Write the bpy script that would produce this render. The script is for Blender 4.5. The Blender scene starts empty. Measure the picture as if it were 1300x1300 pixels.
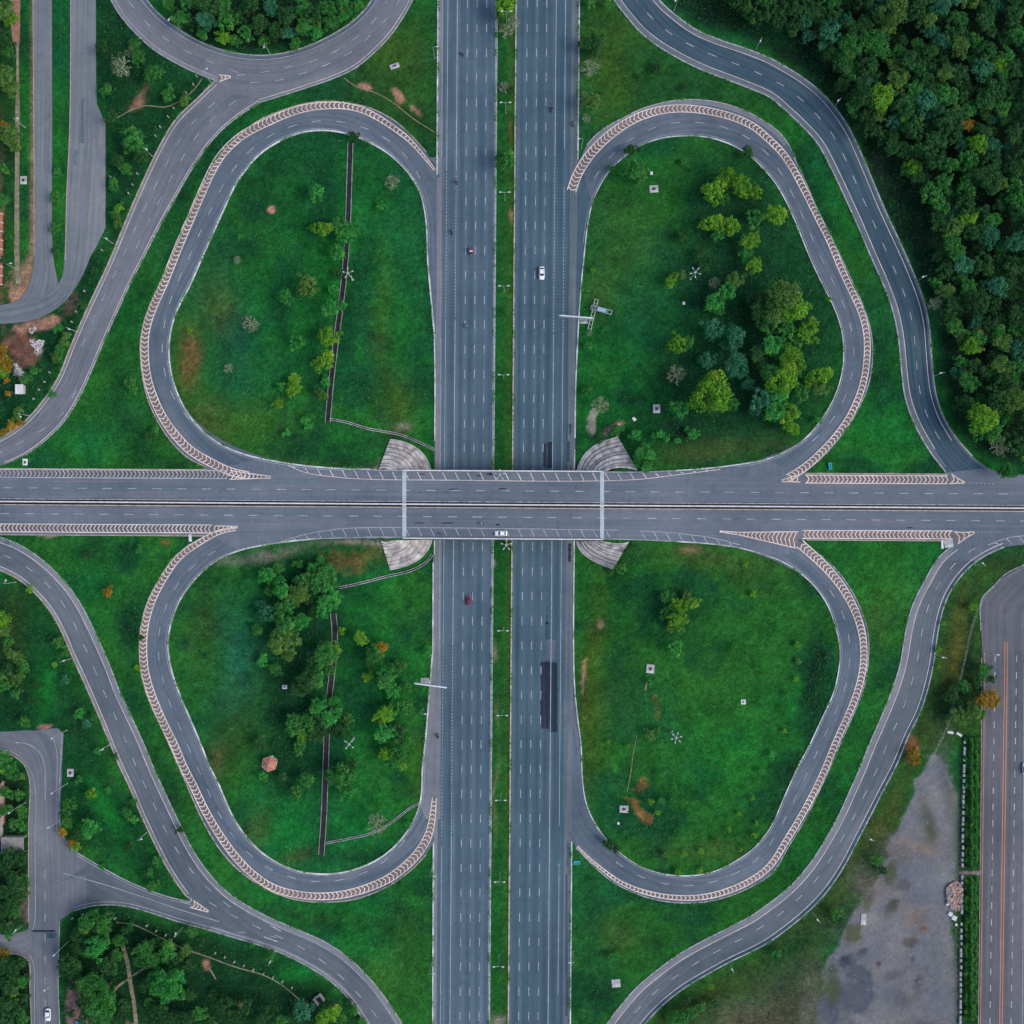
import bpy, bmesh, math, random
import numpy as np
from mathutils import Vector, Matrix

# ------------------------------------------------------------------ camera, sky, sun, exposure
SC = bpy.context.scene
COL = SC.collection
S = 0.28            # metres per photo pixel on level ground
H = 355.0           # camera height
cam_d = bpy.data.cameras.new("camera"); cam = bpy.data.objects.new("camera", cam_d); COL.objects.link(cam)
cam.location = (0, 0, H); cam.rotation_euler = (0, 0, 0)
cam_d.sensor_fit = 'AUTO'; cam_d.angle = 2 * math.atan(650 * S / H)
cam_d.clip_start = 1; cam_d.clip_end = 8000
SC.camera = cam
SC.render.resolution_x = 1024; SC.render.resolution_y = 1024
wd = bpy.data.worlds.new("World"); SC.world = wd; wd.use_nodes = True
wn = wd.node_tree.nodes; wl = wd.node_tree.links
sky = wn.new('ShaderNodeTexSky'); sky.sky_type = 'NISHITA'; sky.sun_disc = False
SUN_EL, SUN_AZ = math.radians(42), math.radians(105)      # azimuth clockwise from north (+Y)
sky.sun_elevation = SUN_EL; sky.sun_rotation = SUN_AZ
sky.air_density = 1.0; sky.dust_density = 2.5; sky.ozone_density = 1.5
wl.new(sky.outputs[0], wn['Background'].inputs[0]); wn['Background'].inputs[1].default_value = 0.12
sd = bpy.data.lights.new("sun", 'SUN'); sd.energy = 0.75; sd.angle = math.radians(32); sd.color = (1.0, 0.93, 0.86)
so = bpy.data.objects.new("sun", sd); COL.objects.link(so)
dirv = Vector((math.sin(SUN_AZ) * math.cos(SUN_EL), math.cos(SUN_AZ) * math.cos(SUN_EL), math.sin(SUN_EL)))
so.rotation_euler = dirv.to_track_quat('Z', 'Y').to_euler(); so.location = (0, 0, 120)
SC.view_settings.view_transform = 'Standard'; SC.view_settings.look = 'None'
SC.view_settings.gamma = 1.0; SC.view_settings.exposure = 0.85
SC.view_settings.use_curve_mapping = False

R = random.Random(7)
RN = np.random.RandomState(11)
ZB = 6.5            # level of the east-west road and its bridge deck

# ------------------------------------------------------------------ tagging
def tag(o, label=None, cat=None, group=None, kind=None):
    if label: o['label'] = label
    if cat: o['category'] = cat
    if group: o['group'] = group
    if kind: o['kind'] = kind
    return o
def link(o, parent=None):
    COL.objects.link(o)
    if parent is not None: o.parent = parent
    return o
def empty(name, loc, rz=0.0):
    o = bpy.data.objects.new(name, None); o.location = loc; o.rotation_euler = (0, 0, rz)
    o.empty_display_size = 0.5
    return link(o)
def mesh_obj(name, verts, faces, mats, parent=None, mi=None, smooth=False, uv=None):
    me = bpy.data.meshes.new(name); me.from_pydata([tuple(v) for v in verts], [], faces)
    if not isinstance(mats, (list, tuple)): mats = [mats]
    for m in mats: me.materials.append(m)
    if mi is not None: me.polygons.foreach_set('material_index', mi)
    if smooth: me.polygons.foreach_set('use_smooth', [True] * len(me.polygons))
    if uv is not None:
        l = me.uv_layers.new(name='UVMap')
        a = np.array(uv, dtype=np.float32)
        idx = np.empty(len(me.loops), dtype=np.int32); me.loops.foreach_get('vertex_index', idx)
        l.data.foreach_set('uv', a[idx].ravel())
    me.update()
    return link(bpy.data.objects.new(name, me), parent)

# a small mesh builder in local coordinates
class MB:
    def __init__(s): s.v = []; s.f = []; s.m = []
    def add(s, vs, fs, mi=0):
        b = len(s.v); s.v += [tuple(v) for v in vs]; s.f += [tuple(b + i for i in f) for f in fs]; s.m += [mi] * len(fs); return s
    def box(s, x0, x1, y0, y1, z0, z1, mi=0, bev=0.0):
        if bev <= 0:
            vs = [(x0,y0,z0),(x1,y0,z0),(x1,y1,z0),(x0,y1,z0),(x0,y0,z1),(x1,y0,z1),(x1,y1,z1),(x0,y1,z1)]
            return s.add(vs, [(0,3,2,1),(4,5,6,7),(0,1,5,4),(1,2,6,5),(2,3,7,6),(3,0,4,7)], mi)
        b = bev; r = []
        for z, k in ((z0, 0), (z1 - b, 0), (z1, b)):
            r.append([(x0+k,y0+k,z),(x1-k,y0+k,z),(x1-k,y1-k,z),(x0+k,y1-k,z)])
        return s.loft(r, mi)
    def loft(s, rings, mi=0, cap=True):
        n = len(rings[0]); vs = [p for r in rings for p in r]; fs = []
        for i in range(len(rings) - 1):
            for j in range(n):
                k = (j + 1) % n; fs.append((i*n+j, i*n+k, (i+1)*n+k, (i+1)*n+j))
        if cap: fs.append(tuple(range(n-1, -1, -1))); fs.append(tuple((len(rings)-1)*n + j for j in range(n)))
        return s.add(vs, fs, mi)
    def tube(s, p, q, r0, r1=None, n=6, mi=0):
        r1 = r0 if r1 is None else r1
        p, q = Vector(p), Vector(q); d = (q - p)
        if d.length < 1e-6: return s
        d.normalize(); a = d.orthogonal().normalized(); b = d.cross(a)
        rings = [[tuple(c + a * (r * math.cos(2*math.pi*k/n)) + b * (r * math.sin(2*math.pi*k/n))) for k in range(n)] for c, r in ((p, r0), (q, r1))]
        return s.loft(rings, mi)
    def disc(s, c, r, h, n=16, mi=0, axis='z'):
        c = Vector(c); ax = {'x': Vector((1,0,0)), 'y': Vector((0,1,0)), 'z': Vector((0,0,1))}[axis]
        return s.tube(c - ax*h/2, c + ax*h/2, r, r, n, mi)
    def mesh(s, name, mats, smooth=False):
        me = bpy.data.meshes.new(name); me.from_pydata(s.v, [], s.f)
        for m in (mats if isinstance(mats, (list, tuple)) else [mats]): me.materials.append(m)
        me.polygons.foreach_set('material_index', s.m)
        if smooth: me.polygons.foreach_set('use_smooth', [True]*len(s.f))
        me.update(); return me
    def obj(s, name, mats, parent=None, smooth=False):
        return link(bpy.data.objects.new(name, s.mesh(name, mats, smooth)), parent)
def copy_tree(o, parent=None):
    c = o.copy(); COL.objects.link(c); c.parent = parent
    for ch in [x for x in ALLKIDS.get(o.name, [])]: copy_tree(ch, c)
    return c
ALLKIDS = {}
def reg(root):
    for o in COL.objects:
        if o.parent is root: ALLKIDS.setdefault(root.name, []).append(o); reg2(o)
def reg2(o):
    ks = [k for k in o.children]
    if ks: ALLKIDS[o.name] = ks

# ------------------------------------------------------------------ materials
def newmat(name):
    m = bpy.data.materials.new(name); m.use_nodes = True
    nt = m.node_tree; b = nt.nodes['Principled BSDF']; return m, nt, b
def N(nt, t, **kw):
    n = nt.nodes.new(t)
    for k, v in kw.items(): setattr(n, k, v)
    return n
def noise(nt, vec, scale, detail=3, rough=0.55):
    n = N(nt, 'ShaderNodeTexNoise'); n.inputs['Scale'].default_value = scale
    n.inputs['Detail'].default_value = detail; n.inputs['Roughness'].default_value = rough
    if vec is not None: nt.links.new(vec, n.inputs['Vector'])
    return n.outputs['Fac']
def ramp(nt, fac, a, b, ca, cb):
    r = N(nt, 'ShaderNodeValToRGB'); e = r.color_ramp.elements
    e[0].position = a; e[1].position = b; e[0].color = (*ca, 1); e[1].color = (*cb, 1)
    nt.links.new(fac, r.inputs[0]); return r.outputs[0]
def mix(nt, fac, a, b, mode='MIX'):
    m = N(nt, 'ShaderNodeMix', data_type='RGBA', blend_type=mode)
    if isinstance(fac, (int, float)): m.inputs[0].default_value = fac
    else: nt.links.new(fac, m.inputs[0])
    for i, c in ((6, a), (7, b)):
        if isinstance(c, (tuple, list)): m.inputs[i].default_value = (*c, 1)
        else: nt.links.new(c, m.inputs[i])
    return m.outputs[2]
def mapping(nt, out, sc):
    m = N(nt, 'ShaderNodeMapping'); m.inputs['Scale'].default_value = sc; nt.links.new(out, m.inputs[0]); return m.outputs[0]
def bump(nt, b, h, strength, dist):
    n = N(nt, 'ShaderNodeBump'); n.inputs['Strength'].default_value = strength; n.inputs['Distance'].default_value = dist
    nt.links.new(h, n.inputs['Height']); nt.links.new(n.outputs[0], b.inputs['Normal'])
def simple(name, c, rough=0.8, var=0.25, scale=0.8, spec=0.3, metal=0.0, emit=None):
    m, nt, b = newmat(name); tc = N(nt, 'ShaderNodeTexCoord')
    f = noise(nt, tc.outputs['Object'], scale, 4)
    lo = tuple(x * (1 - var) for x in c); hi = tuple(min(1, x * (1 + var)) for x in c)
    nt.links.new(ramp(nt, f, 0.3, 0.7, lo, hi), b.inputs['Base Color'])
    b.inputs['Roughness'].default_value = rough; b.inputs['Metallic'].default_value = metal
    b.inputs['Specular IOR Level'].default_value = spec
    return m
def asphalt(name, c, c2, streak=0.5, patch=0.35, lane=None):
    """c base, c2 the colour of worn wheel tracks / older surface; UV is in metres (u across, v along)"""
    m, nt, b = newmat(name); tc = N(nt, 'ShaderNodeTexCoord')
    uv = tc.outputs['UV']
    s1 = noise(nt, mapping(nt, uv, (0.75, 0.012, 1)), 1.0, 3, 0.6)
    s2 = noise(nt, mapping(nt, uv, (2.6, 0.03, 1)), 1.0, 3, 0.6)
    big = noise(nt, tc.outputs['Object'], 0.03, 4, 0.6)
    mid = noise(nt, tc.outputs['Object'], 0.35, 4, 0.65)
    fine = noise(nt, tc.outputs['Object'], 2.5, 3, 0.7)
    col = mix(nt, ramp(nt, s1, 0.36, 0.64, (0, 0, 0), (streak,)*3), c, c2)
    if lane:     # tyres darken the middle of each lane, the painted edges stay pale
        sx = N(nt, 'ShaderNodeSeparateXYZ'); nt.links.new(uv, sx.inputs[0])
        a_ = N(nt, 'ShaderNodeMath', operation='SUBTRACT'); nt.links.new(sx.outputs[0], a_.inputs[0]); a_.inputs[1].default_value = lane[0]
        b2 = N(nt, 'ShaderNodeMath', operation='MULTIPLY'); nt.links.new(a_.outputs[0], b2.inputs[0]); b2.inputs[1].default_value = 2*math.pi/lane[1]
        c_ = N(nt, 'ShaderNodeMath', operation='COSINE'); nt.links.new(b2.outputs[0], c_.inputs[0])
        d_ = N(nt, 'ShaderNodeMath', operation='MULTIPLY_ADD'); nt.links.new(c_.outputs[0], d_.inputs[0]); d_.inputs[1].default_value = 0.5; d_.inputs[2].default_value = 0.5
        wv = noise(nt, mapping(nt, uv, (0.12, 0.006, 1)), 1.0, 2, 0.5)
        col = mix(nt, ramp(nt, wv, 0.3, 0.6, (0.35,)*3, (0.95,)*3), col, mix(nt, 1.0, col, ramp(nt, d_.outputs[0], 0.0, 1.0, (0.80, 0.83, 0.86), (1.18, 1.15, 1.12)), 'MULTIPLY'))
    col = mix(nt, 0.5, col, ramp(nt, s2, 0.3, 0.7, (0.78,)*3, (1.18,)*3), 'MULTIPLY')
    col = mix(nt, patch, col, ramp(nt, big, 0.34, 0.66, (0.55, 0.62, 0.7), (1.35, 1.27, 1.25)), 'MULTIPLY')
    col = mix(nt, 0.4, col, ramp(nt, mid, 0.3, 0.72, (0.8,)*3, (1.2,)*3), 'MULTIPLY')
    col = mix(nt, 0.35, col, ramp(nt, fine, 0.3, 0.72, (0.72,)*3, (1.28,)*3), 'MULTIPLY')
    # thin sealed cracks
    v = N(nt, 'ShaderNodeTexVoronoi', feature='DISTANCE_TO_EDGE'); v.inputs['Scale'].default_value = 0.09
    wv = N(nt, 'ShaderNodeVectorMath', operation='ADD'); nt.links.new(tc.outputs['Object'], wv.inputs[0])
    nz = N(nt, 'ShaderNodeTexNoise'); nz.inputs['Scale'].default_value = 0.2; nz.inputs['Detail'].default_value = 4; nt.links.new(tc.outputs['Object'], nz.inputs['Vector'])
    sc_ = N(nt, 'ShaderNodeVectorMath', operation='SCALE'); sc_.inputs['Scale'].default_value = 6; nt.links.new(nz.outputs['Color'], sc_.inputs[0])
    nt.links.new(sc_.outputs[0], wv.inputs[1]); nt.links.new(wv.outputs[0], v.inputs['Vector'])
    col = mix(nt, 0.4, col, ramp(nt, v.outputs['Distance'], 0.0, 0.012, (0.6,)*3, (1,)*3), 'MULTIPLY')
    nt.links.new(col, b.inputs['Base Color']); b.inputs['Roughness'].default_value = 0.85
    b.inputs['Specular IOR Level'].default_value = 0.25
    bump(nt, b, fine, 0.2, 0.05)
    return m
def paint(name, c, wear=0.45):
    m, nt, b = newmat(name); tc = N(nt, 'ShaderNodeTexCoord')
    f = noise(nt, tc.outputs['Object'], 1.6, 4, 0.7)
    big = noise(nt, tc.outputs['Object'], 0.13, 4, 0.65)
    col = ramp(nt, f, 0.35, 0.62, tuple(x*(1-wear) for x in c), c)
    col = mix(nt, 0.6, col, ramp(nt, big, 0.35, 0.62, (0.55,)*3, (1.1,)*3), 'MULTIPLY')
    nt.links.new(col, b.inputs['Base Color']); b.inputs['Roughness'].default_value = 0.75
    return m
def foliage(name, a, b_, tint):
    """a, b_ the dark and light leaf colours, tint the colour of young shoots"""
    m, nt, b = newmat(name); tc = N(nt, 'ShaderNodeTexCoord'); oi = N(nt, 'ShaderNodeObjectInfo')
    f = noise(nt, tc.outputs['Object'], 1.9, 3, 0.6); g = noise(nt, tc.outputs['Object'], 9.0, 2, 0.6)
    w = noise(nt, tc.outputs['Object'], 0.9, 2, 0.5)
    col = ramp(nt, f, 0.32, 0.68, a, b_)
    col = mix(nt, ramp(nt, w, 0.5, 0.68, (0,)*3, (0.75,)*3), col, tint)
    col = mix(nt, 0.7, col, ramp(nt, g, 0.3, 0.7, (0.5,)*3, (1.5,)*3), 'MULTIPLY')
    col = mix(nt, 1.0, col, ramp(nt, oi.outputs['Random'], 0.0, 1.0, (0.78, 0.82, 0.8), (1.22, 1.15, 1.2)), 'MULTIPLY')
    nt.links.new(col, b.inputs['Base Color']); b.inputs['Roughness'].default_value = 0.7
    b.inputs['Specular IOR Level'].default_value = 0.15
    tr = N(nt, 'ShaderNodeBsdfTranslucent'); nt.links.new(col, tr.inputs[0])
    ms = N(nt, 'ShaderNodeMixShader'); ms.inputs[0].default_value = 0.25
    nt.links.new(b.outputs[0], ms.inputs[1]); nt.links.new(tr.outputs[0], ms.inputs[2])
    nt.links.new(ms.outputs[0], nt.nodes['Material Output'].inputs[0])
    return m
M = {}
M['hwy_w'] = asphalt('highway asphalt', (0.062, 0.112, 0.145), (0.100, 0.145, 0.178), 0.8, 0.50, (10.5, 3.42))
M['hwy_e'] = asphalt('highway asphalt east', (0.046, 0.096, 0.126), (0.082, 0.128, 0.160), 0.9, 0.50, (3.78, 3.42))
M['ew'] = asphalt('overpass asphalt', (0.150, 0.163, 0.196), (0.105, 0.142, 0.172), 0.95, 0.45)
M['loop'] = asphalt('loop asphalt', (0.076, 0.115, 0.145), (0.140, 0.160, 0.188), 0.9, 0.60)
M['ramp'] = asphalt('ramp asphalt', (0.086, 0.116, 0.138), (0.135, 0.148, 0.165), 0.9, 0.55)
M['rampe'] = asphalt('ramp asphalt dark', (0.024, 0.068, 0.096), (0.070, 0.108, 0.135), 0.9, 0.55)
M['rampp'] = asphalt('ramp asphalt violet', (0.125, 0.145, 0.166), (0.180, 0.184, 0.202), 0.9, 0.50)
M['serv'] = asphalt('service road asphalt', (0.190, 0.205, 0.215), (0.130, 0.150, 0.168), 0.9, 0.50)
M['ave'] = asphalt('avenue asphalt', (0.086, 0.094, 0.108), (0.138, 0.140, 0.152), 0.8, 0.50)
M['shoulder'] = asphalt('worn shoulder', (0.160, 0.182, 0.205), (0.225, 0.225, 0.232), 0.9, 0.50)
M['shouldb'] = asphalt('worn blue shoulder', (0.085, 0.122, 0.145), (0.165, 0.182, 0.195), 0.95, 0.50)
M['patch'] = asphalt('fresh bitumen patch', (0.012, 0.020, 0.038), (0.030, 0.040, 0.060), 0.75, 0.5)
M['band'] = asphalt('faded painted band', (0.155, 0.125, 0.120), (0.22, 0.175, 0.160), 0.8, 0.6)
M['bandg'] = asphalt('faded grey band', (0.125, 0.120, 0.130), (0.10, 0.098, 0.11), 0.7, 0.3)
M['white'] = paint('white road paint', (0.52, 0.54, 0.57))
M['dim'] = paint('worn white road paint', (0.50, 0.55, 0.60), 0.5)
M['post'] = simple('dull whitewash', (0.30, 0.32, 0.30), 0.9, 0.4, 1.5)
M['drainw'] = simple('mossy drain wall', (0.26, 0.26, 0.235), 0.9, 0.45, 0.5)
M['pink'] = paint('dusty road paint', (0.88, 0.74, 0.66), 0.35)
M['orange'] = paint('orange road paint', (0.62, 0.27, 0.13), 0.3)
M['kerb'] = simple('kerb concrete', (0.33, 0.34, 0.35), 0.9, 0.45, 0.7)
M['kerbp'] = simple('sandy kerb', (0.42, 0.34, 0.29), 0.9, 0.35, 0.7)
M['riser'] = simple('riser shade and stone grey', (0.25, 0.235, 0.225), 0.9, 0.5, 0.5)
M['hkerb'] = simple('whitewashed kerb', (0.46, 0.48, 0.48), 0.9, 0.55, 0.22)
M['conc'] = simple('concrete', (0.40, 0.40, 0.40), 0.9, 0.4, 0.35)
M['concp'] = simple('stone pitching', (0.40, 0.37, 0.35), 0.9, 0.55, 0.45)
M['concl'] = simple('pale concrete', (0.60, 0.60, 0.60), 0.85, 0.2, 0.8)
M['joint'] = simple('expansion joint', (0.40, 0.47, 0.50), 0.8, 0.25, 1.2)
M['dark_bed'] = simple('drain shade and dark gravel', (0.012, 0.016, 0.018), 0.5, 0.6, 0.5)
M['soil'] = simple('red soil', (0.30, 0.145, 0.10), 0.95, 0.35, 0.9)
M['sand'] = simple('trodden path', (0.22, 0.19, 0.12), 0.95, 0.4, 0.7)
M['steel'] = simple('galvanised steel', (0.38, 0.42, 0.40), 0.45, 0.15, 2.0, 0.5, 0.3)
M['lamp'] = simple('lamp housing', (0.52, 0.58, 0.56), 0.5, 0.08, 2.0)
M['bark'] = simple('bark', (0.10, 0.075, 0.055), 0.95, 0.4, 3.0)
M['barkp'] = simple('bare branches', (0.42, 0.44, 0.32), 0.95, 0.3, 3.0)
M['tile'] = simple('terracotta roof', (0.40, 0.15, 0.10), 0.85, 0.3, 2.5)
M['brick'] = simple('broken brick', (0.42, 0.27, 0.22), 0.95, 0.5, 1.5)
M['brick2'] = simple('broken concrete', (0.42, 0.38, 0.36), 0.95, 0.4, 1.5)
M['sheet'] = simple('weathered sheet roof', (0.24, 0.23, 0.22), 0.8, 0.25, 0.7)
M['wall'] = simple('plaster wall', (0.35, 0.33, 0.31), 0.9, 0.2, 0.8)
M['glass'] = simple('car glass', (0.015, 0.03, 0.035), 0.15, 0.2, 1, 0.6)
M['tyre'] = simple('tyre rubber', (0.02, 0.02, 0.02), 0.9, 0.2, 3)
M['rim'] = simple('wheel rim', (0.4, 0.4, 0.42), 0.4, 0.1, 3, 0.5, 0.6)
M['chrome'] = simple('headlight glass', (0.7, 0.72, 0.72), 0.2, 0.05, 3, 0.6)
M['redlamp'] = simple('tail light', (0.35, 0.02, 0.02), 0.3, 0.05, 3)
M['blackp'] = simple('black plastic', (0.02, 0.02, 0.022), 0.6, 0.2, 3)
M['cwhite'] = simple('white car paint', (0.78, 0.80, 0.81), 0.25, 0.03, 1, 0.5)
M['cred'] = simple('red car paint', (0.20, 0.015, 0.04), 0.3, 0.1, 1, 0.5)
M['cblue'] = simple('blue car paint', (0.02, 0.22, 0.40), 0.3, 0.1, 1, 0.5)
M['maroon'] = simple('maroon paint', (0.14, 0.03, 0.06), 0.4, 0.2, 1, 0.5)
M['teal'] = simple('turquoise panel', (0.04, 0.42, 0.46), 0.5, 0.15, 1.5)
M['signblue'] = simple('sign panel', (0.30, 0.42, 0.52), 0.5, 0.15, 1.0)
M['skin'] = simple('skin', (0.30, 0.17, 0.11), 0.7, 0.1, 3)
M['shirtw'] = simple('white shirt', (0.65, 0.66, 0.68), 0.9, 0.1, 3)
M['shirtd'] = simple('dark shirt', (0.03, 0.035, 0.045), 0.9, 0.2, 3)
M['trous'] = simple('dark trousers', (0.04, 0.045, 0.055), 0.9, 0.2, 3)
F = {
 'D': foliage('dark green leaves', (0.008, 0.046, 0.014), (0.038, 0.142, 0.036), (0.080, 0.185, 0.036)),
 'M': foliage('mid green leaves', (0.011, 0.085, 0.018), (0.060, 0.275, 0.050), (0.130, 0.330, 0.046)),
 'B': foliage('bright green leaves', (0.012, 0.120, 0.024), (0.060, 0.370, 0.065), (0.130, 0.420, 0.055)),
 'Y': foliage('yellow green leaves', (0.032, 0.150, 0.012), (0.165, 0.395, 0.030), (0.300, 0.440, 0.040)),
 'O': foliage('olive green leaves', (0.024, 0.100, 0.022), (0.110, 0.240, 0.046), (0.190, 0.280, 0.050)),
 'T': foliage('grey green leaves', (0.012, 0.085, 0.044), (0.050, 0.235, 0.110), (0.100, 0.290, 0.130)),
 'R': foliage('orange leaves', (0.100, 0.110, 0.014), (0.380, 0.230, 0.026), (0.520, 0.230, 0.036)),
 'G': foliage('pale dry leaves', (0.090, 0.140, 0.060), (0.200, 0.260, 0.130), (0.300, 0.320, 0.190)),
}
CNAME = {'D': 'dark green', 'M': 'mid green', 'B': 'bright green', 'Y': 'yellow-green', 'O': 'olive', 'T': 'grey-green', 'R': 'orange', 'G': 'pale dry'}
ORD = ['', 'second ', 'third ', 'fourth ', 'fifth ', 'sixth ', 'seventh ', 'eighth ', 'ninth ', 'tenth ', 'eleventh ', 'twelfth ', 'thirteenth ', 'fourteenth ', 'fifteenth ', 'sixteenth ', 'seventeenth ', 'eighteenth ', 'nineteenth ', 'twentieth ', 'twenty-first ', 'twenty-second ', 'twenty-third ', 'twenty-fourth ', 'twenty-fifth ', 'twenty-sixth ', 'twenty-seventh ', 'twenty-eighth ', 'twenty-ninth ', 'thirtieth ']
def nth(i): return ORD[i] if i < len(ORD) else '%dth ' % (i + 1)

# ------------------------------------------------------------------ pixel space helpers
def PX(px, py, z=0.0):
    k = S * (H - z) / H
    return (px - 650.0) * k, (650.0 - py) * k
def cr(pts, per=10, smooth=True):
    p = np.array(pts, float)
    if len(p) < 3 or not smooth:
        out = [p[0]]
        for a, b in zip(p[:-1], p[1:]):
            for t in np.linspace(0, 1, per + 1)[1:]: out.append(a + (b - a) * t)
        return np.array(out)
    q = np.vstack([2*p[0]-p[1], p, 2*p[-1]-p[-2]]); out = []
    for i in range(1, len(q) - 2):
        p0, p1, p2, p3 = q[i-1], q[i], q[i+1], q[i+2]
        # centripetal spacing keeps the curve free of loops
        t0 = 0; t1 = t0 + max(1e-6, np.linalg.norm(p1-p0))**0.5; t2 = t1 + max(1e-6, np.linalg.norm(p2-p1))**0.5; t3 = t2 + max(1e-6, np.linalg.norm(p3-p2))**0.5
        for t in np.linspace(t1, t2, per, endpoint=False):
            A1 = (t1-t)/(t1-t0)*p0+(t-t0)/(t1-t0)*p1; A2 = (t2-t)/(t2-t1)*p1+(t-t1)/(t2-t1)*p2; A3 = (t3-t)/(t3-t2)*p2+(t-t2)/(t3-t2)*p3
            B1 = (t2-t)/(t2-t0)*A1+(t-t0)/(t2-t0)*A2; B2 = (t3-t)/(t3-t1)*A2+(t-t1)/(t3-t1)*A3
            out.append((t2-t)/(t2-t1)*B1+(t-t1)/(t2-t1)*B2)
    out.append(p[-1]); return np.array(out)
def arclen(p): return np.concatenate([[0], np.cumsum(np.linalg.norm(np.diff(p, axis=0), axis=1))])
def resample(p, n):
    a = arclen(p); t = np.linspace(0, a[-1], n)
    return np.stack([np.interp(t, a, p[:, 0]), np.interp(t, a, p[:, 1])], 1)
def smooth_path(p, k):
    if k <= 0: return p
    ker = np.exp(-0.5*(np.arange(-2*k, 2*k+1)/k)**2); ker /= ker.sum()
    n = len(p); out = np.empty_like(p)
    for c in range(2):
        ext = np.concatenate([2*p[0, c]-p[1:2*k+1, c][::-1], p[:, c], 2*p[-1, c]-p[-2*k-1:-1, c][::-1]])
        out[:, c] = np.convolve(ext, ker, 'valid')
    out[0], out[-1] = p[0], p[-1]; return out
def curve(pts, step=4.0, sm=18.0, smooth=True):
    """smooth px polyline sampled every `step` px; sm = smoothing length in px"""
    p = cr(pts, 10, smooth); L = arclen(p)[-1]; n = max(3, int(L/step)+1); q = resample(p, n)
    k = int(sm/step/2)
    if smooth and k > 0 and n > 4*k+3: q = smooth_path(q, k)
    return q
def normals(p):
    d = np.gradient(p, axis=0); d /= np.maximum(1e-9, np.linalg.norm(d, axis=1))[:, None]
    return np.stack([d[:, 1], -d[:, 0]], 1)      # to the left of travel as seen in the photo (y down)
def offset(p, d):
    return p + normals(p) * (d if np.isscalar(d) else np.asarray(d)[:, None])
# ------------------------------------------------------------------ road edges, traced in photo pixels
NW_O = [(559,224),(541,193),(522,172),(503,155),(477,140),(452,132.5),(426,128.7),(401,129.4),(376,134.5),(350,143.4),(327,154),(304.6,172),(279,198),(261.4,228.4),(241,271.6),(219,326),(203,360.5),(188,393.5),(180,421.4),(178,447),(181,477),(186.5,502.7),(198,530.6),(215.7,558.5),(238.6,581.3),(262,593),(289,598)]
NW_I = [(552,430),(546.5,370),(543,330),(540.7,279),(533,243.6),(515,215.7),(490,193),(462,177.7),(439,169.5),(411,165.5),(381,168.8),(355.5,179),(329,196.5),(312,215.7),(299.5,233.5),(284,266.5),(269,299.5),(255,331),(241,363),(226,391),(217,419),(214.5,444),(217,472),(224.6,497.6),(237,523),(256.3,546),(279,563.6),(304.6,575),(328,581.5),(358,587),(388.5,591.5),(426.5,594.5),(470,596)]
NW_C = [(552,216),(536,196),(518,176),(502,164),(484,152),(464,141),(439,134.5),(414,134),(388.5,137),(363,144.7),(338,156),(317,166),(297,180),(276.6,203),(261.4,233.5),(243.7,274),(228.4,309.6),(221,328),(208,360.5),(194,391),(185,419),(183.5,447),(186.5,477),(193,500),(205.6,528),(223.4,553.4),(243.7,573.7),(269,587.7),(292,599),(318,604)]
NE_O = [(736,205),(745,184),(759,169),(775,158),(792,149.5),(808,141),(827.7,134),(858,127.5),(891,127),(924,133),(954.6,145),(972,155.5),(988,167),(1000,182),(1011,207),(1024.6,236),(1038.5,269),(1054,299.5),(1069,330),(1082,358),(1095.6,388.5),(1104.5,416),(1107.5,439),(1106.5,467),(1101,492.5),(1089,520),(1071.5,548),(1048.7,576),(1024,599),(1008,608)]
NE_I = [(735,400),(738,360),(741.5,325),(745,292),(751.5,259),(764,231),(776,214),(792,199.5),(812.4,185),(840,175.5),(871,172.6),(899,174.5),(924,182),(949.5,196),(970,215),(985,233.5),(998,256),(1010.6,284),(1028,327),(1043.6,360.5),(1059,391),(1067.7,416.4),(1071,442),(1069,472),(1061,500),(1046,528),(1023,556),(998,573),(972,583.5),(944.4,588.7),(904,594),(858,597.5)]
NE_C = [(725.5,243),(731,225),(738,212),(751.5,193),(777,169),(807,150),(840,139.6),(873.5,137.8),(904,142),(937,151),(965,166),(970,172),(988,188),(1003,208),(1015.7,231),(1028.4,256),(1041,282),(1054,307),(1063,330),(1079,365.5),(1094.4,398.6),(1100.7,426.5),(1100.7,452),(1097,482),(1088,510),(1071.5,541),(1048.7,568.7),(1021,594),(1000,607)]
SW_O = [(290,671),(266.5,677),(241,690.6),(218,711),(200.5,739),(186.5,769),(179,799),(177,827.7),(180,858),(189,888.6),(203,919),(215.7,947),(227,973.5),(236,993),(248.7,1023),(264,1054),(281.7,1081.7),(304.6,1106),(328,1122.5),(350,1134),(381,1143),(409,1145),(439,1143.5),(467,1136.5),(497.6,1122),(523,1103.5),(541,1085),(552,1066)]
SW_I = [(400,684),(365,687.5),(332,692.5),(304.6,698.5),(274,712),(248.7,733.8),(228.4,761.7),(217,792),(213,817.5),(217,848),(226,876),(238.6,906),(254,942),(266.5,973.5),(276.6,993),(287,1018),(299.5,1043.6),(314.7,1064),(328,1078.5),(350,1094),(376,1105),(409,1109.6),(437,1107),(467,1097.5),(492.5,1082),(513,1061),(525.5,1041),(533,1021),(535.7,1001),(536,980),(540.7,934),(546,868),(549,830)]
SW_C = [(300,671.5),(284,673),(254,688),(226,708),(208,733.8),(193,761.7),(184,792),(181.5,822.6),(184,853),(193,883.5),(208,919),(223.4,949.5),(233,974),(243.7,993),(259,1026),(276.6,1056),(294.4,1081.7),(314.7,1104.5),(329,1116),(350,1128.6),(381,1136),(409,1138),(439,1135),(467,1127),(495,1114.7),(518,1097),(535.7,1076.6),(546,1056),(549.5,1033),(551.5,1013)]
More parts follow.
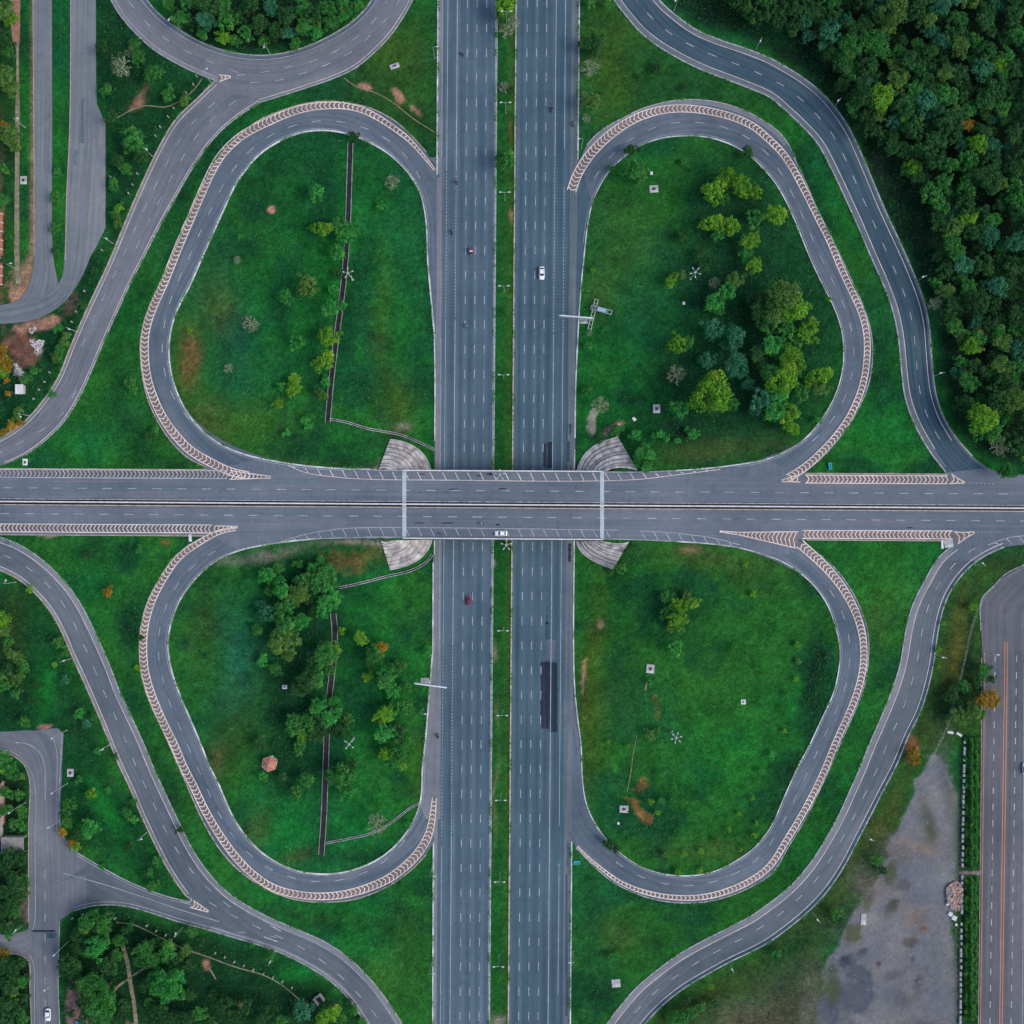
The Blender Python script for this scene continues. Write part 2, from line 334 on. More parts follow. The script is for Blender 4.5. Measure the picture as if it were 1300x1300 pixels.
SE_O = [(722,1058),(731,1076),(751.5,1097),(777,1119),(802,1132),(827.7,1141),(858,1145.7),(893.7,1145),(924,1138),(954.6,1125),(981,1107.5),(1000.5,1075),(1020.8,1042),(1038.5,1007),(1055,971),(1064,949.5),(1079,916.5),(1092,886),(1099.4,860.7),(1102.5,832.7),(1102,805),(1094,777),(1081.7,751.5),(1064,726),(1041,704),(1017,687)]
SE_I = [(730,880),(733,910),(737.6,945),(739,985),(743,1015.7),(751.5,1038.5),(766.8,1062),(792,1086.8),(817.5,1102),(845.4,1110),(878.4,1111.5),(909,1105.5),(934,1093),(959.6,1074.5),(980,1047),(995.4,1012),(1013,973.5),(1028.4,944.4),(1043.6,911.4),(1057.6,881),(1064.4,853),(1066.4,825),(1061,797),(1051,769),(1036,746.4),(1015.7,727),(993,713),(968,703.5),(940,696),(904,690.6),(853,687)]
SE_C = [(733,1074),(748,1090),(764,1103),(782,1117),(802,1127),(827.7,1135),(858,1139.5),(893.7,1138.7),(924,1131),(954.6,1117),(978,1099),(995.4,1071.5),(1015.7,1038.5),(1033.5,1005.5),(1050,970),(1058.8,947),(1074,914),(1086.8,883.5),(1094.4,855.6),(1097,827.7),(1093,797),(1084,772),(1071.5,749),(1053.8,726),(1033.5,706),(1015,690)]
A2_L = [(272,104.5),(249,126.5),(223,152),(203,185),(188,216),(170,256),(155,292),(139.6,330),(122,368),(106.6,401),(89,442),(73.6,480),(53,511),(30.5,535.7),(7.6,552),(-30,569),(-90,590)]
A2_R = [(330,130),(299.5,150),(274,173),(254,199),(233.5,232),(213,269),(196,300),(181.5,329),(165,361),(150,393.5),(132,434),(116.8,469.7),(99,508),(81,535.7),(58.4,558.5),(33,577.5),(0,591.5),(-60,600)]
A1_U = [(140,-200),(170,-25),(186.5,0),(203,19),(228,38),(254,53),(287,65),(325,70.5),(358,68),(388.5,59.6),(419,45.7),(447,28),(467,7.6),(482,-20),(515,-120)]
A1_L = [(98,-200),(130,-25),(141,0),(152,19),(172.6,43),(195.4,63.5),(228.4,83),(252,94),(275,103),(300,125),(330,130),(360,121),(388.5,111.7),(426.5,98.5),(452,86),(477,65),(497.6,43),(513,20),(524,0),(535,-25),(552,-110)]
B_I = [(742,-120),(765,-25),(779.4,0),(794.7,20),(812.4,40.6),(832.7,57),(860.7,74),(891,89),(929,103.5),(954.6,113.5),(978,124),(995.4,139),(1018,160),(1038.5,183),(1056,215.7),(1071.5,248.7),(1089,287),(1105.5,326),(1121,360.5),(1133,393.5),(1140,426.5),(1144,467),(1149.5,507.7),(1163,543),(1180.7,573.7),(1201,600),(1226,612),(1262,614)]
B_O = [(780,-140),(820,-25),(836.5,0),(858,20),(883.5,38),(914,51),(947,62),(975,73),(995.4,84),(1020.8,100),(1044,119),(1064,142),(1079,165),(1094.4,198),(1107,228),(1122,264),(1135,292),(1151.5,328),(1163,355.5),(1173,383),(1179.4,414),(1182,447),(1184.5,477),(1188.3,502.7),(1198.4,530.6),(1213.7,556),(1234,579),(1254.3,594),(1275,602),(1310,606),(1360,608)]
C_L = [(-70,712),(-30,716),(0,723.6),(23,735),(43,751.5),(61,772),(76,797),(91.4,832.7),(106.6,865.7),(122,901),(137,937),(151.5,972),(165,1000),(177.7,1031),(193,1064),(208,1094),(223,1119),(236,1137)]
C_R = [(-70,670),(-30,674),(0,681.7),(23,690.6),(45.7,704.6),(68.5,723.6),(89,746.4),(104,769),(119,799),(137,839),(152,878),(167.5,911.4),(182.7,944.4),(194.5,973.5),(208,1003),(226,1041),(243.6,1077),(266.5,1110),(292,1135),(327,1157),(355.5,1170.5),(383,1182),(411,1194.6),(436.7,1211),(462,1234),(482,1257),(497.6,1279),(512,1302),(530,1335),(548,1370)]
C_B = [(76,1170),(94,1156),(119,1149.5),(157,1149.7),(193,1159),(228.4,1170.5),(266.5,1180.7),(292,1188.5),(327,1199),(350,1207),(376,1218.7),(401,1232.7),(424,1249),(444,1269.5),(459,1291),(475,1320),(492,1360)]
CN_T = [(76,1062),(99,1083),(127,1099.5),(157,1116),(193,1131.5),(218,1139.5),(243,1145),(292,1150),(340,1165)]
D_L = [(1262,687),(1232,687),(1211,691),(1191,708),(1175.6,733.8),(1160,764),(1152.7,787),(1147.7,812.4),(1142.6,843),(1132.4,876),(1117,914),(1104.5,942),(1092,973.5),(1079,1003),(1064,1036),(1048.7,1064),(1031,1092),(1008,1120),(987.8,1138),(972,1149.5),(954.6,1162),(924,1178),(888.6,1196),(858,1213.7),(827.7,1236.5),(807.4,1254),(789.6,1274.6),(771.8,1297.4),(752,1330),(735,1365)]
D_R = [(1360,688),(1300,690.6),(1274.6,694.4),(1251.7,704.6),(1231.4,719),(1213.7,739),(1201,761.7),(1193.4,787),(1188.8,813),(1185.7,838),(1178,873),(1168,904),(1152.7,935),(1138,971),(1122,1001.5),(1107,1031),(1089,1066),(1071.5,1099.4),(1051,1130),(1025.8,1157),(998,1180),(975,1196.5),(954.6,1207.5),(924,1222),(893.7,1239),(868,1254.5),(845.4,1272),(822.6,1295),(800,1325),(778,1365)]
def ln(x0, x1, y0=-1500, y1=2800, n=3):      # a north-south line whose x is given at y = 0 and y = 1300
    return [(x0 + (x1-x0)*y/1300.0, y) for y in np.linspace(y0, y1, n)]
def le(y0, y1, x0=-1500, x1=2800, n=3):
    return [(x, y0 + (y1-y0)*x/1300.0) for x in np.linspace(x0, x1, n)]

# ------------------------------------------------------------------ terrain height field
GN, GS = 577, 0.7
G0 = -GS*(GN-1)/2
hmask = np.zeros((GN, GN), bool); hval = np.zeros((GN, GN)); hcnt = np.zeros((GN, GN))
def splat(px, py, z, prio=False):
    px, py, z = np.broadcast_arrays(np.asarray(px, float), np.asarray(py, float), np.asarray(z, float))
    k = S*(H-z)/H
    x = (px-650)*k; y = (650-py)*k
    i = np.rint((x-G0)/GS).astype(int).ravel(); j = np.rint((y-G0)/GS).astype(int).ravel(); zz = z.ravel()
    ok = (i >= 0) & (i < GN) & (j >= 0) & (j < GN); i, j, zz = i[ok], j[ok], zz[ok]
    if prio: hval[j, i] = zz; hcnt[j, i] = 1; hmask[j, i] = True
    else:
        np.add.at(hval, (j, i), zz); np.add.at(hcnt, (j, i), 1); hmask[j, i] = True
def splat_ribbon(L, Rr, z0, z1, fl0=0.0, fl1=0.0, margin=3.0):
    l = curve(L, 1.5, 10); r = curve(Rr, 1.5, 10); n = max(len(l), len(r)); l = resample(l, n); r = resample(r, n)
    d = r-l; w = np.maximum(1e-6, np.linalg.norm(d, axis=1)); l = l - d/w[:, None]*margin; r = r + d/w[:, None]*margin
    t = np.linspace(0, 1, n); u = np.clip((t-fl0)/max(1e-6, 1-fl0-fl1), 0, 1); u = u*u*(3-2*u); z = z0+(z1-z0)*u
    for a in np.linspace(0, 1, 50): splat(l[:, 0]*(1-a)+r[:, 0]*a, l[:, 1]*(1-a)+r[:, 1]*a, z)
# the ramps climb between the two levels
splat_ribbon(NW_O, NW_I, 0, ZB, .12, .16); splat_ribbon(NE_O, NE_I, 0, ZB, .14, .16)
splat_ribbon(SW_O, SW_I, ZB, 0, .14, .14); splat_ribbon(SE_O, SE_I, 0, ZB, .12, .12)
splat_ribbon(A2_L, A2_R, 1.1, 6.0); splat_ribbon(A1_U, A1_L, 1.6, 0.6)
splat_ribbon(B_I, B_O, 0.6, ZB, .05, .12); splat_ribbon(D_L, D_R, ZB, 0.6, .12, .05)
splat_ribbon(C_L, C_R[:21], 6.0, 3.0); splat_ribbon(C_B[3:], C_R[18:], 3.0, 0.7)
hval[hmask] /= hcnt[hmask]
xs = np.arange(-60, 1361, 1.2)
for y in np.arange(-60, 1361, 1.2):           # highway level
    a = 553-7*y/1300; b = 738-12*y/1300
    q = np.arange(a, b, 1.2); splat(q, np.full_like(q, y), 0.0, True)
for y0 in np.arange(593, 688, 1.2):
    q = np.concatenate([np.arange(-90, 510, 1.2), np.arange(767, 1400, 1.2)])
    splat(q, y0 + 7*q/1300 - 1, ZB, True)
REV = [  # stone-pitched aprons: outer start, inner start, outer end, inner end, outer control, inner control
 ((495,558),(480,597),(547,598),(497,598),(539,562),(488,592), 'northwest'),
 ((784.6,555),(810,598),(733,597),(770,598),(740,564),(786,590), 'northeast'),
 ((495,723),(483,685),(548,685),(497,686),(541,716),(488,690), 'southwest'),
 ((778.7,722),(799,687),(732,687),(765,687),(734,708),(790,692), 'southeast')]
def rev_curve(rv, s, n=40):
    a = np.array(rv[0])*(1-s)+np.array(rv[1])*s; b = np.array(rv[2])*(1-s)+np.array(rv[3])*s; c = np.array(rv[4])*(1-s)+np.array(rv[5])*s
    t = np.linspace(0, 1, n)[:, None]; return (1-t)**2*a+2*t*(1-t)*c+t*t*b
for rv in REV:
    for s in np.linspace(0, 1, 50):
        q = rev_curve(rv, s, 60); splat(q[:, 0], q[:, 1], max(0, 6.0*s-0.5), True)
def solve(mask, val, lvl):
    h = np.where(mask, val, 0.0)
    if lvl > 0 and mask.shape[0] > 20:
        c = solve(mask[::2, ::2], val[::2, ::2], lvl-1); n = mask.shape[0]
        up = np.empty((n, n)); up[::2, ::2] = c; up[1::2, ::2] = (c[1:]+c[:-1])/2; up[:, 1::2] = (up[:, 0:-1:2]+up[:, 2::2])/2
        h = np.where(mask, val, up)
    elif mask.any(): h = np.where(mask, val, val[mask].mean())
    for _ in range(120 if lvl else 600):
        p = np.pad(h, 1, mode='edge'); q = (p[:-2, 1:-1]+p[2:, 1:-1]+p[1:-1, :-2]+p[1:-1, 2:])/4
        h = np.where(mask, val, q)
    return h
HF = solve(hmask, hval, 5)
for _ in range(4):
    p = np.pad(HF, 1, mode='edge'); q = (p[:-2, 1:-1]+p[2:, 1:-1]+p[1:-1, :-2]+p[1:-1, 2:]+p[1:-1, 1:-1])/5
    HF = np.where(hmask & (np.abs(q-HF) < 0.04), HF*0.5+q*0.5, np.where(hmask, HF, q))
def hz(x, y):
    fx = np.clip((np.asarray(x, float)-G0)/GS, 0, GN-1.001); fy = np.clip((np.asarray(y, float)-G0)/GS, 0, GN-1.001)
    i = fx.astype(int); j = fy.astype(int); a = fx-i; b = fy-j
    return (HF[j, i]*(1-a)+HF[j, i+1]*a)*(1-b)+(HF[j+1, i]*(1-a)+HF[j+1, i+1]*a)*b
def W(p, off=0.0, z=None):
    """photo pixels -> world points lying on the terrain (or on level z), raised by off"""
    p = np.atleast_2d(np.asarray(p, float)); zz = np.zeros(len(p)) if z is None else np.full(len(p), float(z))
    if z is None:
        for it in range(16):
            k = S*(H-zz)/H; zn = hz((p[:, 0]-650)*k, (650-p[:, 1])*k); zz = zn if it < 8 else 0.5*zz+0.5*zn
    k = S*(H-zz)/H
    return np.stack([(p[:, 0]-650)*k, (650-p[:, 1])*k, zz+off], 1)
def W1(px, py, off=0.0, z=None): return Vector(W([(px, py)], off, z)[0])

# ------------------------------------------------------------------ ribbons, kerbs and painted lines
def grid_faces(n, m):
    return [(i*m+j, (i+1)*m+j, (i+1)*m+j+1, i*m+j+1) for i in range(n-1) for j in range(m-1)]
def fix_up(vs, fs):
    # faces must look upwards
    a, b, c = (Vector(vs[k]) for k in fs[len(fs)//2][:3])
    return fs if (b-a).cross(c-a).z > 0 else [tuple(reversed(f)) for f in fs]
def ribbon(name, L, Rr, off, mat, parent=None, step=6.0, na=7, z=None, smooth=True, sm=16, paired=False, kind=None, pre=False):
    if pre: l, r = L, Rr
    else: l = curve(L, step, sm, smooth); r = curve(Rr, step, sm, smooth)
    n = max(len(l), len(r)); l = resample(l, n); r = resample(r, n)
    vs = []; uv = []; al = arclen((l+r)/2)*S; wd_ = np.linalg.norm(l-r, axis=1)*S
    cols = [W(l*(1-a)+r*a, off, z) for a in np.linspace(0, 1, na)]
    for i in range(n):
        for j in range(na): vs.append(cols[j][i]); uv.append((wd_[i]*j/(na-1), al[i]))
    fs = fix_up(vs, grid_faces(n, na))
    o = mesh_obj(name, vs, fs, mat, parent, uv=uv)
    if kind: o['kind'] = kind
    return o
def polygon_sheet(name, poly, off, mat, parent=None, step=8.0, z=None):
    """fill an outline (photo pixels) with a sheet that follows the ground"""
    bm = bmesh.new(); P = [bm.verts.new((p[0], -p[1], 0)) for p in poly]; bm.faces.new(P)
    xs_ = [p[0] for p in poly]; ys_ = [-p[1] for p in poly]
    for ax, lo, hi in ((0, min(xs_), max(xs_)), (1, min(ys_), max(ys_))):
        c = lo+step*0.51
        while c < hi:
            co = Vector((c, 0, 0)) if ax == 0 else Vector((0, c, 0)); no = Vector((1, 0, 0)) if ax == 0 else Vector((0, 1, 0))
            bmesh.ops.bisect_plane(bm, geom=bm.verts[:]+bm.edges[:]+bm.faces[:], plane_co=co, plane_no=no); c += step
    bmesh.ops.triangulate(bm, faces=[f for f in bm.faces if len(f.verts) > 4])
    bm.verts.ensure_lookup_table()
    w = W([(v.co.x, -v.co.y) for v in bm.verts], off, z); uv = [(a[0], a[1]) for a in w]
    for v, c in zip(bm.verts, w): v.co = c
    bm.normal_update()
    if sum(f.normal.z for f in bm.faces) < 0: bmesh.ops.reverse_faces(bm, faces=bm.faces[:])
    me = bpy.data.meshes.new(name); bm.to_mesh(me); bm.free(); me.materials.append(mat)
    l = me.uv_layers.new(name='UVMap'); idx = np.empty(len(me.loops), dtype=np.int32); me.loops.foreach_get('vertex_index', idx)
    l.data.foreach_set('uv', np.array(uv, dtype=np.float32)[idx].ravel())
    return link(bpy.data.objects.new(name, me), parent)
class Paint:
    """many marks of one paint on one road collected into a single part"""
    def __init__(s, off, z=None): s.v = []; s.f = []; s.off = off; s.z = z
    def strip(s, c, w, step=5.0, ready=False, sm=14):
        c = np.asarray(c, float) if ready else curve(c, step, sm)
        if len(c) < 2: return s
        w = np.broadcast_to(w, (len(c),))
        a = W(offset(c, w/2), s.off, s.z); b = W(offset(c, -w/2), s.off, s.z); n = len(s.v)
        for p, q in zip(a, b): s.v += [p, q]
        for i in range(len(c)-1): s.f.append((n+2*i, n+2*i+1, n+2*i+3, n+2*i+2))
        return s
    def dashes(s, c, period, ln_, w, phase=0.0, ready=False, sm=14, jitter=0.0):
        c = np.asarray(c, float) if ready else curve(c, 2.0, sm)
        a = arclen(c); t = phase
        while t+ln_ < a[-1]:
            q = np.linspace(t, t+ln_*(1+jitter*R.uniform(-1, 1)), 4)
            s.strip(np.stack([np.interp(q, a, c[:, 0]), np.interp(q, a, c[:, 1])], 1), w, ready=True); t += period
        return s
    def seg(s, p, q, w):
        n = max(2, int(math.dist(p, q)/5)+1); return s.strip(np.linspace(p, q, n), w, ready=True)
    def obj(s, name, mat, parent=None):
        return mesh_obj(name, s.v, s.f, mat, parent)
def kerb(name, c, w, h, mat, parent, z=None, step=5.0, sm=14, base=-0.05, ready=False, gaps=None):
    c = np.asarray(c, float) if ready else curve(c, step, sm)
    vs = []; fs = []
    a = W(offset(c, w/2), 0, z); b = W(offset(c, -w/2), 0, z)
    zt = np.maximum(a[:, 2], b[:, 2])
    for p, q, t in zip(a, b, zt): vs += [(p[0], p[1], t+base), (p[0], p[1], t+h), (q[0], q[1], t+h), (q[0], q[1], t+base)]
    for i in range(len(c)-1):
        k = 4*i
        for j in range(4): fs.append((k+j, k+4+j, k+4+(j+1) % 4, k+(j+1) % 4))
    n = len(vs); fs += [(0, 1, 2, 3), (n-1, n-2, n-3, n-4)]
    me_o = mesh_obj(name, vs, fs, mat, parent)
    bm = bmesh.new(); bm.from_mesh(me_o.data); bmesh.ops.recalc_face_normals(bm, faces=bm.faces); bm.to_mesh(me_o.data); bm.free()
    return me_o
def chevron_band(c, w, spacing, parent, fill, line, z=None, off=0.15, lw=1.15, t0=None, ready=False, gap0=2.0, gap1=2.0, depth=0.62):
    """a painted shoulder filled with arrowheads that point along the path c"""
    c = np.asarray(c, float) if ready else curve(c, 2.0, 20)
    n = len(c); ww = np.broadcast_to(np.asarray(w, float), (n,)) if np.ndim(w) == 0 else np.interp(np.linspace(0, 1, n), np.linspace(0, 1, len(w)), w)
    L_ = offset(c, ww/2); R_ = offset(c, -ww/2)
    ribbon('painted_band', L_[::3], R_[::3], off, fill, parent, na=3, z=z, pre=True)
    p = Paint(off+0.03, z)
    p.strip(L_[::2], lw, ready=True); p.strip(R_[::2], lw, ready=True)
    a = arclen(c); t = gap0; nm = normals(c)
    while t < a[-1]-gap1:
        def at(u, side):
            i = np.interp(u, a, np.arange(n)); x = np.array([np.interp(i, np.arange(n), c[:, 0]), np.interp(i, np.arange(n), c[:, 1])])
            k = int(round(i)); return x+nm[k]*ww[k]/2*side*0.94
        d = min(3.2, ww[int(np.interp(t, a, np.arange(n)))]*depth*0.55)
        tip = at(min(t+d, a[-1]), 0)
        for sgn in (1, -1): p.seg(at(t, sgn), tip, lw*0.95)
        t += spacing
    return p.obj('chevron_markings', line, parent)
# ------------------------------------------------------------------ ground sheet: colours of grass, scrub and soil by place
def inpoly(X, Y, poly):
    c = np.zeros(X.shape, bool); n = len(poly)
    for i in range(n):
        x0, y0 = poly[i]; x1, y1 = poly[(i+1) % n]
        if y0 == y1: continue
        c ^= ((Y < y0) != (Y < y1)) & (X < (x1-x0)*(Y-y0)/(y1-y0)+x0)
    return c
def blur(a, r):
    k = np.exp(-0.5*(np.arange(-2*r, 2*r+1)/max(r, .5))**2); k /= k.sum()
    a = np.apply_along_axis(lambda v: np.convolve(np.pad(v, 2*r, mode='edge'), k, 'valid'), 0, a)
    return np.apply_along_axis(lambda v: np.convolve(np.pad(v, 2*r, mode='edge'), k, 'valid'), 1, a)
def fbm(n, base=6, octs=6, seed=0):
    r = np.random.RandomState(seed); out = np.zeros((n, n)); amp = 1.0; tot = 0
    for o in range(octs):
        g = r.rand(base*2**o+3, base*2**o+3); t = np.linspace(0, base*2**o, n); i = np.minimum(t.astype(int), base*2**o); f = t-i; f = f*f*(3-2*f)
        gi = g[i][:, i]; gj = g[i][:, i+1]; gk = g[i+1][:, i]; gl = g[i+1][:, i+1]; fx = f[None, :]; fy = f[:, None]
        out += amp*((gi*(1-fx)+gj*fx)*(1-fy)+(gk*(1-fx)+gl*fx)*fy); tot += amp; amp *= 0.55
    return out/tot
gx = G0+GS*np.arange(GN); GX, GY = np.meshgrid(gx, gx)
kk = (H-HF)/H*S; PXX = 650+GX/kk; PYY = 650-GY/kk            # photo position of every ground node
w1 = fbm(GN, 14, 6, 1)-0.5; w2 = fbm(GN, 14, 6, 2)-0.5; w3 = fbm(GN, 30, 5, 3); w4 = fbm(GN, 6, 5, 4); w5 = fbm(GN, 90, 3, 5)
QX = PXX+w1*34; QY = PYY+w2*34
GRASS = np.array((0.0085, 0.104, 0.0185)); col = np.empty((GN, GN, 3)); col[:] = GRASS
def lay(mask, c, s=1.0):
    m = np.clip(mask*s, 0, 1)[..., None]; col[:] = col*(1-m)+np.array(c)*m
def blob(cx, cy, rx, ry, c, s=1.0, rot=0.0, hard=1.0):
    t = math.radians(rot); dx = QX-cx; dy = QY-cy; u = (dx*math.cos(t)+dy*math.sin(t))/rx; v = (-dx*math.sin(t)+dy*math.cos(t))/ry
    d = u*u+v*v; m = np.exp(-d**hard)
    if hard >= 1.5: m = np.clip((m-0.45+(w5-0.5)*2.2*(m > 0.04))*1.5+0.5, 0, 1)*(m > 0.04)
    lay(m*(0.55+0.9*w3), c, s)
def region(poly, c, s=1.0, soft=4, warp=True, rag=0.0):
    m = inpoly(QX if warp else PXX, QY if warp else PYY, poly).astype(float); m = blur(m, soft)
    if rag: m = np.clip((m-0.5+(w3+w5*.5-0.75)*rag*np.clip(4*m*(1-m), 0, 1))*3+0.5, 0, 1)
    lay(m, c, s)
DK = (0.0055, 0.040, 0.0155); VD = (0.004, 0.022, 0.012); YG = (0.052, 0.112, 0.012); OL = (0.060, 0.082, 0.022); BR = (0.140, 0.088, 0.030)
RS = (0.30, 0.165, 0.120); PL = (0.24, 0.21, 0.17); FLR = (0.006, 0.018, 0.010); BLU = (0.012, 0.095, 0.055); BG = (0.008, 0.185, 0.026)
lay(np.clip((w4-0.45)*6, 0, 1), (0.018, 0.108, 0.016), 0.7)
lay(np.clip((w3-0.50)*6, 0, 1), (0.0045, 0.052, 0.020), 0.8)
w6 = fbm(GN, 9, 5, 8); lay(np.clip((w6-0.54)*7, 0, 1), (0.008, 0.088, 0.032), 0.5)
lay(np.clip((0.44-w4)*5, 0, 1), (0.0055, 0.060, 0.020), 0.6)
# northwest loop lawn
blob(300, 540, 60, 30, YG, .6); blob(236, 448, 15, 40, (0.125, 0.078, 0.028), 1.0, -4, 1.3); blob(262, 520, 22, 26, OL, .7, 40); blob(500, 520, 26, 40, YG, .5); blob(490, 400, 12, 70, YG, .35)
blob(300, 440, 30, 70, BLU, .5); blob(275, 380, 26, 40, OL, .5); blob(352, 590, 60, 10, OL, .7); blob(380, 560, 40, 20, DK, .6); blob(330, 260, 60, 50, DK, .4); blob(339, 264, 5, 5, RS, .9, 0, 2)
blob(460, 560, 30, 14, DK, .5); blob(500, 588, 20, 8, RS, .7); blob(475, 594, 16, 5, PL, .7); blob(290, 467, 14, 10, DK, .6); blob(335, 210, 50, 22, DK, .6); blob(505, 545, 10, 4, PL, .7)
# triangle north of it
region([(430,110),(524,10),(556,0),(556,200)], (0.022, 0.066, 0.013), .8, 6); blob(508, 124, 4, 14, RS, 1, -25, 2); blob(470, 113, 12, 4, RS, .8, 10, 2); blob(530, 150, 3, 10, RS, .8, -35, 2)
blob(440, 138, 70, 9, DK, .6, 8); blob(380, 122, 60, 5, DK, .6); blob(300, 160, 50, 10, DK, .4, -40); blob(535, 180, 10, 25, DK, .7); blob(500, 60, 30, 30, YG, .4)
# land outside the northwest ramp
region([(123,-40),(160,0),(230,90),(262,108),(190,200),(140,325),(100,420),(40,530),(-20,560),(-60,560),(-60,415),(50,405),(110,345),(135,290),(135,140),(123,130)], DK, .9, 3)
region([(164,139),(176,121),(188,104),(190,106),(182,122),(184,132),(178,136)], RS, 1, 1, False); blob(205, 115, 30, 18, (0.007, 0.06, 0.014), .7); blob(28, 430, 26, 16, (0.16, 0.08, 0.06), 1.0, 20, 2); blob(48, 405, 34, 7, RS, 1.0, -12, 2); blob(25, 450, 14, 14, (0.13, 0.07, 0.055), .8, 0, 2)
blob(46, 437, 9, 6, (0.36, 0.33, 0.31), 1, 30, 3); blob(23, 470, 5, 10, (0.3, 0.3, 0.3), .9, -30, 3); blob(90, 380, 20, 8, (0.09, 0.06, 0.05), .7, -60, 2); blob(15, 510, 40, 30, (0.005, 0.045, 0.016), .6)
region([(40,-60),(46,-60),(47,150),(46,320),(38,372),(22,388),(22,350),(38,320),(41,150)], RS, .75, 1, False); region([(-80,-60),(17,-60),(17,400),(-80,400)], (0.012, 0.040, 0.012), .8, 3)
blob(22, 370, 10, 22, RS, .8, 0, 2); blob(3, 300, 4, 90, RS, .5)
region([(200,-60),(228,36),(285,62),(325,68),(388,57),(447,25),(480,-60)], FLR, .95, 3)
blob(232, 22, 16, 10, (0.008, 0.07, 0.02), .7); blob(350, 60, 60, 6, (0.008, 0.06, 0.02), .6)
# strip between ramp and loop, west triangle
blob(180, 560, 22, 40, DK, .7); blob(155, 490, 12, 40, DK, .5); blob(110, 560, 40, 30, BG, .35); blob(215, 585, 26, 14, DK, .8)
# northeast
region([(739,-40),(779,0),(860,72),(990,135),(945,140),(860,125),(760,165),(738,190)], (0.016, 0.074, 0.015), .7, 6); blob(770, 90, 30, 60, YG, .5); blob(800, 40, 40, 30, YG, .3); blob(870, 110, 60, 10, DK, .5, 12)
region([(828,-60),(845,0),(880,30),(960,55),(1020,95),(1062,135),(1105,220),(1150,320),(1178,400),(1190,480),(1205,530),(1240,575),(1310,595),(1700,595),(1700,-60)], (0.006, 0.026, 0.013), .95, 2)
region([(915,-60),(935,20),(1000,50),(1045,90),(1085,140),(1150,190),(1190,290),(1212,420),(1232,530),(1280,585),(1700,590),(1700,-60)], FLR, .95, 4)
blob(985, 45, 22, 12, (0.008, 0.072, 0.024), .8, 30); blob(1120, 210, 16, 50, (0.014, 0.030, 0.018), .7, -30)
blob(1110, 420, 16, 90, DK, .45); blob(1090, 540, 50, 30, BG, .35); blob(1115, 475, 8, 16, VD, .6); blob(1170, 592, 20, 8, VD, .5); blob(1060, 260, 12, 60, BG, .3, -25)
# northeast loop lawn
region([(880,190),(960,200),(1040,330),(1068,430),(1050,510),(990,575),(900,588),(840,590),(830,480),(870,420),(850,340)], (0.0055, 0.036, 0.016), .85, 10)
blob(790, 300, 40, 70, (0.030, 0.110, 0.018), .7); blob(760, 370, 20, 30, OL, .4); blob(840, 520, 60, 40, DK, .5); blob(900, 575, 90, 14, OL, .55, -4); blob(758, 552, 10, 8, PL, .9, -30, 2); blob(742, 545, 6, 14, (0.25, 0.24, 0.23), .8, 0, 2); blob(772, 546, 12, 4, RS, .7, -30, 2)
blob(850, 550, 40, 18, VD, .5); blob(1010, 330, 30, 40, (0.006, 0.06, 0.02), .6)
# southwest loop lawn
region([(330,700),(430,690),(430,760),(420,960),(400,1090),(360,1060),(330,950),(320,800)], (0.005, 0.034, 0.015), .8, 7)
blob(435, 712, 40, 18, (0.075, 0.060, 0.022), .85, -8, 1.5); blob(480, 700, 14, 14, (0.07, 0.075, 0.02), .6); blob(300, 830, 26, 70, BLU, .75); blob(260, 800, 20, 60, (0.022, 0.060, 0.014), .6); blob(290, 940, 22, 60, (0.026, 0.06, 0.014), .6, 20)
blob(265, 965, 12, 24, (0.075, 0.060, 0.025), .6, 25); blob(320, 700, 60, 8, (0.16, 0.15, 0.13), .7, -8); blob(455, 686, 40, 4, (0.2, 0.17, 0.15), .8); blob(360, 1040, 40, 40, BG, .5); blob(320, 1045, 14, 30, (0.04, 0.065, 0.018), .6, 30); blob(450, 1040, 26, 30, BG, .4)
blob(480, 760, 40, 30, (0.008, 0.1, 0.017), .5); blob(530, 980, 10, 60, YG, .35); blob(376, 1082, 20, 10, OL, .6); blob(460, 1085, 60, 10, DK, .6); blob(350, 960, 20, 30, VD, .7)
# southeast loop lawn
blob(752, 850, 14, 120, (0.050, 0.078, 0.010), .75); blob(745, 860, 2.5, 24, RS, .9, 4, 2); blob(757, 790, 4, 6, RS, .5, 0, 2); blob(762, 930, 16, 60, YG, .5, 8)
blob(850, 790, 40, 34, (0.005, 0.045, 0.018), .6); blob(930, 960, 60, 50, BG, .4); blob(1040, 840, 18, 80, VD, .65, 8); blob(1000, 1000, 20, 60, DK, .7, 28); blob(1050, 720, 30, 40, DK, .6, -40)
blob(910, 712, 90, 14, OL, .55, 4); blob(870, 700, 14, 5, RS, .6); blob(960, 735, 60, 16, (0.020, 0.066, 0.016), .6, 12); blob(900, 1085, 60, 14, OL, .45); blob(816, 997, 7, 13, BR, 1, 10, 2.5); blob(806, 1018, 9, 5, BR, .9, 10, 2.5); blob(812, 1035, 5, 14, BR, .9, -15, 2.5); blob(819, 1048, 6, 8, BR, .9, 0, 2.5)
blob(832, 890, 5, 8, BR, .6, -50, 2); blob(835, 905, 4, 8, BR, .5, 0, 2); blob(900, 870, 70, 40, (0.022, 0.120, 0.018), .5); blob(800, 880, 20, 60, (0.018, 0.085, 0.015), .5)
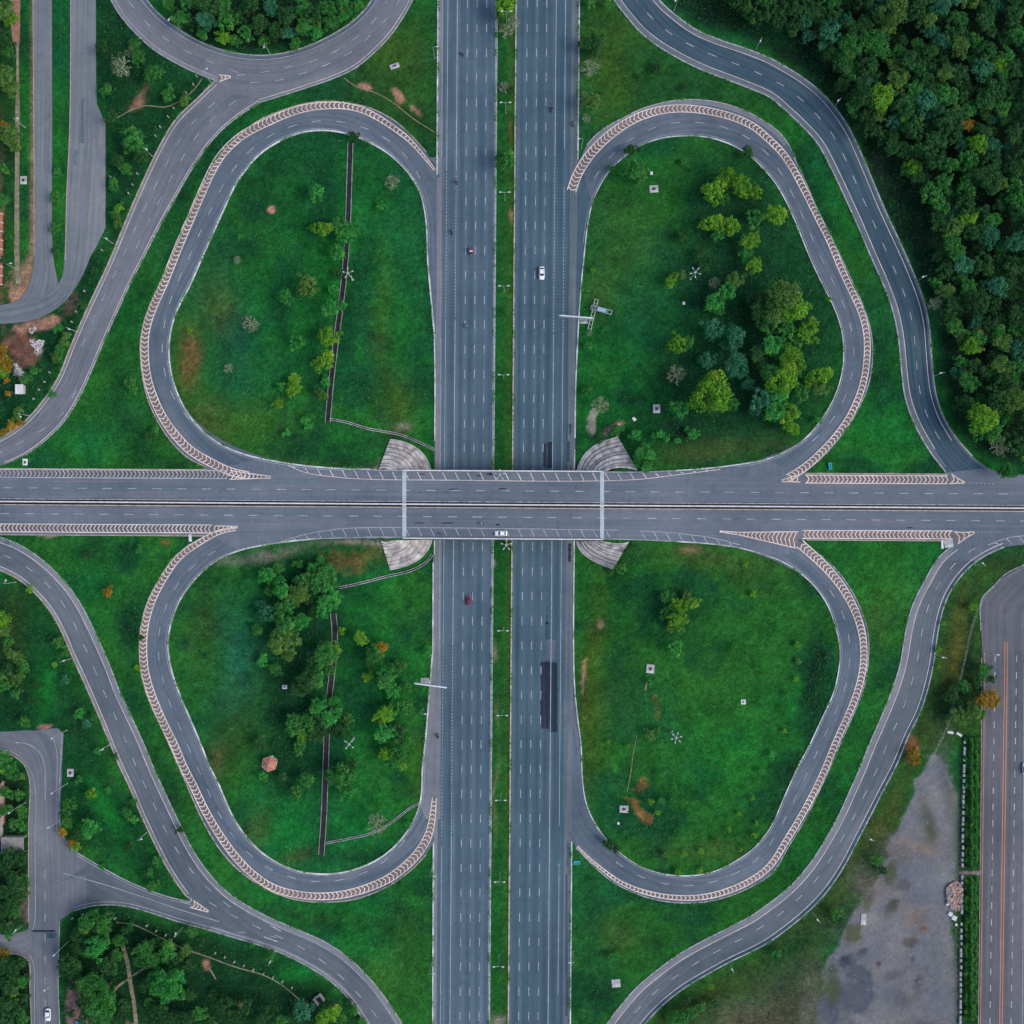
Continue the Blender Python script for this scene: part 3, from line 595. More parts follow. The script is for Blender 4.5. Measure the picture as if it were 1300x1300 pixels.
# southeast verge strips and triangle
blob(1130, 760, 30, 40, YG, .35); blob(1110, 790, 14, 30, OL, .4); blob(1120, 740, 60, 50, BG, .3); blob(750, 1180, 20, 60, DK, .5); blob(790, 1190, 26, 20, OL, .5); blob(770, 1265, 26, 26, DK, .7); blob(840, 1190, 50, 20, DK, .4)
region([(1246,714),(1300,696),(1330,700),(1300,722),(1262,745),(1246,765),(1245,930),(1222,935),(1180,965),(1120,1100),(1040,1200),(930,1260),(850,1310),(810,1310),(860,1262),(960,1206),(1020,1165),(1080,1090),(1140,975),(1180,880),(1192,800),(1210,745)], (0.030, 0.058, 0.014), .85, 4)
blob(1213, 820, 10, 70, (0.070, 0.075, 0.016), .8, 6); blob(1160, 950, 10, 18, (0.16, 0.085, 0.035), .9, 0, 2); blob(1120, 1050, 14, 50, (0.060, 0.070, 0.018), .6, 28); blob(1225, 830, 6, 70, VD, .7, 8); blob(1200, 900, 20, 30, DK, .7)
blob(1110, 1100, 8, 60, (0.008, 0.05, 0.014), .8, 35); blob(1000, 1205, 60, 10, (0.008, 0.05, 0.014), .8, -30)
# gravel lot in the southeast corner
GR = (0.150, 0.160, 0.172)
region([(1183,962),(1202,955),(1216,1000),(1217,1400),(1030,1400),(1036,1290),(1045,1225),(1070,1190),(1105,1120),(1130,1085),(1135,1050),(1165,1005)], GR, 1, 2, True, 2.4)
LOTM = blur((np.abs(col-np.array(GR)).sum(-1) < 0.06).astype(float), 2)
region([(880,1300),(935,1255),(1010,1225),(1050,1200),(1045,1250),(1035,1400),(850,1400)], (0.060, 0.066, 0.040), .85, 6); blob(1010, 1240, 24, 20, (0.022, 0.06, 0.02), .6)
blob(1022, 1270, 14, 40, (0.13, 0.12, 0.10), .5, 10); blob(940, 1290, 40, 20, (0.10, 0.085, 0.055), .6)
for a in ((1085, 1213, 22, 9, (0.045, 0.056, 0.070), 1, -18, 3), (1088, 1240, 20, 22, (0.075, 0.090, 0.108), 1, 0, 3), (1075, 1270, 34, 30, (0.085, 0.095, 0.120), .9, 0, 2), (1135, 1155, 9, 14, (0.05, 0.055, 0.035), .9, 20, 2), (1165, 1165, 16, 16, (0.19, 0.15, 0.13), .9, 0, 1), (1174, 1179, 5, 5, (0.16, 0.07, 0.03), 1, 0, 2), (1160, 1197, 9, 7, (0.06, 0.055, 0.04), .9, 0, 2),
          (1138, 1078, 16, 14, (0.12, 0.11, 0.10), .8, 0, 1), (1180, 1045, 9, 30, (0.055, 0.065, 0.03), .8, 0, 1), (1165, 1070, 30, 8, (0.22, 0.17, 0.14), .7, 20, 1), (1105, 1125, 20, 20, (0.17, 0.135, 0.125), .7, 0, 1), (1205, 1000, 8, 60, (0.09, 0.105, 0.085), .8, 0, 1), (1205, 1070, 10, 14, (0.10, 0.12, 0.11), .7, 0, 1), (1150, 1265, 16, 12, (0.07, 0.075, 0.085), .6, 0, 1), (1120, 1219, 4, 4, (0.06, 0.045, 0.05), .9, 0, 2), (1160, 1219, 4, 5, (0.05, 0.05, 0.04), .9, 0, 2), (1165, 1300, 26, 12, (0.08, 0.085, 0.095), .7, 0, 1), (1193, 1020, 10, 40, (0.19, 0.20, 0.215), .7, 0, 1), (1120, 1180, 40, 24, (0.19, 0.19, 0.20), .7, 0, 1), (1185, 1110, 22, 24, (0.175, 0.19, 0.205), .7, 0, 1), (1080, 1185, 14, 18, (0.09, 0.10, 0.06), .8, 20, 1.6), (1105, 1140, 10, 16, (0.07, 0.085, 0.045), .8, 30, 1.6), (1055, 1250, 12, 20, (0.06, 0.085, 0.04), .8, 0, 1.6), (1128, 1105, 8, 14, (0.06, 0.08, 0.04), .8, 20, 1.6), (1190, 1220, 12, 40, (0.12, 0.135, 0.15), .8, 0, 1.6), (1140, 1235, 20, 6, (0.08, 0.085, 0.10), .8, -20, 1.6), (1170, 1245, 9, 14, (0.075, 0.08, 0.09), .8, 10, 1.6), (1150, 1120, 16, 10, (0.09, 0.09, 0.095), .7, 0, 1.6), (1098, 1290, 30, 8, (0.20, 0.20, 0.205), .7, 10, 1.6)): blob(*a)
region([(1216,930),(1247,930),(1246,1400),(1216,1400)], (0.010, 0.045, 0.014), .95, 1, False); blob(1232, 1106, 12, 4, (0.2, 0.18, 0.18), 1, 0, 2); blob(1218, 1170, 6, 120, (0.05, 0.06, 0.045), .7)
# southwest
region([(-80,735),(25,745),(60,780),(100,865),(150,985),(190,1070),(235,1145),(190,1125),(110,1075),(82,1040),(80,930),(-80,925)], (0.006, 0.052, 0.016), .9, 4); blob(35, 860, 18, 40, DK, .7); blob(15, 800, 18, 50, (0.025, 0.05, 0.012), .8); blob(60, 870, 16, 34, BG, .6); blob(75, 790, 20, 40, DK, .7)
blob(135, 1030, 14, 60, BG, .6, -20); blob(62, 921, 10, 3, RS, .8, 0, 2); blob(120, 930, 20, 40, DK, .6)
region([(-80,960),(35,975),(37,1175),(-80,1175)], (0.008, 0.024, 0.012), .9, 3); region([(-80,1210),(35,1216),(40,1400),(-80,1400)], (0.005, 0.018, 0.010), .95, 3); blob(25, 1150, 12, 28, (0.15, 0.11, 0.10), .8, 0, 2)
region([(76,1190),(95,1160),(160,1155),(300,1198),(400,1240),(450,1290),(470,1400),(60,1400)], (0.006, 0.032, 0.013), .9, 4); region([(82,1240),(108,1245),(108,1330),(78,1330)], (0.17, 0.115, 0.105), .95, 2, True, .4); blob(265, 1228, 9, 6, RS, .9, 50, 2); blob(315, 1271, 6, 5, RS, .6, 0, 2)
blob(180, 1296, 20, 4, RS, .6, 0, 2); blob(290, 1240, 30, 24, (0.006, 0.055, 0.02), .7); blob(380, 1230, 30, 12, BG, .4)
blob(120, 760, 30, 50, BG, .3); blob(110, 700, 26, 20, DK, .7); blob(170, 800, 14, 60, DK, .5); blob(215, 1010, 14, 70, DK, .7, -24); blob(400, 1165, 90, 10, (0.014, 0.05, 0.013), .6, 10); blob(520, 1200, 24, 60, (0.022, 0.068, 0.014), .5); blob(450, 1155, 60, 12, BG, .3); blob(207, 686, 5, 4, BR, .8, 0, 2)
blob(480, 1250, 30, 30, YG, .4)
# the median
region([(629,-400),(655,-400),(645,1700),(621,1700)], (0.010, 0.085, 0.016), .9, 1, False); region([(645,-400),(655,-400),(645,1700),(636,1700)], (0.030, 0.090, 0.014), .7, 1, False)
for a in ((634, 712, 4, 4, PL, .9, 0, 2), (634, 745, 2.5, 18, (0.15, 0.14, 0.05), .8, 0, 2), (631, 830, 3, 12, PL, .6, 0, 1), (628, 1010, 2.5, 60, (0.12, 0.14, 0.06), .7, 0, 1), (651, 165, 2, 12, BR, .7), (649, 275, 2, 10, RS, .7), (637, 565, 3, 12, DK, .6), (640, 660, 14, 30, DK, .6), (627, 620, 3, 30, DK, .4), (640, 1290, 10, 6, PL, .8, 0, 1), (631, 905, 2, 20, (0.12, 0.12, 0.06), .7)): blob(*a)
# under the bridge and beside the E-W road
region([(513,600),(785,602),(765,682),(513,680)], (0.10, 0.095, 0.09), .9, 2, False)
for x0, x1, y in ((30, 70, 682), (940, 1000, 693), (1060, 1130, 601)): blob((x0+x1)/2, y, (x1-x0)/2, 2.5, PL, .7, 0, 2)
nse = (1-0.6*LOTM); col *= (1+(w5-0.5)*0.68*nse)[..., None]; col *= (1+(RN.rand(GN, GN)-0.5)*0.45*nse)[..., None]
ext = np.array([8, 24, 60, 140, 320, 700, 1400, 2600.0])
AX = np.concatenate([G0-ext[::-1], gx, -G0+ext]); NX = len(AX); E = len(ext)
AXX, AYY = np.meshgrid(AX, AX); AZ = hz(AXX, AYY)
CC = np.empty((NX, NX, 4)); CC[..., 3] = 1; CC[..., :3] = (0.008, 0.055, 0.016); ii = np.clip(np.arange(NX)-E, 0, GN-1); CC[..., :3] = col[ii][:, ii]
far = (np.abs(AXX) > -G0+30) | (np.abs(AYY) > -G0+30); al = 1-0.7*LOTM; CC[..., 3] = al[ii][:, ii]; CC[far, :3] = (0.010, 0.060, 0.016)
# a shallow notch keeps the ground below road and drain sheets is not needed: sheets ride above it
me = bpy.data.meshes.new('ground'); nv = NX*NX; me.vertices.add(nv)
me.vertices.foreach_set('co', np.stack([AXX, AYY, AZ], -1).astype(np.float32).ravel())
a = np.arange(nv).reshape(NX, NX); q = np.stack([a[:-1, :-1], a[:-1, 1:], a[1:, 1:], a[1:, :-1]], -1).reshape(-1, 4)
me.loops.add(q.size); me.loops.foreach_set('vertex_index', q.ravel().astype(np.int32)); me.polygons.add(len(q))
me.polygons.foreach_set('loop_start', np.arange(0, q.size, 4, dtype=np.int32)); me.polygons.foreach_set('use_smooth', np.ones(len(q), bool)); me.update(calc_edges=True)
ca = me.color_attributes.new('soil_and_grass', 'FLOAT_COLOR', 'POINT'); ca.data.foreach_set('color', CC.astype(np.float32).ravel())
gm, nt, b = newmat('grass and soil'); at_ = N(nt, 'ShaderNodeAttribute', attribute_name='soil_and_grass'); tc = N(nt, 'ShaderNodeTexCoord')
f1 = noise(nt, tc.outputs['Object'], 0.55, 5, 0.7); f2 = noise(nt, tc.outputs['Object'], 2.2, 4, 0.7); f3 = noise(nt, tc.outputs['Object'], 0.12, 4, 0.6)
def scl(k):
    q = N(nt, 'ShaderNodeMath', operation='MULTIPLY'); nt.links.new(at_.outputs['Alpha'], q.inputs[0]); q.inputs[1].default_value = k; return q.outputs[0]
cc = mix(nt, scl(0.85), at_.outputs['Color'], ramp(nt, f1, 0.3, 0.7, (0.55, 0.6, 0.6), (1.5, 1.42, 1.4)), 'MULTIPLY')
cc = mix(nt, scl(0.75), cc, ramp(nt, f2, 0.3, 0.7, (0.5,)*3, (1.55,)*3), 'MULTIPLY')
cc = mix(nt, 0.6, cc, ramp(nt, f3, 0.32, 0.68, (0.75, 0.78, 0.9), (1.35, 1.2, 1.0)), 'MULTIPLY')
nt.links.new(cc, b.inputs['Base Color']); b.inputs['Roughness'].default_value = 0.95; b.inputs['Specular IOR Level'].default_value = 0.08
bump(nt, b, f2, 0.6, 0.35)
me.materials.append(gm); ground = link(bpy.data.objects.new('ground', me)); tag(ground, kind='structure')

# ------------------------------------------------------------------ roads
def sfun(x, a, b): return a+(b-a)*x/1300.0
def road(name, *a, **k): return ribbon(name, *a, kind='structure', **k)
WID = 0.85
hw = road('highway', ln(556, 549), ln(631, 621), .06, M['hwy_w'], step=30, smooth=False, na=9)
he = road('highway', ln(656, 646), ln(735.5, 724), .06, M['hwy_e'], step=30, smooth=False, na=9)
# merging lanes beside the highway
def hl(x0, x1, ya, yb, n=8): return [(sfun(y, x0, x1), y) for y in np.linspace(ya, yb, n)]
def lane(par, inner, xe, mat, off=.075, rev=False):
    c = curve(inner, 5, 12); e = np.stack([np.array([xe(y) for y in c[:, 1]]), c[:, 1]], 1); ribbon('merge_lane', c, e, off, M[mat], par, na=5, pre=True)
lane(hw, [(523,226),(533,243.6),(540.7,279),(543,330),(546.5,370),(552,430),(552,500),(551.5,596)], lambda y: sfun(y, 565, 559), 'loop')
lane(hw, [(551,684),(550,715),(549,815),(546,868),(540.7,934),(536,980),(535.7,1001),(533,1021),(526,1040)], lambda y: sfun(y, 564, 558), 'shoulder')
ribbon('merge_lane', [(540,1000),(541,1030),(545,1050),(551,1072)], [(557,1000),(557,1030),(556,1050),(556,1072)], .074, M['loop'], hw, na=4)
ribbon('merge_lane', [(545,200),(556,216),(551,240)], [(566,200),(566,216),(566,240)], .074, M['loop'], hw, na=4)
lane(he, [(764,231),(751.5,259),(745,292),(741.5,325),(738,360),(735,400),(732,470),(730,540),(729.5,600)], lambda y: sfun(y, 724, 716), 'hwy_e')
ribbon('merge_lane', [(723,203),(723,230),(723,262)], [(737,203),(745,220),(755,240)], .074, M['hwy_e'], he, na=4)
lane(he, [(729,684),(728,790),(728.5,850),(731,895),(737.6,945),(739,985),(743,1015.7),(751.5,1038)], lambda y: sfun(y, 724, 712), 'loop')
ribbon('merge_lane', [(716,1020),(716,1045),(716,1072)], [(741,1020),(736,1045),(725,1068)], .074, M['loop'], he, na=4)
nwl = road('loop_ramp', NW_O, NW_I[4:], .09, M['loop']); nel = road('loop_ramp', NE_O, NE_I[4:], .09, M['loop'])
swl = road('loop_ramp', SW_O, SW_I[:-5], .09, M['loop']); sel = road('loop_ramp', SE_O, SE_I[4:], .09, M['loop'])
ra = road('outer_ramp', A2_L, A2_R, .10, M['rampp']); ra1 = road('slip_road', A1_U, A1_L, .115, M['rampp'])
rb = road('outer_ramp', B_I, B_O, .10, M['rampe'])
polygon_sheet('junction_surface', [(258,114),(272,104),(300,90),(338,104),(336,124),(322,131),(300,145),(268,134)], .085, M['rampp'], ra)
rc = road('outer_ramp', C_L+[(245,1149),(300,1170),(344,1190),(383,1207),(420,1230),(450,1262),(474,1300),(492,1340),(502,1366)], C_R, .10, M['ramp'])
rc1 = road('slip_road', CN_T, C_B[:9], .115, M['ramp'])
ribbon('merge_lane', C_R[17:], C_B[6:], .128, M['ramp'], rc)
rd = road('outer_ramp', D_L, D_R, .10, M['ramp'])
ew = road('overpass_road', le(594.8, 602.5), le(678.5, 687.5), .14, M['ew'], step=30, smooth=False, na=11, z=ZB)
# flares where the loops and ramps open into the east-west road
polygon_sheet('junction_flare', [(262,593),(250,597),(560,599.5),(500,597),(426.5,594.5),(388.5,591.5),(358,587),(328,581.5),(300,590)], .132, M['ew'], ew)
polygon_sheet('junction_flare', [(770,599),(858,597.5),(904,594),(944,588.7),(975,583),(1010,604),(1010,606),(770,604)], .132, M['ew'], ew)
polygon_sheet('junction_flare', [(270,678),(300,671),(515,681),(515,684),(400,684),(365,687.5),(332,692.5),(304,698.5),(285,690)], .132, M['ew'], ew)
polygon_sheet('junction_flare', [(770,682),(1015,684),(1000,704),(968,703.5),(940,696),(904,690.6),(853,687),(770,685)], .132, M['ew'], ew)
polygon_sheet('junction_flare', [(1200,611),(1201,600),(1254,594),(1275,602),(1310,606),(1310,612)], .132, M['ew'], ew)
polygon_sheet('junction_flare', [(1190,684),(1310,685),(1310,690),(1275,694.4),(1240,712),(1205,712),(1211,691)], .132, M['ew'], ew)
# service roads (west), neighbourhood road (southwest), avenue (east)
sv = road('service_road', [(42,-500),(42,0),(43,160),(43.5,330),(38,358),(28,378),(10,386),(-60,392)], [(66,-500),(66,0),(66.5,150),(68,330),(74,360),(70,385),(40,404),(-60,412)], .11, M['serv'])
sv2 = road('service_road', [(90,-500),(90,0),(89,150),(84,250),(82,325),(78,355),(60,372),(20,385),(-60,393)], [(122,-500),(122,0),(123,130),(128,220),(123,300),(115,326),(105,350),(88,377),(69,394),(40,407),(-60,413)], .125, M['serv'])
polygon_sheet('pavement', [(122,130),(134,157),(134,290),(120,318),(115,326),(122,290)], .105, M['shoulder'], sv2)
nr = road('side_road', [(-70,955),(0,954.6),(15,958),(30.5,970),(38,990),(37,1050),(36.5,1180),(38,1250),(41,1320),(42,1400)], [(-70,928),(0,929),(48,928),(70,940),(78.5,975),(77,1020),(78,1060),(76,1180),(74,1250),(77,1320),(78,1400)], .11, M['rampp'])
polygon_sheet('pavement', [(30,929),(51,926.6),(73.6,924),(81,931.7),(80,950),(78,985),(60,945)], .10, M['shoulder'], nr)
polygon_sheet('pavement', [(74,1055),(79,1060),(99,1083),(110,1092),(110,1100),(74,1120)], .122, M['rampp'], nr); polygon_sheet('pavement', [(74,1120),(110,1110),(110,1152),(94,1155),(76,1168),(70,1180)], .122, M['rampp'], nr)
road('side_road', [(-80,1188),(5,1186),(25,1184),(40,1177),(48,1165)], [(-80,1212),(5,1211),(28,1212),(37,1222),(44,1240)], .105, M['rampp'], paired=True)
av = road('avenue', [(1304,716),(1290,721),(1277,728.7),(1262,744),(1247,761),(1245.4,800),(1247,830),(1246.6,970),(1245.4,1097),(1243,1300),(1238,1600),(1225,2600)], [(1344,716),(1344,721),(1344,729),(1344,744),(1344,761),(1344,800),(1344,830),(1344,970),(1343,1097),(1340,1300),(1336,1600),(1324,2600)], .10, M['ave'], sm=4)
ft = road('footpath', [(16.5,-500),(16.5,54),(19,56),(19.5,150),(18.5,330),(20,360)], [(24.5,-500),(25,54),(24.5,56),(25,150),(25,330),(27,360)], .08, M['sand'], sm=2)
ribbon('brick_paving', [(16.5,-500),(16.5,54)], [(25,-500),(25,54)], .10, M['soil'], ft, smooth=False)
for p, w in (([(437,99),(452,110),(475,117),(500,131),(525,151),(552,168)], 1.0), ([(135,157),(150,149),(166,140),(185,134),(211,136),(235,124),(248,112),(257,99)], 1.3), ([(148,1171),(170,1174),(190,1183),(230,1203),(262,1214),(300,1228),(335,1238),(360,1252),(381,1270)], 1.4),
             ([(155,1198),(162,1222),(166,1250),(171,1280),(174,1320)], 5), ([(166,1241),(150,1252),(142,1262)], 3), ([(166,1240),(185,1228)], 2), ([(808.5,934),(804,955),(801,980),(796,1005)], 0.8), ([(821,866),(819.5,877)], 1.6), ([(265,1228),(270,1236),(274,1243)], 2.0)):
    q = curve(p, 4, 8); road('footpath', offset(q, w/2), offset(q, -w/2), .045, M['sand'], na=3, pre=True)

# shoulders: older, paler strips inside the edge lines
def shoulder(par, edge, w, off, mat='shoulder', side=-1, z=None, a=0, b_=None):
    c = curve(edge, 5, 16); c = c[int(a*len(c)):int((b_ or 1)*len(c))]
    ribbon('shoulder', offset(c, 0.0), offset(c, side*w), off, M[mat], par, na=3, z=z, pre=True)
shoulder(ra, A2_L, 4.5, .125, side=1, a=0.02); shoulder(ra1, A1_L[:9], 5.0, .135, side=1); shoulder(ra, A2_R, 3.0, .125, side=-1)
shoulder(rb, B_I, 6.5, .125, 'shouldb', side=1, b_=.93); shoulder(rb, B_O, 7, .125, 'shouldb', side=-1, b_=.40); shoulder(rb, B_O, 3, .124, 'shouldb', side=-1, a=.38, b_=.9)
shoulder(rc, C_L, 4, .14, side=1); shoulder(rc, C_R, 6, .14, side=-1); shoulder(rd, D_L, 8, .125, side=1, a=.06); shoulder(rd, D_R, 5, .125, side=-1, mat='rampe')
shoulder(rc, C_B[6:], 6, .145, side=1, mat='shoulder'); shoulder(ra1, A1_U, 5, .135, side=-1, mat='loop')
shoulder(nel, NE_O[:14], 6, .12, side=-1)
ribbon('shoulder', ln(556, 549, -300, 1600), ln(563, 554, -300, 1600), .085, M['shoulder'], hw, smooth=False, step=30)
ribbon('shoulder', ln(726, 714, -300, 1600), ln(735, 723.5, -300, 1600), .085, M['shouldb'], he, smooth=False, step=30)
# bitumen patches
def patch(par, x0, x1, y0, y1, off, mat='patch', z=None, jag=1.0):
    pts = []
    for t in np.linspace(0, 1, 14): pts.append((x0+R.uniform(-jag, jag)*.5, y0+(y1-y0)*t))
    for t in np.linspace(1, 0, 14): pts.append((x1+R.uniform(-jag, jag)*.5, y0+(y1-y0)*t))
    o = polygon_sheet('asphalt_patch', pts, off, M[mat], par, 6, z); return o
patch(he, 687, 697.5, 840, 925, .10, jag=2); patch(he, 697.3, 707.5, 841, 929, .105, jag=1.2); patch(he, 692, 699, 790, 812, .10, 'rampe'); patch(he, 693, 696, 780, 792, .10, 'rampe', jag=.6)
patch(he, 692, 706, 812, 838, .10, 'loop', jag=3); patch(he, 690, 693.5, 563, 593, .10); patch(he, 695, 701, 561, 594, .10); patch(he, 721, 725, 690, 713, .10, jag=1.5); patch(he, 720, 723, 560, 586, .10, 'rampe', jag=1.5); patch(he, 722.5, 725.5, 538, 552, .10, 'rampe', jag=2)
patch(he, 719.5, 723, 1070, 1100, .10, 'rampe'); patch(he, 718, 721, 1110, 1290, .10, 'rampe', jag=.8); patch(sv2, 101.5, 107, 160, 182, .15, 'loop', jag=2.5); patch(sv2, 104, 106, 125, 160, .15, 'loop', jag=1.5); patch(sv2, 94, 98, 189, 210, .15, 'loop', jag=3)
patch(nr, 42, 70, 1180.5, 1183, .135, 'patch', jag=1.5); patch(nr, 58, 72, 1184, 1191, .135, 'rampe', jag=3)
for x, y, w, h in ((608,604,7,2.2),(624,602,12,3),(575,621,16,1.2),(637,620.5,12,1.4),(532,664,14,1.6),(568,664,16,2),(632,666,5,3),(534,625,4,1.2),(566,625,3,1),(1154,670,9,1.6),(536,602,10,1.6),(557,677,8,1.5)):
    pts = [(x+w/2*math.cos(t)*R.uniform(.6, 1.2), y+h/2*math.sin(t)*R.uniform(.6, 1.3)) for t in np.linspace(0, 2*math.pi, 14)[:-1]]
    polygon_sheet('oil_stain', pts, .165, M['patch'], ew, 8, ZB)

# ------------------------------------------------------------------ chevron bands
def lerpfn(p, q, n=40): return np.stack([np.linspace(p[0], q[0], n), np.linspace(p[1], q[1], n)], 1)
chevron_band(NW_C, [2, 5.5, 7, 8.5, 9.5, 9.5, 9.5, 9.5, 9.5, 9.5, 9.5, 9.5, 10, 10, 9], 5.9, nwl, M['band'], M['pink'], off=.145)
chevron_band(NE_C[::-1], [9, 8.5, 7.5, 7.5, 7.5, 7.5, 7.5, 8, 8, 8.5, 9, 10, 11, 11], 5.6, nel, M['band'], M['pink'], off=.145)
chevron_band(SW_C, [4, 7, 8, 9, 9.5, 9.5, 9.5, 9, 9, 9, 8.5, 8.5, 9, 10, 10, 5], 5.7, swl, M['band'], M['pink'], off=.145)
chevron_band(SE_C, [1.5, 3.5, 5, 6, 7, 7, 7.5, 7.5, 7.5, 7.5, 8, 8, 9, 10, 11], 5.5, sel, M['band'], M['pink'], off=.145)
kw = dict(z=ZB, off=.16, ready=True)
chevron_band(lerpfn((-60,600.6),(290,602.6),200), 10.0, 5.3, ew, M['bandg'], M['white'], **kw)
chevron_band(lerpfn((292,603),(345,606),60), [11, 8, 5, 2], 5.3, ew, M['bandg'], M['pink'], **kw)
chevron_band(lerpfn((1022,608.2),(1204,609.2),120), 10.0, 5.5, ew, M['band'], M['pink'], **kw)
chevron_band(lerpfn((992,610.5),(1016,607),30), [2, 6, 10], 5.5, ew, M['band'], M['pink'], **kw)
chevron_band(lerpfn((1206,608),(1225,613),30), [13, 6, 1], 6.5, ew, M['band'], M['pink'], **kw)
chevron_band(lerpfn((270,671.5),(-60,669.8),200), 10.0, 5.2, ew, M['bandg'], M['pink'], **kw)
chevron_band(lerpfn((302,669),(272,671.5),30), [1.5, 8], 5.2, ew, M['bandg'], M['pink'], **kw)
chevron_band(lerpfn((1209,679),(1017,678.5),120), 10.0, 5.4, ew, M['band'], M['pink'], **kw)
chevron_band(lerpfn((1012,685.5),(912,674.5),70), [21, 15, 9, 3, 1], 5.4, ew, M['band'], M['pink'], **kw)
chevron_band(lerpfn((1213,683),(1238,675.5),30), [16, 7, 1], 7, ew, M['band'], M['pink'], **kw)
chevron_band(lerpfn((278,99.5),(294,97.5),20), [9, 5, 1], 5, ra, M['band'], M['pink'], off=.15, ready=True)
chevron_band(lerpfn((243,1147),(266,1157.5),24), [10, 6, 1], 5, rc, M['band'], M['pink'], off=.15, ready=True)
# shoulder hatching over the bridge
def hatch(par, outer, inner, spacing, slant, z=ZB, skip=()):
    o = curve(outer, 3, 0, True); i_ = curve(inner, 3, 0, True); P_ = Paint(.185, z); P_.strip(i_, .7, ready=True)
    x = outer[0][0]+6
    while x < outer[-1][0]-4:
        if not any(a < x < b for a, b in skip): P_.seg((x, np.interp(x, o[:, 0], o[:, 1])+.6), (x+slant, np.interp(x+slant, i_[:, 0], i_[:, 1])), .8)
        x += spacing
    P_.obj('hatch_markings', M['pink'], par)
hatch(ew, [(365,590),(388,593),(430,596),(470,598),(560,599),(740,600),(812,600.5),(858,599),(914,595)], [(365,590.5),(388,600),(430,606),(470,608.5),(560,609.5),(740,610.8),(812,608.5),(858,603),(914,596)], 15.9, 5)
P1 = [(352,690),(385,686),(430,682.5),(470,681.5),(560,681.5),(784,683)]; P0 = [(352,689.5),(385,679),(430,671.5),(470,669.8),(560,670),(784,673)]
o_ = curve(P0, 3, 0); i2 = curve(P1, 3, 0); PP = Paint(.185, ZB); PP.strip(o_, .7, ready=True); x = 358
while x < 782:
    PP.seg((x-2.5, np.interp(x-2.5, o_[:, 0], o_[:, 1])), (x+2.5, np.interp(x+2.5, i2[:, 0], i2[:, 1])-.8), .8); x += 15.9
o_ = curve([(812,674),(860,677),(910,684),(940,692)], 3, 0); i2 = curve([(812,684.5),(860,688),(910,692.5),(940,697)], 3, 0); PP.strip(o_, .7, ready=True); x = 816
while x < 930:
    PP.seg((x-2.5, np.interp(x-2.5, o_[:, 0], o_[:, 1])), (x+3.5, np.interp(x+3.5, i2[:, 0], i2[:, 1])-.8), .8); x += 15.9
o_ = curve([(1254,692),(1275,684),(1290,681),(1330,679)], 3, 0); PP.strip(o_, .7, ready=True)
for x in (1262, 1277, 1293): PP.seg((x, np.interp(x, o_[:, 0], o_[:, 1])), (x+8, 692-(x-1262)*.06), .8)
PP.obj('hatch_markings', M['white'], ew)

# ------------------------------------------------------------------ lane lines
def hline(P_, x0, x1, ya, yb, w): P_.strip([(sfun(y, x0, x1), y) for y in np.linspace(ya, yb, max(3, int(abs(yb-ya)/12)))], w, ready=True)
def hdash(P_, x0, x1, ya, yb, per, l_, w, ph=0): P_.dashes([(sfun(y, x0, x1), y) for y in np.linspace(ya, yb, 400)], per, l_, w, ph, ready=True)
A_ = Paint(.115)
for x0, x1 in ((593.5, 584), (605.7, 596), (618, 608)): hdash(A_, x0, x1, -283, 1600, 31.35, 10.5, WID, .3)
for x0, x1 in ((669.5, 658.4), (681.9, 670.8), (694.2, 683)): hdash(A_, x0, x1, -283, 1600, 31.35, 10.5, WID, 0)
A_.obj('lane_markings', M['dim'], hw)
A_ = Paint(.115)
hline(A_, 568.7, 559, -300, 215, .6); hline(A_, 568.7, 559, 406, 817, .6); hline(A_, 568.7, 559, 1075, 1600, .6); hdash(A_, 568.7, 559, 215, 406, 4.5, 2.2, .7); hdash(A_, 568.7, 559, 817, 1065, 4.5, 2.2, .7)
hline(A_, 580.8, 571.3, -300, 215, .8); hline(A_, 580.8, 571.3, 406, 817, .8); hline(A_, 580.8, 571.3, 1061, 1600, .8); hdash(A_, 580.8, 571.3, 215, 406, 4.2, 2.4, .8); hdash(A_, 580.8, 571.3, 817, 1061, 4.2, 2.4, .8)
hline(A_, 562, 555.5, -300, 200, .45); hline(A_, 563, 554.5, 430, 850, .45); hline(A_, 629.6, 619.8, -300, 1600, .8)
hline(A_, 706.2, 695.7, -300, 196, .8); hdash(A_, 706.2, 695.7, 196, 425, 4.2, 2.4, .8); hline(A_, 706.2, 695.7, 425, 1600, .8)
hline(A_, 718, 708, -300, 190, .7); hdash(A_, 718, 708, 238, 425, 4.2, 2.2, .7); hline(A_, 718, 708, 425, 1048, .6); hline(A_, 719, 708, 1096, 1262, .6)
A_.obj('edge_lines', M['dim'], he)
hdA = Paint(.17, ZB)
for y0, y1 in ((619.2, 627.2), (651.8, 661.5)): hdA.dashes([(x, sfun(x, y0, y1)) for x in np.linspace(-300, 1600, 500)], 31.6, 11.5, .8, 304 % 31.6 if y0 < 640 else 300 % 31.6, ready=True)
hdA.dashes(lerpfn((1228,613.5),(1262,614.3)), 5.2, 2.5, .6, ready=True); hdA.dashes(lerpfn((1240,675.5),(1275,675.5)), 5.2, 2.5, .6, ready=True)
hdA.obj('lane_markings', M['dim'], ew)
def midline(O, I, fo): l = curve(O, 4, 16); r = curve(I, 4, 16); n = max(len(l), len(r)); l = resample(l, n); r = resample(r, n); return l*(1-fo)+r*fo
def near_clip(c, x0=-1e9, x1=1e9, y0=-1e9, y1=1e9): return np.array([p for p in c if x0 < p[0] < x1 and y0 < p[1] < y1])
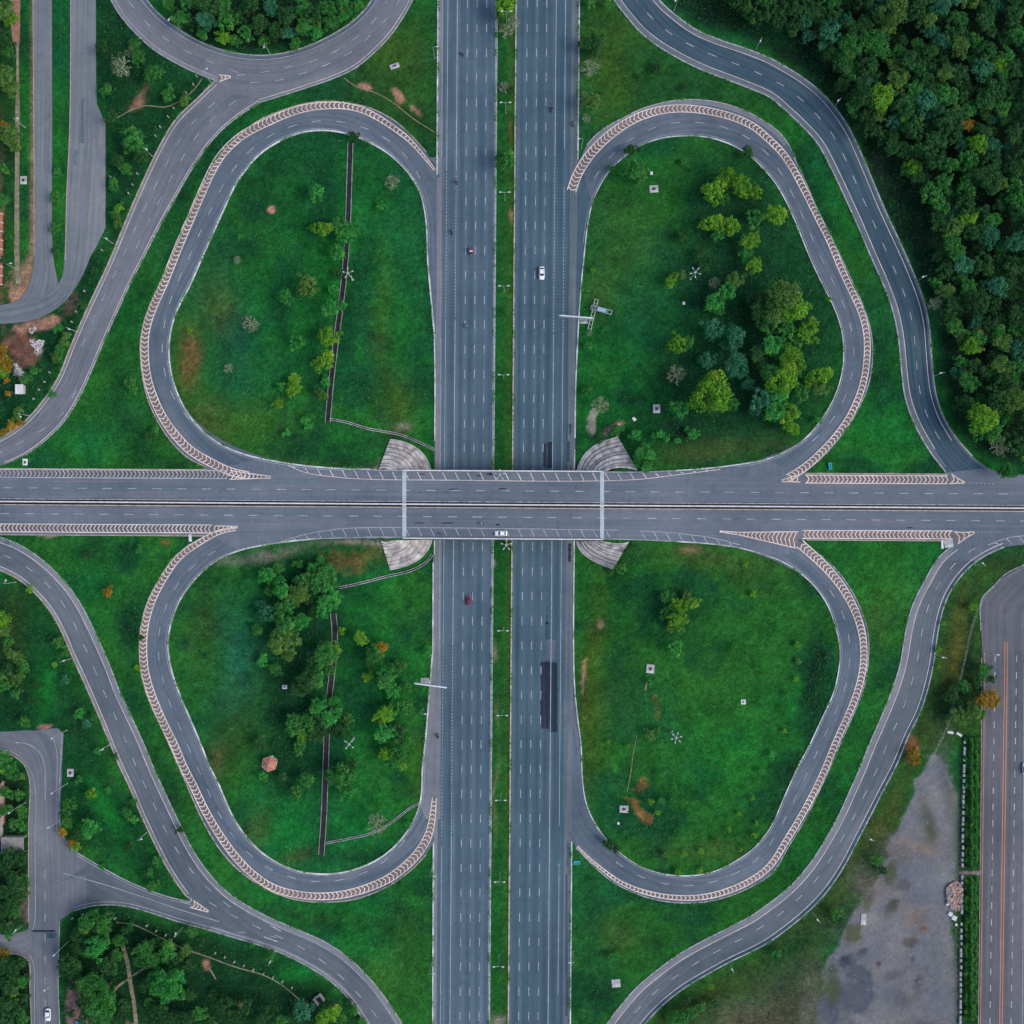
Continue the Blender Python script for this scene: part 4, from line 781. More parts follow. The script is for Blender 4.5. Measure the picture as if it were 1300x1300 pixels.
for rd_, O, I, fo, ph in ((nwl, NW_O, NW_I[2:], .68, 40), (nel, NE_O, NE_I[2:-1], .66, 30), (swl, SW_O, SW_I[3:-2], .66, 12), (sel, SE_O[2:], SE_I[5:-3], .62, 30)):
    n = 300; l = resample(curve(O, 3, 16), n); r = resample(curve(I, 3, 16), n)
    # lane line sits midway between the chevron band and the inner kerb
    d = np.linalg.norm(l-r, axis=1); g = np.array([l[k]+(r[k]-l[k])*(0.5+5.2/max(d[k], 12)) for k in range(n)])
    p = Paint(.17); p.dashes(smooth_path(g, 6)[6:-30], 31.0, 11.5, .8, ph, ready=True); p.obj('lane_markings', M['dim'], rd_)
    q = Paint(.165); e = curve(I, 4, 16); sgn = 1 if rd_ is not None else -1
    m0 = l[n//2]; k = len(e)//2; sg = 1 if np.linalg.norm(offset(e, 3.0)[k]-m0) < np.linalg.norm(offset(e, -3.0)[k]-m0) else -1
    q.strip(offset(e, 2.6*sg)[4:-8], .45, ready=True); q.obj('edge_line', M['dim'], rd_)
p = Paint(.17)
cA = midline([(430,98),(388.5,111.7),(350,124)][::-1][:0]+A2_L[:15], A2_R[:15], .36); cB = midline(A2_L[:15], A2_R[:15], .64)
p.dashes(near_clip(cA, y1=470, y0=128), 31.3, 11, .7, 2, ready=True); p.dashes(near_clip(cB, y1=330), 31.3, 11, .7, 12, ready=True)
p.dashes([(298,96),(330,93),(350,88),(390,80),(430,63),(470,32),(492,0),(505,-30)], 31.3, 11, .7, 2); p.dashes([(312,105),(345,104),(385,93),(420,80),(455,60),(478,36),(497,18),(512,-10)], 31.3, 11, .7, 6)
p.dashes([(80,470),(60,506),(40,535)][:0]+[(98,492),(84,520),(62,540),(30,560),(0,575),(-40,590)], 31.3, 11, .7, 4)
p.obj('lane_markings', M['white'], ra)
p = Paint(.17); p.dashes(midline(A1_U[:8], A1_L[:10], .5), 31.3, 11, .8, 20, ready=True)
for e, s in ((A1_U, 5.5), (A1_L[:9], 5.0)): c = curve(e, 4, 16); p.strip(offset(c, -s if e is A1_U else s), .6, ready=True)
p.obj('lane_markings', M['white'], ra1)
p = Paint(.165)
for e, s in ((A2_L, 4.5), (A2_R, -2.6), (A1_L[10:], 3.5)): c = curve(e, 4, 16); p.strip(offset(c, s), .65, ready=True)
p.obj('edge_lines', M['pink'], ra)
def simple_lines(rd_, Lp, Rp, so, si, mat='white', fo=.5, ph=8, clipd=None):
    p = Paint(.17); c = midline(Lp, Rp, fo); p.dashes(c, 31.3, 11, .85, ph, ready=True); p.obj('lane_markings', M['white'], rd_)
    q = Paint(.168)
    for e, s in ((Lp, so), (Rp, si)): q.strip(offset(curve(e, 4, 16), s), .7, ready=True)
    q.obj('edge_lines', M[mat], rd_)
simple_lines(rb, B_I[:25], B_O[:26], 7, -6.5, 'pink', .5, 4); simple_lines(rd, D_L[2:], D_R[2:], 8, -5, 'pink', .5, 6)
simple_lines(rc, C_L, C_R[:21], 4.5, -6.5, 'pink', .5, 14)
p = Paint(.172); p.dashes([(262,1143),(292,1160),(327,1177),(365,1194),(400,1213),(430,1237),(455,1262),(478,1290),(495,1320)], 31.3, 11, .8, 4); p.dashes([(300,1192-9),(327,1185),(360,1190+2)], 40, 10, .6, 2)
p.strip([(80,1108),(130,1122),(180,1138),(230,1155),(279,1170)], .7); p.strip(offset(curve(C_R[18:], 4, 16), -6.5), .7, ready=True); p.strip(offset(curve(C_B[1:], 4, 16), 4), .6, ready=True); p.strip(offset(curve(CN_T[1:7], 4, 16), -3), .6, ready=True)
p.strip([(344,1175),(357,1182)], 1.3); p.strip([(335,1189),(352,1195)], 1.3)
p.obj('lane_markings', M['white'], rc)
p = Paint(.15); p.strip([(20,942.5),(30,943),(42,947),(52,957),(57,972),(57.5,990),(57.5,1017)], .8); p.dashes(lerpfn((57.5,1105),(57.5,1400)), 27, 10, .7, ready=True); p.strip([(68,938),(72,950),(72.5,1000),(72.5,1055)], .6)
p.strip([(-40,952),(0,951),(18,955),(34,970),(44,992),(44.5,1060),(44.5,1170),(42,1180)], .6); p.strip([(38,1212),(43,1222),(44,1260),(44.5,1340)], .6); p.obj('lane_markings', M['dim'], nr)
p = Paint(.14)
for x0, x1 in ((1263.2, 1256.5), (1290.5, 1283.3)): p.dashes([(x0+(x1-x0)*(y-830)/470, y) for y in np.linspace(830, 1700, 300)], 20.9, 8.5, 1.0, 2, ready=True)
p.strip([(1300,845),(1299,1000),(1297.5,1300),(1292,1600)], .6, sm=0); p.obj('lane_markings', M['white'], av)
p = Paint(.142)
for d in (-1.6, 1.6): p.strip([(1277.3+d-(y-815)*.0142, y) for y in np.linspace(815, 1700, 60)], 1.0, ready=True)
p.strip([(1250,825),(1248.5,970),(1247,1100),(1244.5,1300),(1240,1600)], .8, sm=0); p.obj('centre_lines', M['orange'], av)

# ------------------------------------------------------------------ kerbs
K = M['kerb']; KP = M['kerbp']
for e, par in ((NW_I, nwl), (NE_I, nel), (SW_I, swl), (SE_I, sel)): kerb('kerb', e, 1.8 if par in (nwl, swl) else 1.4, .22, M['hkerb'], par)
for e, par, m in ((NW_O[1:-1], nwl, KP), (NE_O[1:-2], nel, K), (SW_O[2:-1], swl, KP), (SE_O[1:-1], sel, K)): kerb('kerb', e, 1.1, .22, m, par)
for e, par, m, w in ((A2_L[:-2], ra, KP, 1.3), (A2_R[:-2], ra, K, 1.0), (A1_U, ra1, K, 1.2), (A1_L[:9], ra1, K, 1.0), (A1_L[10:], ra1, K, 1.0), (B_I[:26], rb, K, 1.5), (B_O[:27], rb, K, 1.7), (C_L[2:], rc, KP, 1.2), (C_R, rc, K, 1.0), (C_B[1:], rc, K, 1.1), (CN_T[1:7], rc1, K, 1.1), (D_L[2:], rd, K, 1.2), (D_R[2:], rd, K, 1.4)):
    kerb('kerb', e, w, .22, m, par)
kerb('kerb', [(275,103.3),(270,103.5),(272,104.5)], 1.2, .22, K, ra, step=1, sm=0); kerb('kerb', [(236,1137),(243,1141),(240,1146),(230,1144)], 1.2, .22, K, rc, step=2, sm=0)
kerb('kerb', hl(556, 549, -300, 222, 30), 1.6, .22, M['hkerb'], hw, ready=True); kerb('kerb', hl(555, 549.3, 1070, 1600, 30), 1.6, .22, M['hkerb'], hw, ready=True)
kerb('kerb', [(551.5,430),(552.3,480),(552,560)], 1.6, .25, M['hkerb'], hw); kerb('kerb', [(551.5,686),(551.5,704)], 1.2, .25, M['hkerb'], hw, sm=0); kerb('kerb', [(550,714),(549.5,830)], 1.6, .25, M['hkerb'], hw, sm=0)
kerb('kerb', hl(735.5, 723.8, -300, 203, 30), 1.5, .22, M['hkerb'], he, ready=True); kerb('kerb', hl(734, 724, 1068, 1600, 30), 1.5, .22, M['hkerb'], he, ready=True)
kerb('kerb', [(735,400),(732.5,450),(730.5,500),(730,556)], 1.7, .25, M['hkerb'], he); kerb('kerb', [(729.5,571),(729,596)], 1.7, .25, M['hkerb'], he, sm=0); kerb('kerb', [(729,686),(728,800),(728.7,860),(730,880)], 1.6, .25, M['hkerb'], he)
kerb('kerb', ln(631.3, 621.3, -400, 1700, 40), 1.5, .22, M['kerb'], hw, ready=True); kerb('kerb', ln(655.3, 645.3, -400, 1700, 40), 1.7, .22, M['kerbp'], he, ready=True)
for a, b2, y0, y1, m in ((-300, 262, 594.8, 602.5, KP), (1022, 1203, 602, 602.7, KP), (-300, 262, 678.7, 687.3, KP), (1024, 1208, 686, 687.2, KP)):
    xs_ = np.linspace(a, b2, 40); f0 = (lambda x: sfun(x, 594.8, 602.5)) if y0 < 640 else (lambda x: sfun(x, 678.7, 687.3))
    kerb('kerb', [(x, f0(x)) for x in xs_], 1.0, .26, m, ew, z=ZB+.04, ready=True, base=-.5)
for x0, x1, ya, yb in ((770, 1, 0, 0),): pass
kerb('kerb', [(515,597.5),(470,596.5),(426,594.3)], 1.1, .3, K, ew, z=ZB, base=-.5); kerb('kerb', [(765,599.2),(812,599.4),(858,597.6)], 1.1, .3, K, ew, z=ZB, base=-.5)
kerb('kerb', [(515,682),(460,681.9),(420,683.2),(398,684.2)], 1.1, .3, K, ew, z=ZB, base=-.5); kerb('kerb', [(765,683.8),(810,685),(856,687.3)], 1.1, .3, K, ew, z=ZB, base=-.5)
kerb('kerb', [(42,-100),(42,0),(43,160),(43.5,325)], .8, .12, KP, sv); kerb('kerb', [(90,-100),(90,0),(89,150),(85,250),(83,330)], .9, .15, KP, sv2)
kerb('kerb', [(-60,955.5),(0,955.2),(15,958.6),(30.5,970.5),(37.5,990),(36.6,1050),(36.3,1170)], .9, .15, KP, nr, sm=4); kerb('kerb', [(-20,1212),(25,1212),(37,1222),(38,1250),(41,1320)], .9, .15, KP, nr, sm=4)
kerb('kerb', [(78.5,932),(79,1058),(99,1082)], .8, .15, K, nr, sm=2); kerb('kerb', [(76,1170),(74,1250),(77,1320)], .8, .15, K, nr, sm=2); kerb('kerb', [(1300,717),(1277,728),(1262,743),(1246,761),(1245,800)], 1.0, .15, K, av, sm=4)
kerb('kerb', [(1246,835),(1245.4,1000),(1244.3,1097),(1242,1300)], .7, .12, KP, av, sm=4)
# ------------------------------------------------------------------ bridge
def top(name, loc, label, cat, group=None, rz=0): o = empty(name, loc, rz); tag(o, label, cat, group); return o
bx0, bx1 = 511.5, 766.0
def yN(x): return 597.3+1.4*(x-511)/255
def yS(x): return 683.0+1.8*(x-511)/255
bridge = top('overpass_bridge', (0, 0, 0), 'grey concrete overpass deck carrying the east-west road above the highway', 'bridge')
def slab(name, y0f, y1f, z0, z1, mat, x0=bx0, x1=bx1, parent=bridge, zr=ZB, n=2):
    m = MB(); 
    c = [(x0, y0f(x0)), (x1, y0f(x1)), (x1, y1f(x1)), (x0, y1f(x0))]
    w = [PX(a, b_, zr) for a, b_ in c]
    m.loft([[(p[0], p[1], z0) for p in w], [(p[0], p[1], z1) for p in w]]); o = m.obj(name, mat, parent)
    bm = bmesh.new(); bm.from_mesh(o.data); bmesh.ops.recalc_face_normals(bm, faces=bm.faces); bm.to_mesh(o.data); bm.free(); return o
slab('deck', lambda x: yN(x)-.9, lambda x: yS(x)+.9, ZB-0.45, ZB+.02, M['conc'])
for k in range(8):
    f = (k+.5)/8
    slab('girder', lambda x, f=f: yN(x)*(1-f)+yS(x)*f-1.6, lambda x, f=f: yN(x)*(1-f)+yS(x)*f+1.6, ZB-1.5, ZB-.44, M['conc'], bx0+8, bx1-8)
slab('parapet', lambda x: yN(x)-.8, lambda x: yN(x)+.6, ZB-.6, ZB+1.0, M['concl']); slab('parapet', lambda x: yS(x)-.6, lambda x: yS(x)+.8, ZB-.6, ZB+1.0, M['concl'])
for x in (513.3, 764.3): slab('expansion_joint', lambda x_: yN(x_)+1.0, lambda x_: yS(x_)-1.0, ZB+.12, ZB+.20, M['joint'], x-2.5, x+2.5)
slab('drainage_pipe', lambda x: yN(x)-1.6, lambda x: yN(x)-1.0, ZB-.2, ZB+.1, M['blackp'], 640, 747); slab('drainage_pipe', lambda x: yS(x)+1.0, lambda x: yS(x)+1.6, ZB-.2, ZB+.1, M['blackp'], 532, 745)
for xp, xg in ((640.5, 'mid'), (557, 'w'), (729.5, 'e')):
    for f in (.12, .37, .63, .88):
        y = yN(xp)*(1-f)+yS(xp)*f; a = PX(xp, y, 3); zg = float(hz(*a)); m = MB(); m.tube((a[0], a[1], zg-.3), (a[0], a[1], ZB-2.2), .55, .55, 14); m.obj('pier', M['conc'], bridge, True)
    slab('pier_cap', lambda x: yN(x)+4, lambda x: yS(x)-4, ZB-2.25, ZB-1.5, M['conc'], xp-2.6, xp+2.6)
# median barrier of the east-west road
mb = top('median_barrier', (0, 0, 0), 'long pale concrete barrier along the middle of the overpass road', 'barrier')
xs_ = np.linspace(-300, 1600, 120)
o = ribbon('gravel_strip', np.stack([xs_, sfun(xs_, 633.2, 641.6)], 1), np.stack([xs_, sfun(xs_, 640.8, 649.0)], 1), .17, M['dark_bed'], mb, z=ZB, na=2, pre=True)
kerb('barrier_wall', np.stack([xs_, sfun(xs_, 636.6, 645.2)], 1), 1.7, .85, M['concl'], mb, z=ZB+.1, ready=True)
kerb('side_kerb', np.stack([xs_, sfun(xs_, 633.2, 641.6)], 1), 1.0, .32, M['kerb'], mb, z=ZB+.1, ready=True); kerb('side_kerb', np.stack([xs_, sfun(xs_, 640.6, 649.2)], 1), 1.1, .32, M['kerbp'], mb, z=ZB+.1, ready=True)
# stone aprons on the abutment slopes
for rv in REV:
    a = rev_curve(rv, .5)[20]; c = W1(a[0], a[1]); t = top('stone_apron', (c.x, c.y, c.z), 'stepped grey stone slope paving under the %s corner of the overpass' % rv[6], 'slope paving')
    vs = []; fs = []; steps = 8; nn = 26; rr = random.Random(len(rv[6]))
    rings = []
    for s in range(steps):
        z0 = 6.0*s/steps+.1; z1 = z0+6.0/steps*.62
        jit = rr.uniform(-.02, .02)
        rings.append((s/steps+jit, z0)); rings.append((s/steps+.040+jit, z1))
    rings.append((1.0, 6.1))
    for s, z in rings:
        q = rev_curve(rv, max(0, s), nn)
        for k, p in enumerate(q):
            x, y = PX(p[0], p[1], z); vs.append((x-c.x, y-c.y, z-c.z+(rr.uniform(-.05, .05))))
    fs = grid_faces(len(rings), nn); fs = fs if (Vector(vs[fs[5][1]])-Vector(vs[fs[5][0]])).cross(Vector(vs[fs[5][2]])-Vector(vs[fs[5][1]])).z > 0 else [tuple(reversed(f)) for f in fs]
    mi_ = [1 if (f // (nn-1)) % 2 == 0 and f // (nn-1) > 0 else 0 for f in range(len(fs))]; mesh_obj('stepped_paving', vs, fs, [M['concp'], M['riser']], t, mi=mi_)  # riser rows coloured darker than the treads, shade painted in to show the steps
    m = MB(); q = rev_curve(rv, 0, 20)
    for p, r_ in zip(q[:-1], q[1:]):
        a, b2 = PX(p[0], p[1], .2), PX(r_[0], r_[1], .2); m.tube((a[0]-c.x, a[1]-c.y, .25-c.z), (b2[0]-c.x, b2[1]-c.y, .25-c.z), .28, .28, 6)
    m.obj('toe_kerb', M['conc'], t)
# open drains
def drain(pts, w, label, sm=8, wm='drainw'):
    c = curve(pts, 4, sm); a = W1(*c[len(c)//2]); t = top('open_drain', (0, 0, 0), label, 'drain')
    ribbon('drain_bed', offset(c, w/2), offset(c, -w/2), .05, M['dark_bed'], t, na=3, pre=True)  # no channel is cut: its shade is painted into this flat dark bed
    kerb('side_wall', offset(c, w/2), .7, .30, M[wm], t, ready=True); kerb('side_wall', offset(c, -w/2), .7, .30, M[wm], t, ready=True); return t
drain([(445,182),(443.5,230),(441.5,290),(438,340),(433,385),(427,430),(421,480),(416,536)], 6.4, 'long dark open drain with concrete edges across the northwest lawn')
drain([(419,532),(440,536),(470,545),(500,550),(520,556),(535,563),(552,571)], 2.2, 'narrow concrete drain from the lawn to the highway northwest of the bridge', wm='kerb')
drain([(430,746),(455,741),(490,732),(520,725),(540,715),(549,704)], 2.4, 'narrow concrete drain from the lawn to the highway southwest of the bridge', wm='kerb')
drain([(423,778),(425,800),(424,830),(421,860),(418,885),(415,930),(413,990),(411,1040),(408,1085)], 7, 'wide dark open drain with concrete edges across the southwest lawn')
drain([(414,1070),(440,1065),(470,1058),(495,1045),(520,1026),(532,1019)], 2.0, 'thin concrete drain from the big drain to the southwest loop', wm='kerb')

# ------------------------------------------------------------------ vegetation
def crown_mesh(seed, nleaf, size, flat=0.78, lobes=8, squash=1.0):
    r = np.random.RandomState(seed); L = []; ph = r.uniform(0, 6.28, 3); el = r.uniform(.8, 1.15)
    out = lambda a: 1+.16*math.sin(2*a+ph[0])+.13*math.sin(3*a+ph[1])+.09*math.sin(5*a+ph[2])
    L.append((np.array((0, 0, .0)), .42))
    tries = 0
    while len(L) < lobes*3+2 and tries < 4000:
        tries += 1; a = r.uniform(0, 6.28); d = math.sqrt(r.uniform(0, 1))*.80; rr_ = out(a); q = r.uniform(.15, .29)*(1.25 if lobes < 7 else 1.0)
        c = np.array((d*rr_*math.cos(a)*el, d*rr_*math.sin(a)/el, .42*math.sqrt(max(0, 1-(d/.85)**2))+r.uniform(-.22, .12)))
        if all(np.linalg.norm(c-c2) > .62*max(q, q2) for c2, q2 in L[1:]): L.append((c, q))
    wts = np.array([q*q for c, q in L]); wts /= wts.sum(); pick = r.choice(len(L), nleaf, p=wts)
    C_ = np.array([L[i][0] for i in pick]); Q = np.array([L[i][1] for i in pick])
    d = r.normal(size=(nleaf, 3)); d[:, 2] = d[:, 2]*.8+.45; d /= np.linalg.norm(d, axis=1)[:, None]
    rad = Q*(1-0.30*r.rand(nleaf)**2)*(1+.20*r.normal(size=nleaf)); P_ = C_+d*rad[:, None]; P_[:, 2] *= flat
    nrm = d*.8+r.normal(size=(nleaf, 3))*.42+np.array((0, 0, .5)); nrm /= np.linalg.norm(nrm, axis=1)[:, None]
    t = np.cross(nrm, r.normal(size=(nleaf, 3))); t /= np.linalg.norm(t, axis=1)[:, None]; b_ = np.cross(nrm, t)
    s = size*r.uniform(.55, 1.35, nleaf)[:, None]; e = s*r.uniform(.45, .8, (nleaf, 1))
    V = np.stack([P_-t*s, P_-b_*e-nrm*s*.15, P_+t*s, P_+b_*e-nrm*s*.15], 1).reshape(-1, 3)
    V[:, 2] += 1.45
    me = bpy.data.meshes.new('crown'); me.vertices.add(len(V)); me.vertices.foreach_set('co', V.astype(np.float32).ravel())
    me.loops.add(len(V)); me.loops.foreach_set('vertex_index', np.arange(len(V), dtype=np.int32)); me.polygons.add(nleaf); me.polygons.foreach_set('loop_start', np.arange(0, len(V), 4, dtype=np.int32))
    me.update(calc_edges=True); me.materials.append(F['M']); return me
CR_S = [crown_mesh(100+i, 520, .13, lobes=5) for i in range(6)]
CR_M = [crown_mesh(200+i, 1500, .078, lobes=9) for i in range(8)]
CR_L = [crown_mesh(300+i, 3200, .056, lobes=14) for i in range(5)]
CR_G = [crown_mesh(400+i, 420, .055, lobes=9) for i in range(3)]
def trunk_mesh(seed, h=1.15):
    r = random.Random(seed); m = MB(); m.tube((0, 0, -.1), (0.02, 0.01, h*.55), .075, .055, 7); m.tube((.02, .01, h*.55), (0, 0, h), .055, .035, 7)
    for k in range(5):
        a = k*1.26+r.uniform(-.3, .3); z = h*(.5+.09*k); m.tube((0, 0, z), (.45*math.cos(a), .45*math.sin(a), z+.35), .03, .012, 5)
    return m.mesh('trunk', M['bark'])
TR = [trunk_mesh(i) for i in range(4)]
def bare_mesh(seed):
    r = random.Random(seed); m = MB()
    def br(p, d, l, w, dep):
        q = (p[0]+d[0]*l, p[1]+d[1]*l, p[2]+d[2]*l); m.tube(p, q, w, w*.6, 4)
        if dep == 0: return
        for k in range(3 if dep > 1 else 4):
            v = Vector(d)+Vector((r.uniform(-1, 1), r.uniform(-1, 1), r.uniform(-.45, .5)))*.75; v.normalize(); br(q, tuple(v), l*r.uniform(.55, .8), w*.58, dep-1)
    m.tube((0, 0, -.1), (0, 0, .9), .07, .055, 6)
    for k in range(8):
        a = k*.785+r.uniform(-.25, .25); v = Vector((math.cos(a), math.sin(a), r.uniform(.25, .9))).normalized(); br((0, 0, r.uniform(.6, .9)), tuple(v), .38, .034, 3)
    return m.mesh('branches', M['barkp'])
BM = [bare_mesh(i) for i in range(3)]
PLANTS = []
def set_mat(o, m): o.material_slots[0].link = 'OBJECT'; o.material_slots[0].material = m
NTREE = [0]
def plant(px, py, r, c, region_, name=None, hf=1.0):
    k = NTREE[0]; NTREE[0] += 1; rm = r*S*1.08
    g = W1(px, py); zc = g.z+1.35*rm*hf; x, y = PX(px, py, zc); z = float(hz(x, y)); rr = random.Random(k*31+5)
    small = r < 8; bare = c == 'G'
    t = empty(name or ('bare_tree' if bare and r > 8 else ('shrub' if small else ('young_tree' if r < 11.5 else 'tree'))), (x, y, z), rr.uniform(0, 6.28)); t.scale = (rm*rr.uniform(.95, 1.08), rm*rr.uniform(.92, 1.05), rm*hf*rr.uniform(.9, 1.1))
    if bare:
        b_ = link(bpy.data.objects.new('branches', BM[k % 3]), t); cr_ = link(bpy.data.objects.new('crown', CR_G[k % 3]), t); set_mat(cr_, F['G'])
    else:
        me_ = (CR_S[k % 6] if small else (CR_M[k % 8] if r < 15.5 else CR_L[k % 5])); cr_ = link(bpy.data.objects.new('crown', me_), t); set_mat(cr_, F[c])
        link(bpy.data.objects.new('stem' if small else 'trunk', TR[k % 4]), t)
    PLANTS.append((t, px, py, r, c, region_)); return t
REG = {
 'nwl': ('northwest loop lawn', [('the northern drain end', (445,182)), ('the lamp mast', (445,352)), ('the southern drain end', (416,536))]),
 'nel': ('northeast loop lawn', [('the lamp mast', (877,352)), ('the northern concrete pad', (830,240)), ('the southern concrete pad', (834,519)), ('the stone apron', (780,575)), ('the eastern bend of the loop', (1068,440))]),
 'swl': ('southwest loop lawn', [('the pavilion', (344,967)), ('the lamp mast', (441,945)), ('the stone apron', (510,700)), ('the roadside sign', (541,866)), ('the drain end near the loop', (408,1085))]),
 'sel': ('southeast loop lawn', [('the central lamp mast', (859,936)), ('the stone apron', (760,705)), ('the ramp\'s southern bend', (850,1110)), ('the loop\'s eastern bend', (1066,825))]),
 'nwo': ('northwest edge land', [('the bare soil triangle', (178,128)), ('the widened pavement', (134,230)), ('the brick footpath', (20,30)), ('the stone rubble', (46,437)), ('the small hut', (28,495))]),
 'nwd': ('top-left wood', [('the western lamp', (228,36)), ('the eastern lamp', (343,68)), ('the top-edge bend of the road', (470,5))]),
 'ned': ('northeast wood', [('the northernmost ramp lamp', (856,13)), ('the second ramp lamp', (960,62)), ('the ramp lamp by the kerb step', (1058,137)), ('the lower middle ramp lamp', (1164,357)), ('the lowest ramp lamp', (1186,477)), ('the ramp merge', (1262,600)), ('the upper right corner', (1290,20)), ('the right photo edge', (1295,260))]),
 'nes': ('grass by the northeast ramp', [('the highway kerb', (737,90)), ('the loop', (760,165))]),
 'med': ('highway median', [('the top of the photo', (640,0)), ('the overpass', (640,590))]),
 'swo': ('land left of southwest ramp', [('the side road corner', (78,930)), ('the overpass road', (60,690)), ('the junction mouth', (99,1085)), ('the ramp split', (240,1140))]),
 'sww': ('west of side road', [('the sheet-roofed shed', (21,1070)), ('the side road mouth', (20,1200)), ('the road\'s inner bend', (20,960))]),
 'sws': ('southwest wood', [('the junction mouth', (76,1170)), ('the blue car', (103,1297)), ('the middle of the trodden path', (166,1240)), ('the small soil patch', (262,1226)), ('the stone gate', (405,1268))]),
 'seo': ('beyond the southeast ramp', [('the orange avenue line', (1277,815)), ('the white fence blocks', (1222,935)), ('the bottom of the ramp', (822,1295))]),
}
